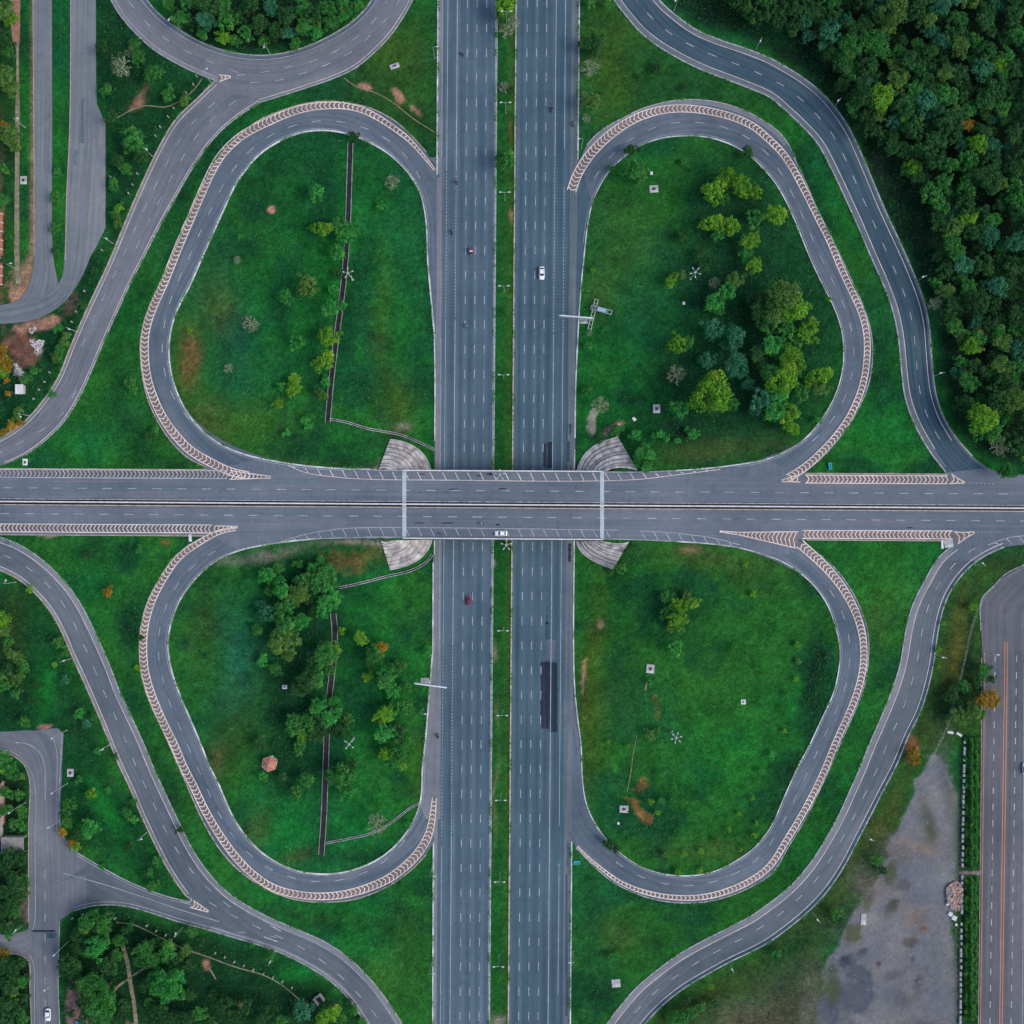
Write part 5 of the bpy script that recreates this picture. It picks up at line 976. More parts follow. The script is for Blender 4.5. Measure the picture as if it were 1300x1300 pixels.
T = {
'nwl': [(391,364,14,'O'),(363,378,10,'B'),(423,393,13,'M'),(419,427,14,'Y'),(412,460,14,'Y'),(377,436,11,'B'),(374,482,9,'Y'),(373,494,10,'Y'),(357,490,6,'M'),(353,513,8,'Y'),(409,500,9,'O'),(413,484,6,'M'),(388,533,6,'M'),(363,550,5,'B'),(396,528,4,'M'),(391,541,5,'M'),(317,411,11,'G'),(402,246,12,'B'),(409,289,12,'Y'),(432,287,12,'M'),(445,294,12,'M'),(438,299,11,'B'),(429,322,11,'M'),(484,261,6,'M'),(497,231,10,'G'),(449,173,6,'D'),(290,467,6,'G'),(430,348,8,'D'),(424,368,7,'M'),(240,420,4,'Y'),(231,495,4,'O'),(301,330,5,'G'),(304,300,4,'M')],
'nel': [(807,214,15,'M'),(802,192,9,'D'),(812,226,9,'M'),(948,195,9,'D'),(906,244,15,'Y'),(924,228,14,'O'),(940,238,15,'Y'),(958,245,10,'Y'),(918,250,10,'M'),(904,282,13,'Y'),(924,289,13,'Y'),(912,298,9,'M'),(957,279,12,'M'),(985,274,14,'Y'),(952,307,12,'Y'),(947,322,9,'M'),(957,338,11,'Y'),(948,328,8,'B'),(934,355,12,'O'),(907,359,8,'G'),(921,371,12,'B'),(906,385,13,'B'),(912,392,8,'M'),(904,417,14,'T'),(933,428,14,'T'),(926,438,10,'T'),(899,457,12,'T'),(932,464,16,'T'),(903,500,24,'Y'),(900,487,12,'O'),(913,515,10,'Y'),(858,437,13,'Y'),(873,434,9,'M'),(853,357,9,'Y'),(863,350,7,'O'),(859,475,13,'G'),(862,519,12,'B'),(880,551,7,'B'),(762,515,12,'G'),(748,440,6,'M'),(930,513,9,'M'),(753,344,4,'O'),(780,548,7,'M'),(788,544,5,'B'),(807,553,7,'B'),(812,576,9,'M'),(819,566,5,'B'),(825,579,7,'M'),(830,553,4,'B'),(838,551,5,'M'),(846,557,4,'B'),(822,592,8,'M'),(809,588,5,'B'),(763,558,7,'D'),(745,495,6,'M'),(995,376,20,'O'),(985,398,17,'O'),(1008,391,17,'Y'),(1026,424,14,'Y'),(1031,412,9,'O'),(995,414,15,'M'),(980,439,14,'M'),(1003,457,16,'Y'),(995,482,18,'Y'),(977,477,14,'M'),(1041,475,13,'O'),(1043,492,12,'O'),(985,503,14,'M'),(1001,525,13,'Y'),(982,523,14,'M'),(1005,543,10,'Y'),(1029,487,10,'O'),(972,381,14,'D'),(960,401,14,'D'),(975,414,12,'M'),(962,447,12,'D'),(964,508,14,'T'),(958,520,9,'T'),(1016,500,12,'M'),(950,487,9,'T'),(1014,470,10,'M'),(1038,533,5,'B'),(955,380,9,'D'),(968,460,9,'D'),(1010,428,12,'M'),(860,560,4,'M'),(776,215,5,'M'),(1052,380,4,'Y'),(748,423,4,'G'),(872,545,4,'M'),(868,205,4,'M'),(890,320,8,'D'),(868,300,7,'D'),(895,340,7,'D')],
'swl': [(339,729,11,'M'),(346,736,8,'B'),(354,721,8,'M'),(360,747,13,'M'),(370,756,13,'O'),(383,749,13,'O'),(363,772,15,'M'),(363,792,13,'M'),(381,789,13,'B'),(338,777,12,'T'),(332,768,8,'T'),(353,815,13,'O'),(370,815,14,'O'),(365,830,9,'O'),(334,839,8,'B'),(350,849,9,'D'),(416,731,15,'M'),(404,738,15,'M'),(400,722,10,'M'),(388,734,12,'D'),(420,757,14,'M'),(412,770,13,'M'),(402,776,10,'D'),(414,832,16,'M'),(401,838,12,'D'),(424,825,10,'Y'),(391,862,15,'D'),(404,858,14,'M'),(381,874,11,'D'),(406,894,12,'M'),(397,903,8,'M'),(425,891,9,'M'),(374,920,13,'M'),(391,918,14,'D'),(406,920,14,'D'),(420,912,14,'M'),(434,922,13,'D'),(384,934,9,'Y'),(402,933,10,'D'),(441,911,8,'D'),(458,810,10,'Y'),(484,823,9,'R'),(475,830,12,'M'),(470,838,9,'O'),(466,859,7,'Y'),(492,858,15,'M'),(497,872,10,'M'),(508,845,9,'M'),(500,882,7,'M'),(516,871,8,'D'),(487,908,13,'Y'),(500,899,9,'M'),(513,899,11,'M'),(490,929,13,'M'),(504,928,13,'D'),(514,935,9,'D'),(492,957,10,'Y'),(508,957,13,'M'),(500,967,10,'M'),(511,970,7,'Y'),(543,827,7,'M'),(523,773,4,'D'),(434,800,5,'Y'),(407,711,5,'B'),(414,718,4,'M'),(434,985,17,'M'),(441,1003,12,'M'),(425,984,12,'D'),(445,972,10,'D'),(478,1048,14,'G'),(330,942,9,'D'),(327,800,8,'D'),(378,716,6,'M'),(420,850,8,'D'),(392,758,10,'D'),(344,750,7,'D'),(350,700,4,'M'),(265,834,5,'M'),(380,950,8,'D'),(390,990,10,'D'),(378,1005,8,'D'),(335,985,6,'M'),(358,985,6,'D'),(518,1045,4,'M')],
'sel': [(847,757,9,'M'),(855,766,8,'D'),(863,768,10,'Y'),(873,758,7,'O'),(880,765,7,'Y'),(857,788,10,'Y'),(862,797,8,'Y'),(852,797,6,'O'),(868,787,7,'Y'),(844,779,7,'M'),(858,822,10,'B'),(825,932,7,'O'),(833,927,5,'M'),(788,721,8,'B'),(776,726,4,'M'),(774,1073,9,'D'),(782,1077,6,'D'),(946,716,3.5,'Y'),(956,754,4,'Y'),(868,1084,4,'Y'),(845,1085,4,'O'),(890,1081,4,'Y'),(909,1067,4,'O'),(925,1052,3.5,'Y'),(958,1060,4,'Y'),(940,1078,3,'O'),(826,1018,4,'Y'),(840,1016,4,'B'),(853,1017,4,'M'),(834,1031,4,'Y'),(960,1045,3,'Y'),(938,1033,3,'Y'),(955,1013,3,'Y'),(967,979,4,'B'),(981,958,5,'B'),(992,897,3.5,'M'),(999,882,4,'B'),(996,928,3,'Y'),(1012,818,4,'Y'),(1010,862,3.5,'Y'),(1013,840,3.5,'O'),(932,820,4,'B'),(825,866,4,'B'),(797,947,3,'Y'),(772,942,3,'Y'),(861,1107,4,'Y'),(888,1105,4,'Y'),(795,700,5,'D')],
'nwo': [(169,178,15,'M'),(176,184,11,'B'),(164,187,9,'M'),(180,199,10,'D'),(193,94,11,'M'),(203,92,7,'M'),(153,83,14,'G'),(168,66,9,'G'),(176,75,10,'M'),(172,56,9,'M'),(213,122,8,'D'),(235,127,7,'O'),(216,112,5,'B'),(73,218,5,'M'),(71,251,8,'M'),(70,289,7,'M'),(70,318,5,'D'),(152,264,6,'Y'),(150,282,7,'O'),(144,272,6,'M'),(10,98,13,'O'),(14,112,11,'O'),(11,172,14,'O'),(18,184,9,'O'),(5,163,9,'R'),(6,50,13,'D'),(12,66,10,'M'),(5,15,13,'O'),(14,25,9,'Y'),(4,256,9,'M'),(8,245,7,'D'),(4,215,8,'D'),(4,460,10,'R'),(10,467,7,'R'),(3,448,9,'R'),(3,471,7,'Y'),(74,417,6,'B'),(85,426,6,'O'),(81,436,7,'O'),(75,447,8,'O'),(71,455,6,'O'),(25,521,6,'O'),(20,530,6,'O'),(16,540,7,'R'),(26,536,5,'R'),(5,549,5,'R'),(9,483,4,'R'),(11,500,4,'R'),(130,60,9,'D'),(135,115,8,'D'),(142,150,9,'D'),(150,205,9,'D'),(145,235,8,'D'),(160,215,8,'D'),(105,388,6,'D'),(120,345,6,'D'),(66,500,5,'M'),(35,480,8,'D'),(44,470,6,'M'),(6,330,6,'D'),(12,300,6,'M'),(166,486,8,'D'),(170,496,5,'M'),(190,553,6,'D'),(197,545,5,'M')],
'nwd': [(232,25,11,'M'),(264,10,15,'D'),(262,27,13,'T'),(285,10,12,'M'),(290,30,13,'M'),(283,48,10,'Y'),(258,41,9,'M'),(302,22,11,'D'),(318,8,13,'D'),(312,42,10,'M'),(330,30,12,'D'),(345,12,12,'T'),(350,40,11,'D'),(365,22,13,'D'),(368,44,10,'T'),(384,10,12,'M'),(388,35,12,'M'),(400,22,12,'D'),(403,42,9,'B'),(416,12,12,'M'),(420,30,10,'M'),(435,6,10,'M'),(438,22,9,'B'),(452,8,8,'M'),(216,8,9,'M'),(240,6,10,'M'),(298,52,8,'D'),(375,56,8,'M'),(335,52,8,'D'),(246,30,7,'D')],
'nes': [(746,58,11,'D'),(757,52,10,'D'),(752,66,9,'D'),(749,85,12,'G'),(751,130,12,'O'),(743,124,7,'G'),(834,88,7,'D'),(750,4,8,'O'),(769,3,6,'M'),(812,97,4,'D'),(745,150,6,'G'),(765,118,3,'D'),(830,83,4,'B'),(870,560-450,4,'D')],
'med': [(642,8,14,'Y'),(636,20,9,'O'),(652,28,9,'G'),(642,38,10,'G'),(642,207,13,'M'),(637,200,8,'B'),(640,110,7,'G'),(647,112,5,'D')],
'swo': [(1,787,12,'Y'),(6,800,9,'O'),(15,828,9,'O'),(24,835,9,'O'),(30,848,8,'O'),(22,862,9,'O'),(10,850,9,'D'),(8,870,8,'D'),(76,816,8,'M'),(83,827,6,'M'),(69,844,4,'Y'),(82,863,6,'T'),(101,906,6,'B'),(109,919,6,'T'),(119,911,5,'M'),(33,916,8,'M'),(124,954,5,'B'),(38,748,5,'Y'),(175,847,4,'Y'),(137,751,6,'R'),(110,703,6,'D'),(177,697,5,'M'),(22,880,7,'M'),(45,870,5,'D'),(65,812,5,'D'),(116,1048,12,'B'),(112,1056,9,'B'),(90,1022,10,'M'),(83,1030,7,'D'),(117,1007,7,'Y'),(137,1003,4,'B'),(79,1056,6,'R'),(92,1069,6,'R'),(97,1075,6,'Y'),(162,1033,8,'M'),(172,1040,5,'B'),(195,1124,8,'M'),(200,1092,6,'M'),(85,1043,8,'D'),(96,1060,7,'D'),(104,1078,5,'D'),(165,1075,6,'D'),(185,1110,5,'D'),(130,1100,4,'M'),(190,1108,5,'M'),(229,1053,5,'D'),(180,960-150,4,'D'),(12,815,8,'O'),(40,890,5,'D'),(3,860,8,'D'),(146,960,5,'D'),(100,990,5,'M'),(170,1018,5,'M')],
'sww': [(9,965,12,'M'),(16,980,10,'M'),(2,972,10,'Y'),(28,985,6,'O'),(9,1006,8,'M'),(8,1029,8,'D'),(22,1010,8,'D'),(28,1030,8,'D'),(20,1045,8,'D'),(29,1050,6,'M'),(28,1088,10,'D'),(14,1086,12,'D'),(5,1100,11,'D'),(18,1110,11,'D'),(23,1122,12,'D'),(31,1117,7,'M'),(28,1137,10,'D'),(17,1146,11,'D'),(5,1130,11,'D'),(4,1157,10,'D'),(20,1158,8,'D'),(5,1176,11,'D'),(14,1184,7,'M'),(26,1172,7,'D'),(5,1208,7,'R'),(5,1225,12,'D'),(18,1230,11,'D'),(28,1222,7,'D'),(27,1246,9,'M'),(12,1250,12,'D'),(17,1262,9,'Y'),(5,1272,12,'D'),(20,1280,12,'D'),(31,1266,7,'D'),(30,1292,8,'M'),(8,1293,11,'D'),(33,1240,5,'D')],
'sws': [(114,1170,14,'M'),(108,1178,10,'M'),(134,1166,13,'M'),(128,1178,11,'D'),(101,1186,12,'D'),(112,1192,10,'D'),(124,1201,15,'B'),(131,1190,11,'M'),(116,1208,10,'M'),(89,1222,13,'D'),(95,1232,12,'D'),(84,1232,9,'D'),(152,1193,9,'M'),(141,1224,12,'D'),(150,1212,8,'D'),(183,1205,13,'M'),(192,1218,12,'M'),(177,1217,9,'M'),(214,1206,13,'M'),(221,1216,10,'D'),(236,1206,9,'O'),(211,1249,19,'B'),(200,1240,12,'B'),(225,1240,12,'B'),(225,1256,11,'B'),(120,1248,17,'M'),(132,1258,15,'M'),(112,1262,14,'D'),(124,1274,15,'M'),(141,1276,11,'M'),(115,1288,13,'D'),(132,1290,12,'M'),(106,1275,9,'D'),(157,1276,9,'D'),(152,1292,9,'D'),(201,1281,11,'D'),(190,1272,8,'D'),(215,1290,10,'D'),(235,1296,11,'D'),(254,1286,11,'M'),(268,1295,9,'D'),(287,1275,11,'D'),(300,1290,10,'D'),(312,1276,10,'D'),(244,1183,8,'M'),(255,1196,6,'D'),(386,1280,13,'T'),(376,1290,9,'D'),(419,1283,14,'Y'),(409,1295,9,'Y'),(434,1294,8,'M'),(344,1213,7,'M'),(340,1284,11,'D'),(330,1297,9,'D'),(358,1296,8,'D'),(449,1282,6,'M'),(442,1272,5,'D'),(90,1286,6,'D'),(98,1203,9,'D'),(160,1180,6,'D'),(200,1195,7,'M'),(240,1262,9,'D'),(183,1250,7,'D'),(166,1205-30,5,'M'),(320,1240-40,4,'M'),(240,1225,7,'D'),(460,1296,5,'M'),(272,1262,7,'D'),(92,1251,6,'D')],
'seo': [(1249,889,11,'R'),(1257,882,9,'R'),(1262,890,9,'R'),(1246,853,9,'M'),(1252,848,6,'D'),(1224,871,8,'M'),(1230,880,7,'D'),(1234,903,11,'O'),(1243,907,8,'R'),(1213,909,12,'O'),(1222,914,8,'O'),(1206,884,9,'D'),(1212,874,7,'D'),(1220,895,9,'D'),(1160,955,7,'R'),(1161,966,6,'R'),(863,1291,11,'M'),(853,1298,7,'B'),(878,1285,9,'M'),(890,1277,6,'M'),(872,1268,5,'D'),(905,1272,6,'D'),(1062,1160,8,'M'),(1068,1168,6,'D'),(985,1210,6,'M'),(1120,1105,6,'D'),(1112,1092,8,'D'),(780,1215,6,'B'),(740,1283,8,'G'),(900,1251,5,'Y'),(1191,825,4,'Y'),(1198,792,3,'Y'),(1191,846,3,'Y'),(1235,770,5,'Y'),(1242,868,6,'D'),(1258,862,6,'D')],
}
_q = 0
for reg_, lst in T.items():
    for (px, py, r, c) in lst:
        _q += 1
        if reg_ == 'nel' and _q % 2 and r < 16: c = {'M': 'B', 'O': 'Y'}.get(c, c)
        if reg_ in ('nwl', 'swl') and r < 15: c = {'M': 'B' if _q % 5 else 'M', 'D': 'M' if _q % 2 else 'D'}.get(c, c)
        plant(px, py, r*(1.0 if r > 7 else 1.05), c, reg_, hf=(1.0 if r > 9 else .8))
# the northeast wood: crowns one can tell apart, larger ones first
NEW = [(1079,61,16,'M'),(1066,81,14,'M'),(1082,92,12,'M'),(1092,125,17,'M'),(1117,127,16,'Y'),(1098,150,12,'M'),(1112,146,11,'O'),(1080,140,10,'O'),(1054,43,15,'T'),(1048,55,11,'T'),(1132,18,17,'O'),(1126,35,11,'Y'),(1107,53,17,'M'),(1098,70,12,'M'),(1120,66,12,'M'),(1160,13,13,'M'),(1158,214,11,'Y'),(1152,218,9,'B'),(1145,192,11,'D'),(1216,61,13,'Y'),(1267,84,11,'Y'),(1224,262,14,'M'),(1228,278,13,'Y'),(1203,312,14,'B'),(1216,320,10,'M'),(1252,228,16,'M'),(1262,236,12,'O'),(1239,386,16,'M'),(1244,422,9,'R'),(1238,430,11,'O'),(1233,440,12,'Y'),(1274,439,14,'Y'),(1246,533,18,'Y'),(1260,545,15,'O'),(1242,550,12,'M'),(1224,513,13,'M'),(1243,508,8,'R'),(1284,508,17,'Y'),(1279,598,11,'M'),(1269,567,12,'G'),(1186,360,7,'B'),(1187,386,9,'G'),(1158,165,14,'D'),(1155,80,14,'M'),(1165,85,11,'B'),(1178,88,11,'M'),(1160,115,12,'M'),(1198,75,10,'M'),(1195,155,15,'D'),(1215,150,13,'M'),(1240,55,12,'M'),(1275,50,11,'M'),(1226,160,9,'R'),(1262,115,14,'M'),(1240,185,13,'Y'),(1120,175,9,'D'),(1010,8,14,'D'),(1035,15,13,'M'),(985,12,13,'D'),(950,20,8,'B'),(1215,25,12,'M'),(1250,15,12,'D'),(1285,20,13,'D'),(1200,210,13,'O'),(1225,205,13,'M'),(1285,170,13,'D'),(1290,255,14,'M'),(1255,300,14,'T'),(1285,310,14,'T'),(1200,345,12,'M'),(1265,365,13,'T'),(1285,400,12,'M'),(1217,460,9,'M'),(1255,475,12,'D'),(1290,465,12,'M'),(1262,525,10,'D')]
for ia, a in enumerate(NEW): plant(a[0], a[1], a[2], {'Y': 'O', 'O': 'M', 'B': 'M', 'M': 'D'}.get(a[3], a[3]) if ia % 2 else a[3], 'ned', hf=1.15)
poly = [(905,-25),(935,8),(965,22),(1005,35),(1042,75),(1062,98),(1075,125),(1090,160),(1125,185),(1150,225),(1180,250),(1190,300),(1195,370),(1205,430),(1215,490),(1235,545),(1262,580),(1290,588),(1325,588),(1325,-25)]
pts = [(p[0], p[1], p[2]) for p in NEW]; rr = random.Random(77); n_w = 0
for att in range(9000):
    x = rr.uniform(905, 1325); y = rr.uniform(-25, 590); r = rr.choice((9, 11, 12, 13, 14, 15))
    if not inpoly(np.array([x]), np.array([y]), poly)[0]: continue
    if any((x-a)**2+(y-b_)**2 < (0.60*(r+q))**2 for a, b_, q in pts): continue
    pts.append((x, y, r)); plant(x, y, r, rr.choice('DDDDDDDMMMTTO') if x < 1240 or y > 250 else rr.choice('DDDDDDDMTT'), 'ned', hf=rr.uniform(.9, 1.3)); n_w += 1
    if n_w > 215: break
print('wood trees', n_w, 'plants', len(PLANTS))
# beyond about 300 of a kind the smallest become one mass of canopy
kinds = {}
for e in PLANTS: kinds.setdefault(e[0].name.split('.')[0], []).append(e)
rest = []
for kn, L in kinds.items():
    if kn == 'bare_tree': continue
    L.sort(key=lambda e: -e[3])
    rest += [(kn,)+tuple(e) for e in L[290:]]
if rest:
    bpy.context.view_layer.update(); VV = []; dead = set()
    for (kn, t, px, py, r, c, rg) in rest:
        cr_ = [k for k in t.children if k.name.startswith('crown')][0]; me_ = cr_.data; a = np.empty(len(me_.vertices)*3, dtype=np.float32); me_.vertices.foreach_get('co', a); a = a.reshape(-1, 3)
        mw = np.array(t.matrix_world); VV.append(a @ mw[:3, :3].T+mw[:3, 3]); dead.add(t.name)
    V = np.concatenate(VV); nq = len(V)//4; me_ = bpy.data.meshes.new('small_growth'); me_.vertices.add(len(V)); me_.vertices.foreach_set('co', V.astype(np.float32).ravel()); me_.loops.add(len(V)); me_.loops.foreach_set('vertex_index', np.arange(len(V), dtype=np.int32))
    me_.polygons.add(nq); me_.polygons.foreach_set('loop_start', np.arange(0, len(V), 4, dtype=np.int32)); me_.update(calc_edges=True); me_.materials.append(F['M'])
    tag(link(bpy.data.objects.new('small_growth', me_)), 'mass of small green growth filling in between the larger trees and bushes', 'undergrowth', kind='stuff')
    for e in rest:
        t = e[1]
        for k in list(t.children): bpy.data.objects.remove(k)
    PLANTS = [e for e in PLANTS if e[0].name not in dead]
    for e in rest: bpy.data.objects.remove(e[1])
print({k: len(v) for k, v in kinds.items()}, 'merged', len(rest))
SZ = lambda r: 'low bush' if r < 5.5 else ('bush' if r < 8 else ('young tree' if r < 11.5 else ('tree' if r < 15.5 else 'large tree')))
cls = {}
for t, px, py, r, c, rg in PLANTS:
    where, anc = REG[rg]; k = min(range(len(anc)), key=lambda i: (anc[i][1][0]-px)**2+(anc[i][1][1]-py)**2)
    kind = SZ(r) if c != 'G' else ('thin dry ' + ('bush' if r < 8 else 'tree')); cls.setdefault((rg, c, kind, k), []).append(((anc[k][1][0]-px)**2+(anc[k][1][1]-py)**2, t, r))
for (rg, c, kind, k), L in cls.items():
    where, anc = REG[rg]; L.sort(key=lambda e: e[0]); cn = '' if c == 'G' else CNAME[c]+' '
    for i, (d, t, r) in enumerate(L):
        t['label'] = ('%s%s, %snearest to %s, %s' % (cn, kind, nth(i), anc[k][0], where)) if len(L) > 1 else '%s%s near %s, %s' % (cn, kind, anc[k][0], where)
        t['category'] = 'bush' if 'bush' in kind else 'tree'; t['group'] = ('bushes, ' if 'bush' in kind else 'trees, ')+where
# hedges beside the avenue
def hedge(y0, y1, label):
    t = top('hedge', tuple(W1(1232, (y0+y1)/2)), label, 'hedge', 'hedges beside the avenue'); c0 = t.location.copy()
    r = np.random.RandomState(int(y0)); n = int((y1-y0)*95); yy = r.uniform(y0, y1, n); cx = 1233.5-(yy-935)*0.008; hw_ = 8.2+1.8*np.sin(yy*.21)+1.3*np.sin(yy*.53+1); u = r.uniform(-1, 1, n); xx = cx+u*hw_
    w = W(np.stack([xx, yy], 1)); h = (1.9+.5*np.sin(yy*.4)+.4*np.sin(xx*.9))*np.sqrt(np.maximum(.05, 1-u*u))*r.uniform(.45, 1, n); P_ = w+np.stack([0*h, 0*h, h], 1)-np.array(c0)
    nrm = r.normal(size=(n, 3))*.5+np.array((0, 0, .9)); nrm /= np.linalg.norm(nrm, axis=1)[:, None]; tt = np.cross(nrm, r.normal(size=(n, 3))); tt /= np.linalg.norm(tt, axis=1)[:, None]; bb = np.cross(nrm, tt); s = r.uniform(.16, .36, (n, 1))
    V = np.stack([P_-tt*s, P_-bb*s*.6, P_+tt*s, P_+bb*s*.6], 1).reshape(-1, 3); mesh_obj('foliage', V, [(4*i, 4*i+1, 4*i+2, 4*i+3) for i in range(n)], F['M'], t)
    m = MB()
    for y in np.arange(y0+3, y1-2, 6): p = W1(1233, y)-c0; m.tube((p.x, p.y, p.z-.1), (p.x+.1, p.y, p.z+1.2), .08, .04, 5)
    m.obj('stems', M['bark'], t)
hedge(936, 1101, 'dense green hedge beside the avenue, north of the gap'); hedge(1111, 1291, 'dense green hedge beside the avenue, south of the gap')
# weeds and rough grass
def scatter(name, n, prob, mat, smin, smax, up, seed, label, cat):
    r = np.random.RandomState(seed); out = []
    x = r.uniform(-195, 195, n); y = r.uniform(-195, 195, n); i = ((x-G0)/GS).astype(int); j = ((y-G0)/GS).astype(int)
    z = hz(x, y); px = 650+x/(S*(H-z)/H); py = 650-y/(S*(H-z)/H)
    ok = ~hmask[j, i] & (r.rand(n) < prob(j, i, px, py))
    for pl in PAVED: ok &= ~inpoly(px, py, pl)
    x, y, z = x[ok], y[ok], z[ok]; n = len(x); s = r.uniform(smin, smax, (n, 1)); nrm = r.normal(size=(n, 3))*.45+np.array((0, 0, 1)); nrm /= np.linalg.norm(nrm, axis=1)[:, None]
    tt = np.cross(nrm, r.normal(size=(n, 3))); tt /= np.linalg.norm(tt, axis=1)[:, None]; bb = np.cross(nrm, tt); P_ = np.stack([x, y, z+r.uniform(.05, up, n)], 1)
    V = np.stack([P_-tt*s, P_-bb*s*.55, P_+tt*s, P_+bb*s*.55], 1).reshape(-1, 3)
    me = bpy.data.meshes.new(name); me.vertices.add(len(V)); me.vertices.foreach_set('co', V.astype(np.float32).ravel()); me.loops.add(len(V)); me.loops.foreach_set('vertex_index', np.arange(len(V), dtype=np.int32))
    me.polygons.add(n); me.polygons.foreach_set('loop_start', np.arange(0, len(V), 4, dtype=np.int32)); me.update(calc_edges=True); me.materials.append(mat)
    o = link(bpy.data.objects.new(name, me)); tag(o, label, cat, kind='stuff'); return o
PAVED = [[(258,112),(272,103),(300,85),(345,100),(345,132),(300,152),(268,140)],[(553,200),(626,200),(626,1080),(546,1080)],[(655,200),(730,200),(725,1080),(650,1080)],[(16,-60),(26,-60),(27,360),(16,360)],[(42,-60),(67,-60),(76,365),(84,330),(90,-60),(123,-60),(134,157),(134,290),(89,377),(43,410),(-60,415),(-60,388),(30,380),(42,340)],[(-60,928),(48,928),(82,930),(79,1058),(99,1083),(240,1146),(228,1171),(119,1150),(76,1170),(77,1400),(38,1400),(38,1215),(-60,1214),(-60,1186),(30,1184),(36,1170),(37,990),(15,958),(-60,955)],
         [(1246,762),(1277,728),(1400,700),(1400,1400),(1240,1400)],[(1180,960),(1215,1000),(1217,1400),(1030,1400),(1045,1225),(1105,1120),(1135,1050)],[(505,600),(800,600),(800,684),(505,684)],[(414,180),(448,180),(448,540),(412,540)],[(404,770),(430,770),(430,1090),(404,1090)]]
lum = col[..., 1]; wlf = np.clip((0.066-lum)*26, 0.0, 1)
scatter('weeds', 130000, lambda j, i, px, py: (0.03+wlf[j, i])*.7, F['D'], .18, .5, .7, 5, 'dark low weeds and scrub covering the rough ground around the lawns', 'weeds')
scatter('broad_leaved_weeds', 150000, lambda j, i, px, py: (0.02+wlf[j, i])*np.clip((w5[j, i]-.42)*6, 0, 1)*(px < 1190), F['M'], .14, .40, .9, 15, 'lighter broad-leaved weeds speckling the dark rough ground', 'weeds')
scatter('grass', 110000, lambda j, i, px, py: np.clip((w3[j, i]-.5)*4, 0.08, 1)*.6, F['M'], .10, .28, .3, 6, 'short bright green grass tufts on the lawns and verges', 'grass')
scatter('wild_flowers', 9000, lambda j, i, px, py: np.clip((w3[j, i]-.50)*6, 0, 1)*.20, M['concl'], .06, .16, .5, 9, 'tiny scattered pale flowers and litter specks in the grass', 'flowers')

# loose stones on the gravel lot
def lot_stones():
    r = random.Random(21); m = MB(); poly = [(1165,1005),(1183,965),(1202,958),(1215,1010),(1216,1299),(1036,1299),(1046,1225),(1070,1190),(1105,1125),(1135,1055)]; k = 0
    while k < 260:
        x = r.uniform(1036, 1216); y = r.uniform(958, 1299)
        if not inpoly(np.array([x]), np.array([y]), poly)[0]: continue
        if math.sin(x*.11)*math.cos(y*.07)+r.uniform(-.6, .6) < 0: continue
        p = W1(x, y); s = r.uniform(.06, .20); a = r.uniform(0, 3); q = MB(); q.box(-s, s, -s*.6, s*.6, -s*.3, s*.35); rot = Matrix.Rotation(a, 3, 'Z')
        m.add([tuple(rot @ Vector(v)+p) for v in q.v], q.f, r.choice((0, 1, 1))); k += 1
    o = m.obj('loose_stones', [M['kerb'], M['riser']]); tag(o, 'loose stones and debris strewn over the gravel lot', 'stones', kind='stuff')
lot_stones()

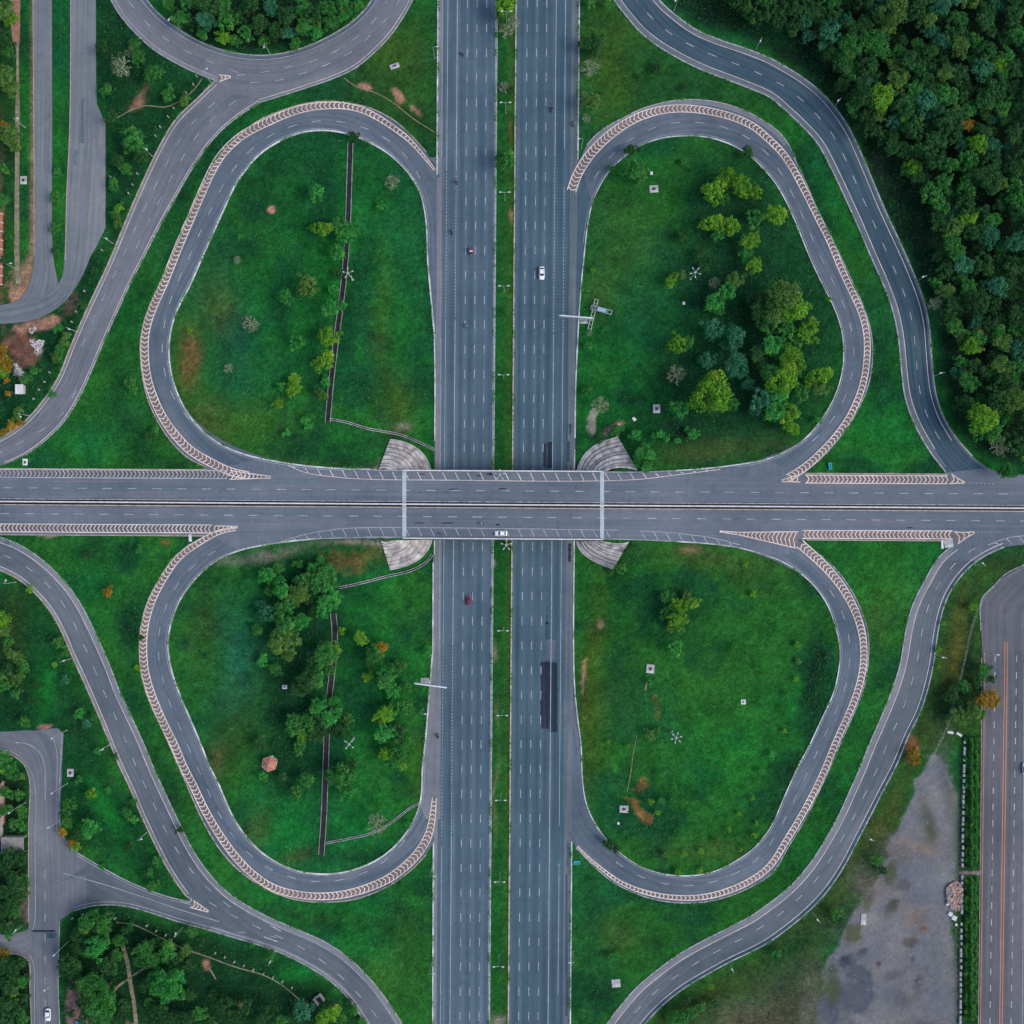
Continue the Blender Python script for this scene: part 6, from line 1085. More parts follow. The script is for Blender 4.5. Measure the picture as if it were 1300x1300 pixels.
# ragged grass creeping over the kerbs
def verge():
    r = np.random.RandomState(31); P_ = []
    cen = {'nw': (390, 380), 'ne': (900, 390), 'sw': (385, 890), 'se': (890, 890)}
    E_ = [(NW_I, 'in', 'nw'), (NE_I, 'in', 'ne'), (SW_I, 'in', 'sw'), (SE_I, 'in', 'se'), (NW_O[2:-1], 'out', 'nw'), (NE_O[2:-2], 'out', 'ne'), (SW_O[2:-2], 'out', 'sw'), (SE_O[2:-1], 'out', 'se'),
          (A2_L, -1, 0), (A2_R, 1, 0), (B_I[:25], -1, 0), (B_O[:26], 1, 0), (C_L, -1, 0), (C_R, 1, 0), (D_L[3:], -1, 0), (D_R[4:], 1, 0), (C_B[2:], -1, 0), (A1_U, 1, 0), (ln(556, 549, 0, 215), 1, 0), (ln(735.5, 724, 1075, 1300), 1, 0), (ln(735.5, 724, 0, 195), 1, 0), (ln(549.6, 549, 1075, 1300), 1, 0), (ln(631.6, 621.6, -20, 1320), 1, 0), (ln(655, 645, -20, 1320), -1, 0)]
    for e, sd, q in E_:
        c = curve(e, 1.0, 14, len(e) > 3); nm = normals(c); n = len(c)
        if q:
            d = np.array(cen[q])-c; s_ = np.sign((d*nm).sum(1)); s_ = s_ if sd == 'in' else -s_
        else:
            s_ = np.full(n, float(sd if len(e) > 3 else {631.6: -1, 655.0: 1, 556.0: 1, 735.5: -1, 549.6: 1}.get(float(e[0][0]), 0)))
            if len(e) == 3: s_ = np.full(n, float({0: 0}.get(0, 0))); x0 = e[0][0]; s_[:] = (-1 if x0 < 560 else 1 if x0 > 700 else (1 if x0 < 640 else -1))*-1
        dens = np.clip(np.sin(np.arange(n)*.07+len(P_))+np.sin(np.arange(n)*.23)+r.normal(size=n)*.5, 0, 2)
        for k in range(5):
            m = r.rand(n) < dens*.45; P_.append(c[m]+nm[m]*(s_[m]*r.uniform(-.2, 2.6, m.sum()))[:, None]+r.normal(size=(m.sum(), 2))*.3)
    P_ = np.concatenate(P_); n = len(P_); w = W(P_); w[:, 2] += r.uniform(.15, .45, n)
    s = r.uniform(.12, .34, (n, 1)); nrm = r.normal(size=(n, 3))*.4+np.array((0, 0, 1)); nrm /= np.linalg.norm(nrm, axis=1)[:, None]; tt = np.cross(nrm, r.normal(size=(n, 3))); tt /= np.linalg.norm(tt, axis=1)[:, None]; bb = np.cross(nrm, tt)
    V = np.stack([w-tt*s, w-bb*s*.6, w+tt*s, w+bb*s*.6], 1).reshape(-1, 3); o = mesh_obj('verge_grass', V, [(4*i, 4*i+1, 4*i+2, 4*i+3) for i in range(n)], F['M']); tag(o, 'ragged grass tufts growing along and over the road kerbs', 'grass', kind='stuff')
verge()
# ------------------------------------------------------------------ lamps and masts
def lamp_proto(arm):
    t = empty('street_lamp', (0, 0, 0)); m = MB(); m.tube((0, 0, 0), (0, 0, .35), .22, .18, 8); m.obj('base', M['conc'], t)
    m = MB(); m.tube((0, 0, .3), (0, 0, 8.6), .12, .07, 8); m.obj('pole', M['steel'], t)
    sides = (1, -1) if arm == 2 else (1,)
    for s in sides:
        m = MB(); m.tube((0, 0, 8.4), (0, s*.7, 8.8), .07, .06, 6); m.tube((0, s*.7, 8.8), (0, s*1.5, 8.9), .06, .05, 6); m.obj('arm', M['steel'], t)
        m = MB(); m.box(-.20, .20, s*1.5-.35 if s > 0 else s*1.5-.45, s*1.5+.45 if s > 0 else s*1.5+.35, 8.82, 8.98, bev=.05); m.obj('lamp_head', M['lamp'], t)
    return t
single = lamp_proto(1); twin = lamp_proto(2)
def kids(o): return [k for k in COL.objects if k.parent is o]
SK, TK = kids(single), kids(twin); used = {id(single): False, id(twin): False}
def clone(proto, ks, loc, rz, label, cat, group, scale=1.0):
    if not used.get(proto.name): o = proto; used[proto.name] = True
    else:
        o = proto.copy(); COL.objects.link(o)
        for k in ks:
            c = k.copy(); COL.objects.link(c); c.parent = o
            for g in GK.get(k.name, []): d = g.copy(); COL.objects.link(d); d.parent = c
    o.location = loc; o.rotation_euler = (0, 0, rz); o.scale = (scale,)*3; tag(o, label, cat, group); return o
GK = {}
LINES = {'n': resample(curve(B_I, 4, 16), 400)*.5+resample(curve(B_O, 4, 16), 400)*.5}
def road_dir(bx, by, tx, ty): return math.atan2(-(ty-by), tx-bx)-math.pi/2      # towards photo point (tx,ty)
LAMPS = [
 (856,13,848,22,'lamp beside the northeast ramp, nearest the top of the photo'), (960,62,952,78,'lamp beside the northeast ramp where it runs level with the loop top'),
 (1058,137,1048,146,'lamp just below the kerb step on the northeast ramp'), (1164,357,1150,362,'northeast ramp lamp at the wood edge, level with the white car'), (1186,477,1170,480,'northeast ramp lamp nearest the overpass road'),
 (228,36,222,46,'lamp at the left of the top-left wood'), (343,69,343,82,'lamp at the lower edge of the top-left wood'), (193,198,204,205,'lamp beside the northwest ramp near the round tree'), (143,309,155,315,'lamp beside the northwest ramp nearest the widened pavement'),
 (97,421,108,427,'lamp beside the northwest ramp above the yellow shrubs'), (38,528,48,538,'lamp beside the northwest ramp at its lower bend'), (268,105,276,98,'lamp at the tip where slip road and northwest ramp meet'), (32,162,46,164,'lamp beside the brick footpath left of the service road'),
 (24,343,32,342,'lamp at the lower end of the footpath near the striped wall'),
 (20,739,26,732,'lamp beside the southwest ramp near the left photo edge'), (90,836,98,833,'lamp beside the southwest ramp, upper straight part'), (138,946,148,942,'lamp beside the southwest ramp, middle straight part'), (186,1057,196,1053,'lamp beside the southwest ramp above the ramp split'),
 (85,927,74,935,'lamp at the corner of the side road bend'), (232,1177,236,1165,'lamp below the ramp split beside the trodden path'), (85,995,74,1003,'upper lamp east of the side road'), (81,1038,66,1046,'lower lamp east of the side road'), (32,1019,22,1027,'lamp in the dark garden west of the side road'),
 (87,1195,72,1209,'lamp at the side road below the junction'), (32,1172,42,1160,'lamp at the west side of the side road mouth'), (76,1239,66,1246,'lamp at the side road beside the bare soil yard'), (348,1212,354,1200,'lamp beside the joined southwest ramp above the stone gate'),
 (1237,717,1226,708,'lamp at the top of the southeast ramp'), (1189,831,1178,829,'lamp beside the southeast ramp on the yellowish slope'), (1099,1058,1088,1052,'lamp beside the southeast ramp above the gravel lot'), (1032,1159,1022,1148,'lamp at the big bend of the southeast ramp'), (925,1221,919,1210,'lamp beside the southeast ramp near the bottom'),
 (552,74,566,74,'lamp on the highway kerb left of the top carriageway'), (548.6,1101,560,1101,'lamp on the highway kerb just below the southwest loop'), (548,1222,560,1222,'lamp on the highway kerb near the bottom left'), (537,900,550,900,'lamp by the southwest loop mouth below the roadside sign'),
 (738,188,724,188,'lamp at the highway kerb above the northeast loop mouth'), (727,1208,712,1208,'lamp at the highway kerb near the bottom right'), (1246,826,1262,828,'lamp reaching over the start of the avenue\'s orange line')]
for bx, by, tx, ty, lb in LAMPS:
    clone(single, SK, tuple(W1(bx, by)), road_dir(bx, by, tx, ty), 'single-arm steel street '+lb, 'street lamp', 'single-arm street lamps along the ramps')
MED = [(643,30,'twin-arm median lamp nearest the top of the photo'), (642,143,'second twin-arm median lamp from the top of the photo'), (641,254,'twin-arm median lamp just below the round median tree'), (640,370,'twin-arm median lamp level with the white car'), (639.5,480,'twin-arm median lamp nearest the overpass on its north side'),
       (639,797,'twin-arm median lamp just south of the red car'), (638,902,'twin-arm median lamp level with the long dark asphalt patch'), (636,1007,'third twin-arm median lamp counted from the red car'), (634.6,1108,'twin-arm median lamp level with the bottom loop bends'), (633.2,1213,'twin-arm median lamp nearest the bottom of the photo')]
for bx, by, lb in MED: clone(twin, TK, tuple(W1(bx, by)), math.radians(90), lb, 'street lamp', 'twin-arm lamps along the median')
def mast(bx, by, n, a0, label, h=9.6):
    p = W1(bx, by); t = top('lamp_mast', tuple(p), label, 'lamp mast', 'many-armed lamp masts'); m = MB(); m.tube((0, 0, 0), (0, 0, .5), .5, .4, 10); m.obj('base', M['conc'], t)
    m = MB(); m.tube((0, 0, .3), (0, 0, h), .2, .12, 8); m.disc((0, 0, h), .38, .25, 10); m.obj('pole', M['steel'], t)
    for k in range(n):
        a = a0+2*math.pi*k/n; c, s = math.cos(a), math.sin(a); m = MB(); m.tube((0, 0, h), (1.45*c, 1.45*s, h+.15), .07, .05, 6); ar = m.obj('arm', M['steel'], t)
        m = MB(); q = Vector((1.35*c, 1.35*s, h+.1)); m.tube(q, q+Vector((.65*c, .65*s, .04)), .21, .13, 8); m.obj('lamp_head', M['lamp'], ar)
mast(447.5, 355, 5, .4, 'five-armed lamp mast beside the drain on the northwest lawn'); mast(876.5, 354, 5, .9, 'five-armed lamp mast among the bushes of the northeast lawn')
mast(449, 937, 4, .9, 'lamp mast beside the drain on the southwest lawn'); mast(853, 929, 6, .25, 'six-armed lamp mast in the open southeast lawn')
mast(635, 604, 5, 1.57, 'lamp mast on the median just north of the overpass', 9.2); mast(643, 691, 5, 1.57, 'lamp mast on the median just south of the overpass', 9.2)

# ------------------------------------------------------------------ concrete pads, hut, posts, walls
def pad(px, py, w, h_, rot, label, mat='concl', hole=True):
    p = W1(px, py); t = top('inspection_chamber', tuple(p), label, 'concrete pad', 'square concrete chambers in the grass', math.radians(rot)); a, b_ = w*S/2, h_*S/2
    m = MB(); m.box(-a, a, -b_, b_, -.1, .28, bev=.05); m.obj('slab', M[mat], t)
    if hole:
        m = MB(); m.box(-a*.36, a*.36, -b_*.36, b_*.36, .28, .36, bev=.03); c = m.obj('cover', M['blackp'], t)
        m = MB(); m.tube((-a*.2, 0, .4), (a*.2, 0, .4), .03, .03, 5); m.obj('handle', M['steel'], c)
for a in ((830,240,11,9,3,'pinkish square chamber near the top of the northeast lawn'), (833.5,519,9,11,0,'grey square chamber in the lower northeast lawn'), (825.5,849,10,11,-6,'speckled square chamber in the middle of the southeast lawn'), (943.5,891,6,6,0,'small white chamber in the eastern part of the southeast lawn'),
          (792,1027,11,9,-3,'pale square chamber left of the brown soil patch'), (782,1248,11,10,5,'plain pale square slab on the grass below the southeast loop'), (361.5,872,6,5,0,'small white chamber under trees on the southwest lawn'), (30,229,8,10,0,'grey chamber between footpath and service road'),
          (89.5,981,8,10,0,'yellowish chamber right of the side road bend'), (501,84,12,6,20,'long tilted grey slab on the grass triangle by the highway'), (805,532,4,5,30,'small tilted pale block below the northeast lawn chamber'), (786,541,6,5,-35,'small pinkish block above the northeast stone apron'), (868,385,3.5,3.5,0,'tiny round white marker on the northeast lawn'), (827,220,3.5,4,0,'tiny white marker above the pinkish chamber'), (785,1045,3,3,0,'tiny white block below the pale square chamber'),
          (32,587,6,9,0,'small grey box at the lower tip of the northwest ramp'), (241.5,683,3.5,9,4,'narrow grey block beside the overpass road left of the southwest loop'), (1196,691,3,11,0,'narrow pale block at the top of the southeast triangle'), (1204,690,11,10,8,'flat grey slab at the tip of the southeast triangle')):
    pad(a[0], a[1], a[2], a[3], a[4], a[5], 'concl' if a[2] < 8 else 'conc', a[5].find('plain') < 0 and a[2] > 5 and a[5].find('flat') < 0)
def box_thing(name, px, py, w, h_, z, rot, mat, label, cat, group=None, bev=.04):
    p = W1(px, py); o = MB().box(-w*S/2, w*S/2, -h_*S/2, h_*S/2, -.1, z, bev=bev).obj(name, M[mat]); o.location = p; o.rotation_euler = (0, 0, math.radians(rot)); return tag(o, label, cat, group)
# turquoise open boxes
for px, py, w, h_, rot, lb in ((732.5,1094.5,8,4,2,'turquoise open box on the grass at the southeast loop mouth'), (1053.5,592,3.6,8.5,8,'turquoise open box on the grass tip by the northeast loop')):
    p = W1(px, py); t = top('open_box', tuple(p), lb, 'box', 'turquoise open boxes', math.radians(rot)); a, b_ = w*S/2, h_*S/2
    m = MB(); m.box(-a, a, -b_, -b_+.2, 0, .7); m.box(-a, a, b_-.2, b_, 0, .7); m.box(-a, -a+.2, -b_+.2, b_-.2, 0, .7); m.box(a-.2, a, -b_+.2, b_-.2, 0, .7); m.obj('side_panel', M['teal'], t); m = MB(); m.box(-a+.2, a-.2, -b_+.2, b_-.2, 0, .25); m.obj('floor_panel', M['teal'], t)
# fence posts
post = MB().box(-.17, .17, -.17, .17, -.1, 1.3, bev=.04); pm = post.mesh('boundary_post', M['post'])
POSTS = {'along the northwest ramp': [(141,225),(164,246),(169,235),(175,221),(198,173),(204,162),(214,149),(221,138),(237,118),(246,108),(250,97),(108,370),(103,384),(97.5,396),(92,409),(70,459.5),(64,473),(57.6,485),(50.5,495),(43.7,506.5),(118,345),(130,318)],
         'along the path in the southwest wood': [(147,1165),(187,1174),(199,1181),(211,1186),(223,1187),(274,1209),(286,1214),(298,1220),(310,1225),(322,1230),(335,1235),(347,1240),(359,1245),(371,1253),(93,1165),(106,1160)]}
for g, L in POSTS.items():
    for i, (x, y) in enumerate(sorted(L, key=lambda q: q[0])):
        o = link(bpy.data.objects.new('boundary_post', pm)); o.location = W1(x, y); o.rotation_euler = (0, 0, R.uniform(0, 1)); o.scale = (1, 1.5, 1)
        tag(o, ('leftmost ' if i == 0 else nth(i)+'from left, ')+'short white concrete boundary post '+g, 'post', 'white boundary posts '+g)
# white fence blocks beside the gravel lot
bm_ = [MB()  .box(-.36, .36, -L_/2, L_/2, -.1, .75, bev=.06).mesh('fence_block', M['kerb']) for L_ in (1.0, 1.3, 1.6)]
ys, i = 939.0, 0; blocks = []
while ys < 1294:
    if not (1101 < ys < 1104 or 1158 < ys < 1162): blocks.append(ys)
    ys += 6.2+R.uniform(-.6, 2.6)
for i, y in enumerate(blocks):
    L_ = i % 3; p = W1(1223.5-(y-939)*.0155+R.uniform(-.4, .4), y+3); o = link(bpy.data.objects.new('fence_block', bm_[L_])); o.location = p; o.rotation_euler = (0, 0, R.uniform(-.07, .07))
    nb = len(blocks); fromN = i < (nb+1)//2; rk = i if fromN else nb-1-i
    tag(o, 'white concrete block, %sfrom the %s end of the row beside the hedge' % ('first ' if rk == 0 else nth(rk), 'north' if fromN else 'south'), 'concrete block', 'white concrete blocks beside the hedge')
box_thing('fence_block', 1206, 929.5, 7.5, 3, .6, -8, 'concl', 'left of two white blocks lying in the grass above the fence row', 'concrete block', 'fallen white blocks'); box_thing('fence_block', 1217, 932, 7.5, 3, .6, -32, 'concl', 'right tilted one of two white blocks above the fence row', 'concrete block', 'fallen white blocks')
box_thing('stone_slab', 1206, 1160, 5, 5, .5, -30, 'concl', 'smaller white slab below the brick rubble heap', 'slab'); box_thing('stone_slab', 1211, 1165, 6, 5.5, .5, -25, 'concl', 'larger white slab below the brick rubble heap', 'slab'); box_thing('stone_slab', 1201.5, 1147.5, 3, 2.2, .9, 30, 'concl', 'tiny bright white chunk at the rubble heap edge', 'slab'); box_thing('stone_slab', 1213.5, 1173.5, 3, 3, .4, 5, 'concl', 'smallest pale block below the two white slabs', 'slab')
box_thing('concrete_slab', 1096, 1167, 6.5, 14, .25, -3, 'conc', 'flat greenish slab lying on the gravel lot', 'slab')
# rubble
def rubble(poly, n, smin, smax, hgt, mats, label, seed):
    r = random.Random(seed); xs2 = [p[0] for p in poly]; ys2 = [p[1] for p in poly]; cx, cy = sum(xs2)/len(poly), sum(ys2)/len(poly); c = W1(cx, cy); m = MB(); k = 0
    while k < n:
        x = r.uniform(min(xs2), max(xs2)); y = r.uniform(min(ys2), max(ys2))
        if not inpoly(np.array([x]), np.array([y]), poly)[0]: continue
        d = max(0, 1-math.hypot(x-cx, y-cy)/(.55*(max(ys2)-min(ys2)))); p = W1(x, y)-c; s = r.uniform(smin, smax); z = d*hgt*r.uniform(.6, 1)
        q = MB(); q.box(-s, s, -s*.5, s*.5, -s*.35, s*.35); rot = Matrix.Rotation(r.uniform(0, 6.28), 3, 'Z') @ Matrix.Rotation(r.uniform(-.7, .7), 3, 'X') @ Matrix.Rotation(r.uniform(-.5, .5), 3, 'Y')
        m.add([tuple(rot @ Vector(v)+p+Vector((0, 0, z+s*.3))) for v in q.v], q.f, r.randrange(len(mats))); k += 1
    o = m.obj('rubble', [M[a] for a in mats]); o.location = c; return tag(o, label, 'rubble', kind='stuff')
rubble([(1203,1124),(1212,1118),(1220,1121),(1221,1146),(1217,1155),(1208,1154),(1201,1144),(1201,1130)], 330, .22, .55, 1.2, ['brick', 'brick2', 'brick'], 'heap of broken pinkish brick and stone on the gravel lot by the blocks', 3)
rubble([(38,431),(57,432),(54,440),(48,446),(40,440)], 130, .12, .35, .5, ['brick2', 'concl'], 'pale broken stone rubble on the ground below the service road bend', 4)
rubble([(17,462),(22,462),(31,474),(30,479),(24,476)], 90, .12, .32, .3, ['concl', 'brick2'], 'whitish stone rubble right of the orange tree', 5)
rubble([(35,417),(46,415),(48,421),(38,424)], 26, .12, .3, .2, ['concl', 'brick2'], 'few scattered pale stones beside the red soil bend', 6)
# pavilion
p = W1(344, 967.5); t = top('pavilion', tuple(p), 'small six-sided terracotta-roofed pavilion on the southwest lawn', 'pavilion', rz=math.radians(18))
hexp = lambda r, z, a0=0: [(r*math.cos(a0+math.pi/3*k), r*math.sin(a0+math.pi/3*k), z) for k in range(6)]
MB().loft([hexp(2.5, -.1), hexp(2.5, .2)]).obj('floor', M['conc'], t)
for v in hexp(2.1, .2): MB().tube(v, (v[0], v[1], 2.5), .12, .12, 8).obj('post', M['concl'], t)
rf = MB().loft([hexp(2.75, 2.4), hexp(2.8, 2.5), hexp(.18, 3.9)]).obj('roof', M['tile'], t)
m = MB()
for v in hexp(2.8, 2.55): m.tube(v, (0, 0, 3.98), .09, .07, 5)
for a, b_ in zip(hexp(2.8, 2.5), hexp(2.8, 2.5)[1:]+hexp(2.8, 2.5)[:1]): m.tube(a, b_, .09, .09, 5)
m.obj('ridge', M['kerbp'], rf); MB().tube((0, 0, 3.9), (0, 0, 4.4), .12, .03, 6).obj('finial', M['concl'], rf)
# hut, shed, walls
p = W1(28, 495); t = top('pump_hut', tuple(p), 'small grey block hut with a pipe, right of the orange tree', 'hut'); MB().box(-1.2, 1.2, -1.5, 1.5, -.1, 2.0).obj('wall', M['wall'], t); MB().box(-1.4, 1.4, -1.7, 1.7, 2.0, 2.18, bev=.04).obj('roof', M['concl'], t); MB().tube((0, 1.6, .6), (0, 3.2, .6), .12, .12, 8).obj('pipe', M['steel'], t); MB().box(-.7, .7, 3.2, 4.3, 0, .9, bev=.05).obj('valve_box', M['tile'], t)
p = W1(21, 1070); t = top('shed', tuple(p), 'open shed with grey-brown corrugated sheet roof beside the side road', 'shed'); m = MB()
for k in range(29):
    x0 = -4.0+k*8.0/29; m.add([(x0, -2.9, 2.75), (x0+.14, -2.9, 2.83), (x0+8/29, -2.9, 2.75), (x0, 2.9, 3.05), (x0+.14, 2.9, 3.13), (x0+8/29, 2.9, 3.05)], [(0, 1, 4, 3), (1, 2, 5, 4)])
m.obj('roof', M['sheet'], t); MB().box(-3.8, -3.6, -2.7, 2.7, -.1, 2.7).box(-3.6, 3.8, 2.5, 2.7, -.1, 2.9).obj('wall', M['wall'], t)
for x in (-3.7, 0, 3.7): MB().tube((x, -2.6, -.1), (x, -2.6, 2.75), .08, .08, 6).obj('post', M['steel'], t)
p = W1(-12, 1030); t = top('house', tuple(p), 'flat-roofed dark house at the left edge behind the brick wall', 'house'); MB().box(-4, 4.4, -9, 10, -.1, 3.1).obj('wall', M['wall'], t); MB().box(-4.3, 4.7, -9.3, 10.3, 3.1, 3.3).obj('roof', M['sheet'], t); MB().box(3.9, 4.2, -8.9, 9.9, 3.3, 3.8).obj('roof_ledge', M['conc'], t); m = MB().box(4.4, 4.5, -2, -1, 1, 2); m.obj('window', M['glass'], t)
p = W1(5.5, 1018); t = top('garden_wall', tuple(p), 'low reddish brick garden wall beside the dark house', 'wall'); MB().box(-.22, .22, -7.5, 7.5, -.1, 1.3).obj('brickwork', M['tile'], t); MB().box(-.28, .28, -7.5, 7.5, 1.3, 1.42).obj('coping', M['kerbp'], t)
p = W1(1.6, 317); t = top('roadside_wall', tuple(p), 'terracotta wall with white cross pieces at the left photo edge', 'wall'); MB().box(-.5, .5, -12.6, 12.6, -.1, 1.0).obj('brickwork', M['tile'], t)
for k in range(9): MB().box(-.9, .75, -12.6+k*3.12, -12.35+k*3.12, -.1, 1.1).obj('cross_piece', M['concl'], t)
p = W1(405, 1267); t = top('stone_gate', tuple(p), 'small stone gateway frame in the trees at the bottom left', 'gateway', rz=math.radians(35)); MB().box(-1.4, 1.4, .9, 1.3, 0, 1.9, bev=.04).obj('lintel_wall', M['wall'], t); MB().box(-1.5, -1.1, -1.6, .9, 0, 1.4, bev=.04).obj('side_wall', M['wall'], t); MB().box(1.1, 1.5, -1.6, .9, 0, 1.4, bev=.04).obj('side_wall', M['wall'], t); MB().box(-1.1, 1.1, -1.6, .9, .02, .12).obj('floor', M['blackp'], t)
# wire fence beside the avenue
t = top('wire_fence', (0, 0, 0), 'long wire fence with thin posts curving around the avenue end', 'fence'); FP = curve([(1298,720),(1275,733),(1256,748),(1243,768),(1234,790),(1228,815),(1222,842),(1216,868),(1208,898),(1200,925),(1190,945),(1180,965)], 11, 10); m = MB()
for q in FP: c = W1(*q); MB().tube(c, c+Vector((0, 0, 1.8)), .05, .045, 5).obj('fence_post', M['steel'], t)
for a, b_ in zip(FP[:-1], FP[1:]):
    a, b_ = W1(*a), W1(*b_)
    for z in (.3, .8, 1.3, 1.75): m.tube(a+Vector((0, 0, z)), b_+Vector((0, 0, z)), .012, .012, 4)
m.obj('wires', M['steel'], t)

# ------------------------------------------------------------------ roadside signs seen edge-on, lattice trusses
def sign(x0, y0, x1, y1, postx, posty, padw, padh, label):
    z = 6.2; g = W1(postx, posty); t = top('roadside_sign', tuple(g), label, 'sign'); a = Vector((*PX(x0, y0, z), z))-g; b_ = Vector((*PX(x1, y1, z), z))-g
    d = (b_-a); d.z = 0; L_ = d.length; d.normalize(); n = Vector((-d.y, d.x, 0))
    def pl(h0, h1, th, s0=0.0, s1=1.0):
        A = a+d*L_*s0; B = a+d*L_*s1; return [[tuple(Vector((q.x, q.y, h))+n*s*th) for q, s in ((A, 1), (A, -1), (B, -1), (B, 1))] for h in (h0, h1)]
    MB().loft(pl(4.6, 7.0, .16)).obj('sign_panel', M['signblue'], t); MB().loft(pl(7.0, 7.12, .22)).obj('top_rail', M['concl'], t)
    f = (Vector((0, 0, 0))-a).dot(d)/L_
    for ff in (max(.06, min(.94, f)), max(.06, min(.94, f))+.10):
        q = a+d*L_*ff; MB().tube((q.x, q.y, 0), (q.x, q.y, 4.8), .16, .13, 10).obj('post', M['steel'], t)
    m = MB(); m.box(-padw*S/2, padw*S/2, -padh*S/2, padh*S/2, -.1, .35, bev=.05); m.obj('base_pad', M['conc'], t)
sign(710, 401, 752.5, 404.5, 741.5, 407, 11, 8, 'long pale roadside sign seen edge-on over the northeast highway shoulder')
sign(526.5, 867, 567.5, 872.5, 539.5, 864, 11, 7, 'long pale roadside sign seen edge-on by the southwest loop mouth')
def truss(x0, y0, x1, y1, w, label, panel=None, z0=.5):
    g = W1((x0+x1)/2, (y0+y1)/2); t = top('lattice_truss', tuple(g), label, 'steel truss', 'steel trusses lying beside the highway'); a = W1(x0, y0)-g; b_ = W1(x1, y1)-g; d = (b_-a).normalized(); n = d.cross(Vector((0, 0, 1))); h = w*S/2
    for s in (1, -1):
        for z in (z0, z0+.55): MB().tube(a+n*h*s+Vector((0, 0, z)), b_+n*h*s+Vector((0, 0, z)), .11, .11, 6).obj('chord', M['steel'], t)
    L_ = (b_-a).length; m = MB(); k = 0; u = 0
    while u <= L_+.01:
        for z in (z0, z0+.55): m.tube(a+d*u+n*h+Vector((0, 0, z)), a+d*u-n*h+Vector((0, 0, z)), .09, .09, 5)
        if u+1.5 <= L_: m.tube(a+d*u+n*h+Vector((0, 0, z0)), a+d*(u+1.5)+n*h+Vector((0, 0, z0+.55)), .05, .05, 5)
        u += 1.5
    m.obj('cross_bars', M['steel'], t)
    if panel: A = a+d*L_*panel[0]; B = a+d*L_*panel[1]; MB().loft([[tuple(q+n*h*.9*s+Vector((0, 0, z))) for q, s in ((A, 1), (A, -1), (B, -1), (B, 1))] for z in (z0+.66, z0+.74)]).obj('walkway_panel', M['signblue'], t)
truss(757, 381, 748, 419, 4, 'steel lattice truss lying along the highway beside the edge-on sign'); truss(750, 391, 776.5, 398, 5, 'steel lattice truss with pale panel lying across the other one', (.3, .72), 1.2)

# ------------------------------------------------------------------ vehicles
def make_car(name, paint_, suv=False):
    t = empty(name, (0, 0, 0)); prof = [(-2.2, .62, .80, .35), (-2.05, .84, .90, .30), (-1.2, .90, .95, .28), (0, .92, .95, .26), (1.0, .91, .93, .26), (1.75, .87, .84, .28), (2.15, .68, .70, .35)]
    rings = [[(-w, y, zb), (-w-.02, y, zb+.22), (-w*.95, y, zt-.08), (-w*.62, y, zt), (w*.62, y, zt), (w*.95, y, zt-.08), (w+.02, y, zb+.22), (w, y, zb)] for y, w, zt, zb in prof]
    MB().loft(rings).obj('body', paint_, t, True)
    r = lambda y, w, z: [(-w, y, z), (w, y, z)]
    # glasshouse and roof
    gh = MB(); gh.loft([[(-.80, -1.75, .90), (.80, -1.75, .90), (.82, .95, .90), (-.82, .95, .90)], [(-.66, -1.15, 1.36), (.66, -1.15, 1.36), (.66, .30, 1.36), (-.66, .30, 1.36)]]); gh.obj('windows', M['glass'], t)
    MB().loft([[(-.68, -1.18, 1.35), (.68, -1.18, 1.35), (.68, .32, 1.35), (-.68, .32, 1.35)], [(-.60, -1.08, 1.42), (.60, -1.08, 1.42), (.60, .20, 1.42), (-.60, .20, 1.42)]]).obj('roof', paint_, t)
    m = MB()
    for s in (-1, 1):
        m.tube((s*.81, .93, .90), (s*.66, .30, 1.38), .045, .045, 5); m.tube((s*.80, -1.72, .90), (s*.66, -1.15, 1.38), .05, .05, 5)
    m.obj('pillars', paint_, t)
    for x, y in ((-.80, 1.35), (.80, 1.35), (-.80, -1.35), (.80, -1.35)):
        w = MB().disc((x, y, .32), .32, .22, 16, axis='x').obj('wheel', M['tyre'], t); MB().disc((x+(.115 if x > 0 else -.115), y, .32), .18, .02, 12, axis='x').obj('rim', M['rim'], w)
    for s in (-1, 1):
        MB().box(s*.62-.17, s*.62+.17, 2.0, 2.16, .56, .70, bev=.03).obj('headlight', M['chrome'], t); MB().box(s*.60-.16, s*.60+.16, -2.2, -2.1, .62, .78, bev=.03).obj('tail_light', M['redlamp'], t)
        MB().box(s*.97-.09, s*.97+.09, .55, .72, .88, 1.0, bev=.03).obj('mirror', paint_, t)
    return t
def place_car(px, py, rz, paint_, label, z=None, sc=1.0):
    t = make_car('car', paint_); tag(t, label, 'car', 'cars on the roads'); p = W1(px, py, .13, z); t.location = p; t.rotation_euler = (0, 0, math.radians(rz)); t.scale = (sc,)*3; return t
place_car(687.7, 347.5, 180, M['cwhite'], 'white car on the right highway carriageway north of the overpass', sc=1.06); place_car(595, 762, 0, M['cred'], 'dark red car on the left highway carriageway south of the overpass', sc=.80)
place_car(636, 677, 90, M['cwhite'], 'white car on the hatched southern shoulder of the overpass', ZB+.05); place_car(62, 1287, 180, M['cwhite'], 'white car driving on the side road at the bottom left', sc=1.0)
place_car(103.5, 1300, 70, M['cblue'], 'bright blue parked car cut by the bottom edge near the soil yard', sc=1.0); place_car(1300, 975, 0, M['cwhite'], 'white car cut by the right edge of the photo on the avenue', sc=.9)
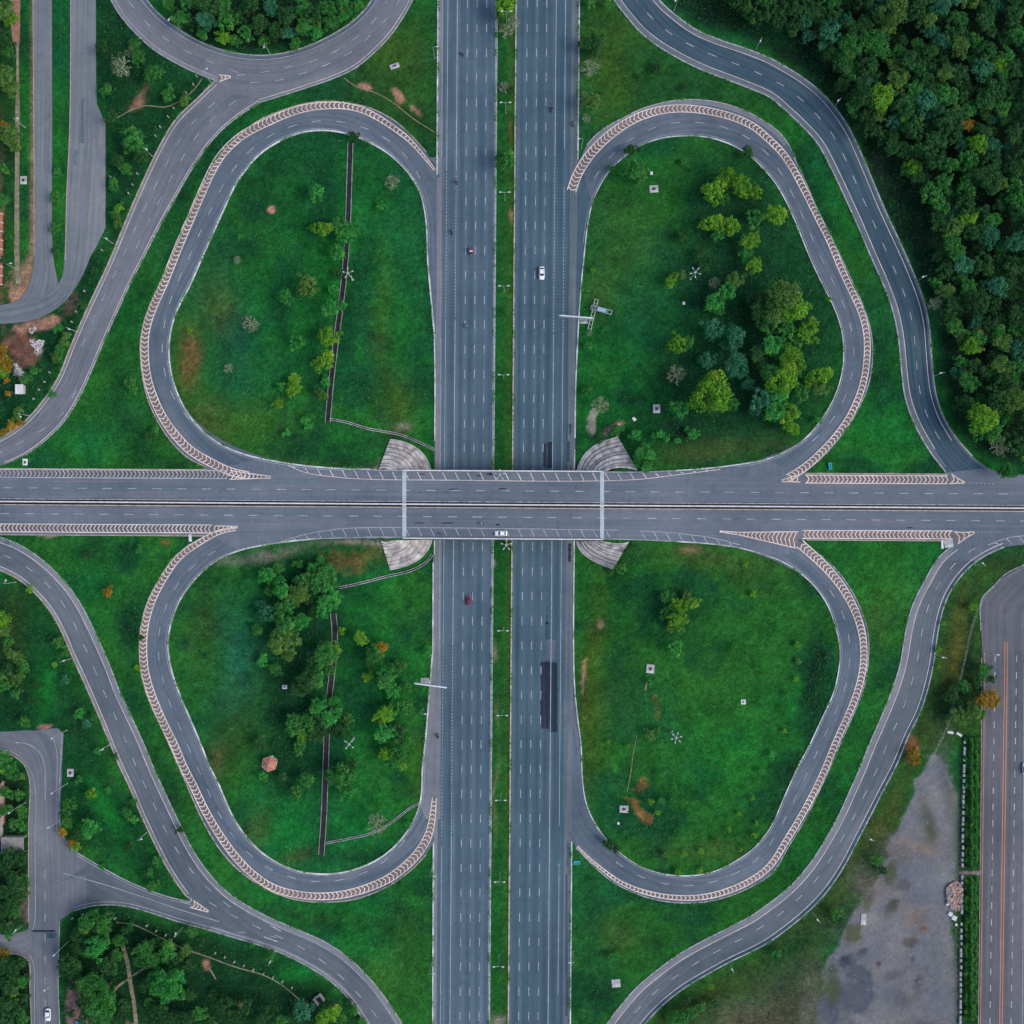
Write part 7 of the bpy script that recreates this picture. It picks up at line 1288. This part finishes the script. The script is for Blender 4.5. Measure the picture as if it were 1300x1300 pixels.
# three-wheeler
def rickshaw():
    t = empty('three_wheeler', (0, 0, 0))
    MB().loft([[(-.25, 1.25, .35), (.25, 1.25, .35), (.22, 1.15, .95), (-.22, 1.15, .95)], [(-.62, .5, .3), (.62, .5, .3), (.60, .5, 1.0), (-.60, .5, 1.0)], [(-.66, -1.15, .3), (.66, -1.15, .3), (.64, -1.2, 1.05), (-.64, -1.2, 1.05)]]).obj('body', M['maroon'], t)
    MB().loft([[(-.62, -1.2, 1.05), (.62, -1.2, 1.05), (.60, -.1, 1.05), (-.60, -.1, 1.05)], [(-.56, -1.1, 1.75), (.56, -1.1, 1.75), (.55, -.1, 1.80), (-.55, -.1, 1.80)]]).obj('canopy', M['maroon'], t)
    MB().loft([[(-.55, .48, 1.0), (.55, .48, 1.0), (.52, .40, 1.7), (-.52, .40, 1.7)], [(-.55, .44, 1.0), (.55, .44, 1.0), (.52, .36, 1.7), (-.52, .36, 1.7)]]).obj('windscreen', M['glass'], t)
    MB().box(-.56, .56, -.1, .42, 1.74, 1.82, bev=.02).obj('roof_front', M['concl'], t)
    for x, y in ((0, 1.0), (-.62, -.8), (.62, -.8)): MB().disc((x, y, .25), .25, .12, 14, axis='x').obj('wheel', M['tyre'], t)
    MB().tube((0, 1.2, .75), (0, 1.32, .75), .11, .11, 10).obj('headlight', M['chrome'], t); MB().tube((-.35, .75, 1.05), (.35, .75, 1.05), .03, .03, 5).obj('handlebar', M['blackp'], t); return t
t = rickshaw(); t.location = W1(598.3, 320, .13); t.rotation_euler = (0, 0, math.pi); tag(t, 'small maroon and white three-wheeler on the left highway carriageway', 'three-wheeler')
# motorcycles and riders
def make_bike():
    t = empty('motorcycle', (0, 0, 0)); 
    for y in (.62, -.62): w = MB().disc((0, y, .3), .30, .10, 16, axis='x').obj('wheel', M['tyre'], t); MB().disc((0, y, .3), .18, .12, 12, axis='x').obj('rim', M['rim'], w)
    MB().loft([[(-.10, .42, .55), (.10, .42, .55), (.07, .42, .85), (-.07, .42, .85)], [(-.15, .15, .50), (.15, .15, .50), (.13, .15, .92), (-.13, .15, .92)], [(-.10, -.1, .45), (.10, -.1, .45), (.09, -.1, .80), (-.09, -.1, .80)]]).obj('fuel_tank', M['maroon'], t)
    MB().box(-.13, .13, -.75, -.08, .72, .84, bev=.03).obj('seat', M['blackp'], t); MB().box(-.14, .14, -.18, .30, .28, .52, bev=.03).obj('engine', M['rim'], t)
    m = MB(); m.tube((0, .42, .85), (0, .62, .3), .05, .04, 6); m.tube((-.34, .32, 1.02), (.34, .32, 1.02), .025, .025, 6); m.tube((0, .42, .85), (0, .34, 1.02), .03, .03, 6); m.obj('handlebar', M['blackp'], t)
    MB().tube((0, .48, .85), (0, .58, .85), .09, .10, 10).obj('headlight', M['chrome'], t); MB().box(-.07, .07, -.85, -.78, .65, .75, bev=.02).obj('tail_light', M['redlamp'], t); MB().tube((.16, -.7, .35), (.14, .1, .32), .05, .04, 6).obj('exhaust', M['rim'], t); return t
def skin_obj(name, V, Eg, rad, mat, parent=None, root=0, sub=2):
    me = bpy.data.meshes.new(name); me.from_pydata(V, Eg, []); me.materials.append(mat); o = bpy.data.objects.new(name, me); link(o, parent)
    mod = o.modifiers.new('skin', 'SKIN'); mod.use_smooth_shade = True; sv = me.skin_vertices[0].data if me.skin_vertices else None
    if sv is None:
        bpy.context.view_layer.objects.active = o; me.attributes
    for i, r_ in enumerate(rad): sv[i].radius = (r_, r_) if not isinstance(r_, tuple) else r_
    sv[root].use_root = True; s2 = o.modifiers.new('sub', 'SUBSURF'); s2.levels = 1; s2.render_levels = 1; return o
def figure(pose, shirt, name='person'):
    if pose == 'ride':
        V = [(0, -.25, .90), (0, -.22, 1.10), (0, -.14, 1.36), (0, -.08, 1.50), (0, -.06, 1.60), (0, -.03, 1.72)]; A = [(.19, -.13, 1.38), (.27, .06, 1.18), (.31, .30, 1.05), (.30, .38, 1.04)]; L = [(.11, -.22, .88), (.19, .16, .78), (.17, .0, .40), (.17, .12, .34)]
    else:
        V = [(0, 0, .92), (0, 0, 1.14), (0, 0, 1.38), (0, 0, 1.50), (0, .01, 1.58), (0, .02, 1.70)]; A = [(.19, 0, 1.40), (.25, -.04, 1.13), (.25, .06, .90), (.25, .09, .82)]; L = [(.10, 0, .90), (.11, .08, .50), (.11, -.02, .10), (.11, .14, .05)]
    vs = V[:]; eg = [(0, 1), (1, 2), (2, 3), (3, 4), (4, 5)]; rad = [.13, .12, .15, .06, .085, .10]
    for s in (1, -1):
        b0 = len(vs); vs += [(s*x, y, z) for x, y, z in A]; rad += [.065, .05, .038, .04]; eg += [(2, b0), (b0, b0+1), (b0+1, b0+2), (b0+2, b0+3)]
        b0 = len(vs); vs += [(s*x, y, z) for x, y, z in L]; rad += [.095, .07, .05, .045]; eg += [(0, b0), (b0, b0+1), (b0+1, b0+2), (b0+2, b0+3)]
    o = skin_obj(name, vs, eg, rad, M['skin'])
    # shirt (torso and upper arms) and trousers as clothing over the body
    sv = [V[0], V[1], V[2]]+[(s*x, y, z) for s in (1, -1) for x, y, z in A[:2]]; skin_obj('shirt', sv, [(0, 1), (1, 2), (2, 3), (3, 4), (2, 5), (5, 6)], [.15, .15, .175, .085, .065, .085, .065], shirt, o)
    tv = [V[0]]+[(s*x, y, z) for s in (1, -1) for x, y, z in L[:3]]; skin_obj('trousers', tv, [(0, 1), (1, 2), (2, 3), (0, 4), (4, 5), (5, 6)], [.145, .115, .085, .062, .115, .085, .062], M['trous'], o)
    c = V[5]; m = MB(); prev = [tuple((c[0]+.12*math.cos(a)*q, c[1]+.135*math.sin(a)*q, c[2]+z) for a in [2*math.pi*k/10 for k in range(10)]) for q, z in ((1, -.02), (1.05, .05), (.8, .12), (.3, .155))]
    m.loft([list(r_) for r_ in prev]).obj('helmet' if pose == 'ride' else 'hair', M['blackp'], o, True); return o
bike0 = make_bike(); BK = kids(bike0)
for k in BK:
    g = kids(k)
    if g: GK[k.name] = g
BIKES = [(587,69,30,'dark motorcycle near the top of the left carriageway','shirtd'), (581,232,0,'motorcycle on the dotted line left of the highway beside the loop mouth','shirtd'), (574.5,295,0,'motorcycle on the left highway shoulder above the maroon three-wheeler','shirtd'),
         (592.5,414,0,'motorcycle with white-shirted rider below the maroon three-wheeler','shirtw'), (701,140,180,'dark motorcycle on the right carriageway above the white car','shirtd'), (728.6,158,180,'motorcycle stopped at the right highway kerb','shirtw'), (556.5,934,0,'motorcycle on the left shoulder south of the roadside sign','shirtd'), (610.5,664.5,90,'motorcycle with white-shirted rider on the overpass','shirtw')]
riders = {'shirtw': figure('ride', M['shirtw']), 'shirtd': figure('ride', M['shirtd'])}; RK = {k: kids(v) for k, v in riders.items()}
wh = {'white': 0}
for i, (px, py, rz, lb, sh) in enumerate(BIKES):
    z = ZB+.05 if lb.endswith('overpass') else None; p = W1(px, py, .12, z); rzz = math.radians(rz)
    clone(bike0, BK, tuple(p), rzz, lb, 'motorcycle', 'motorcycles on the roads', 1.1)
    if sh == 'shirtw' and i == 5: pass
    where_ = lb[lb.index('motorcycle')+10:].replace(' with white-shirted rider', '').strip()
    clone(riders[sh], RK[sh], tuple(p), rzz, 'person with helmet riding %s' % where_, 'person', 'riders on motorcycles', 1.1)
t = figure('stand', M['shirtw']); t.location = W1(558.2, 758, .12); t.rotation_euler = (0, 0, 2.8); tag(t, 'person in a white shirt walking on the highway shoulder left of the red car', 'person')
for o in list(COL.objects):      # parts never carry thing properties
    if o.parent is not None:
        for k in ('category', 'group'):
            if k in o: del o[k]
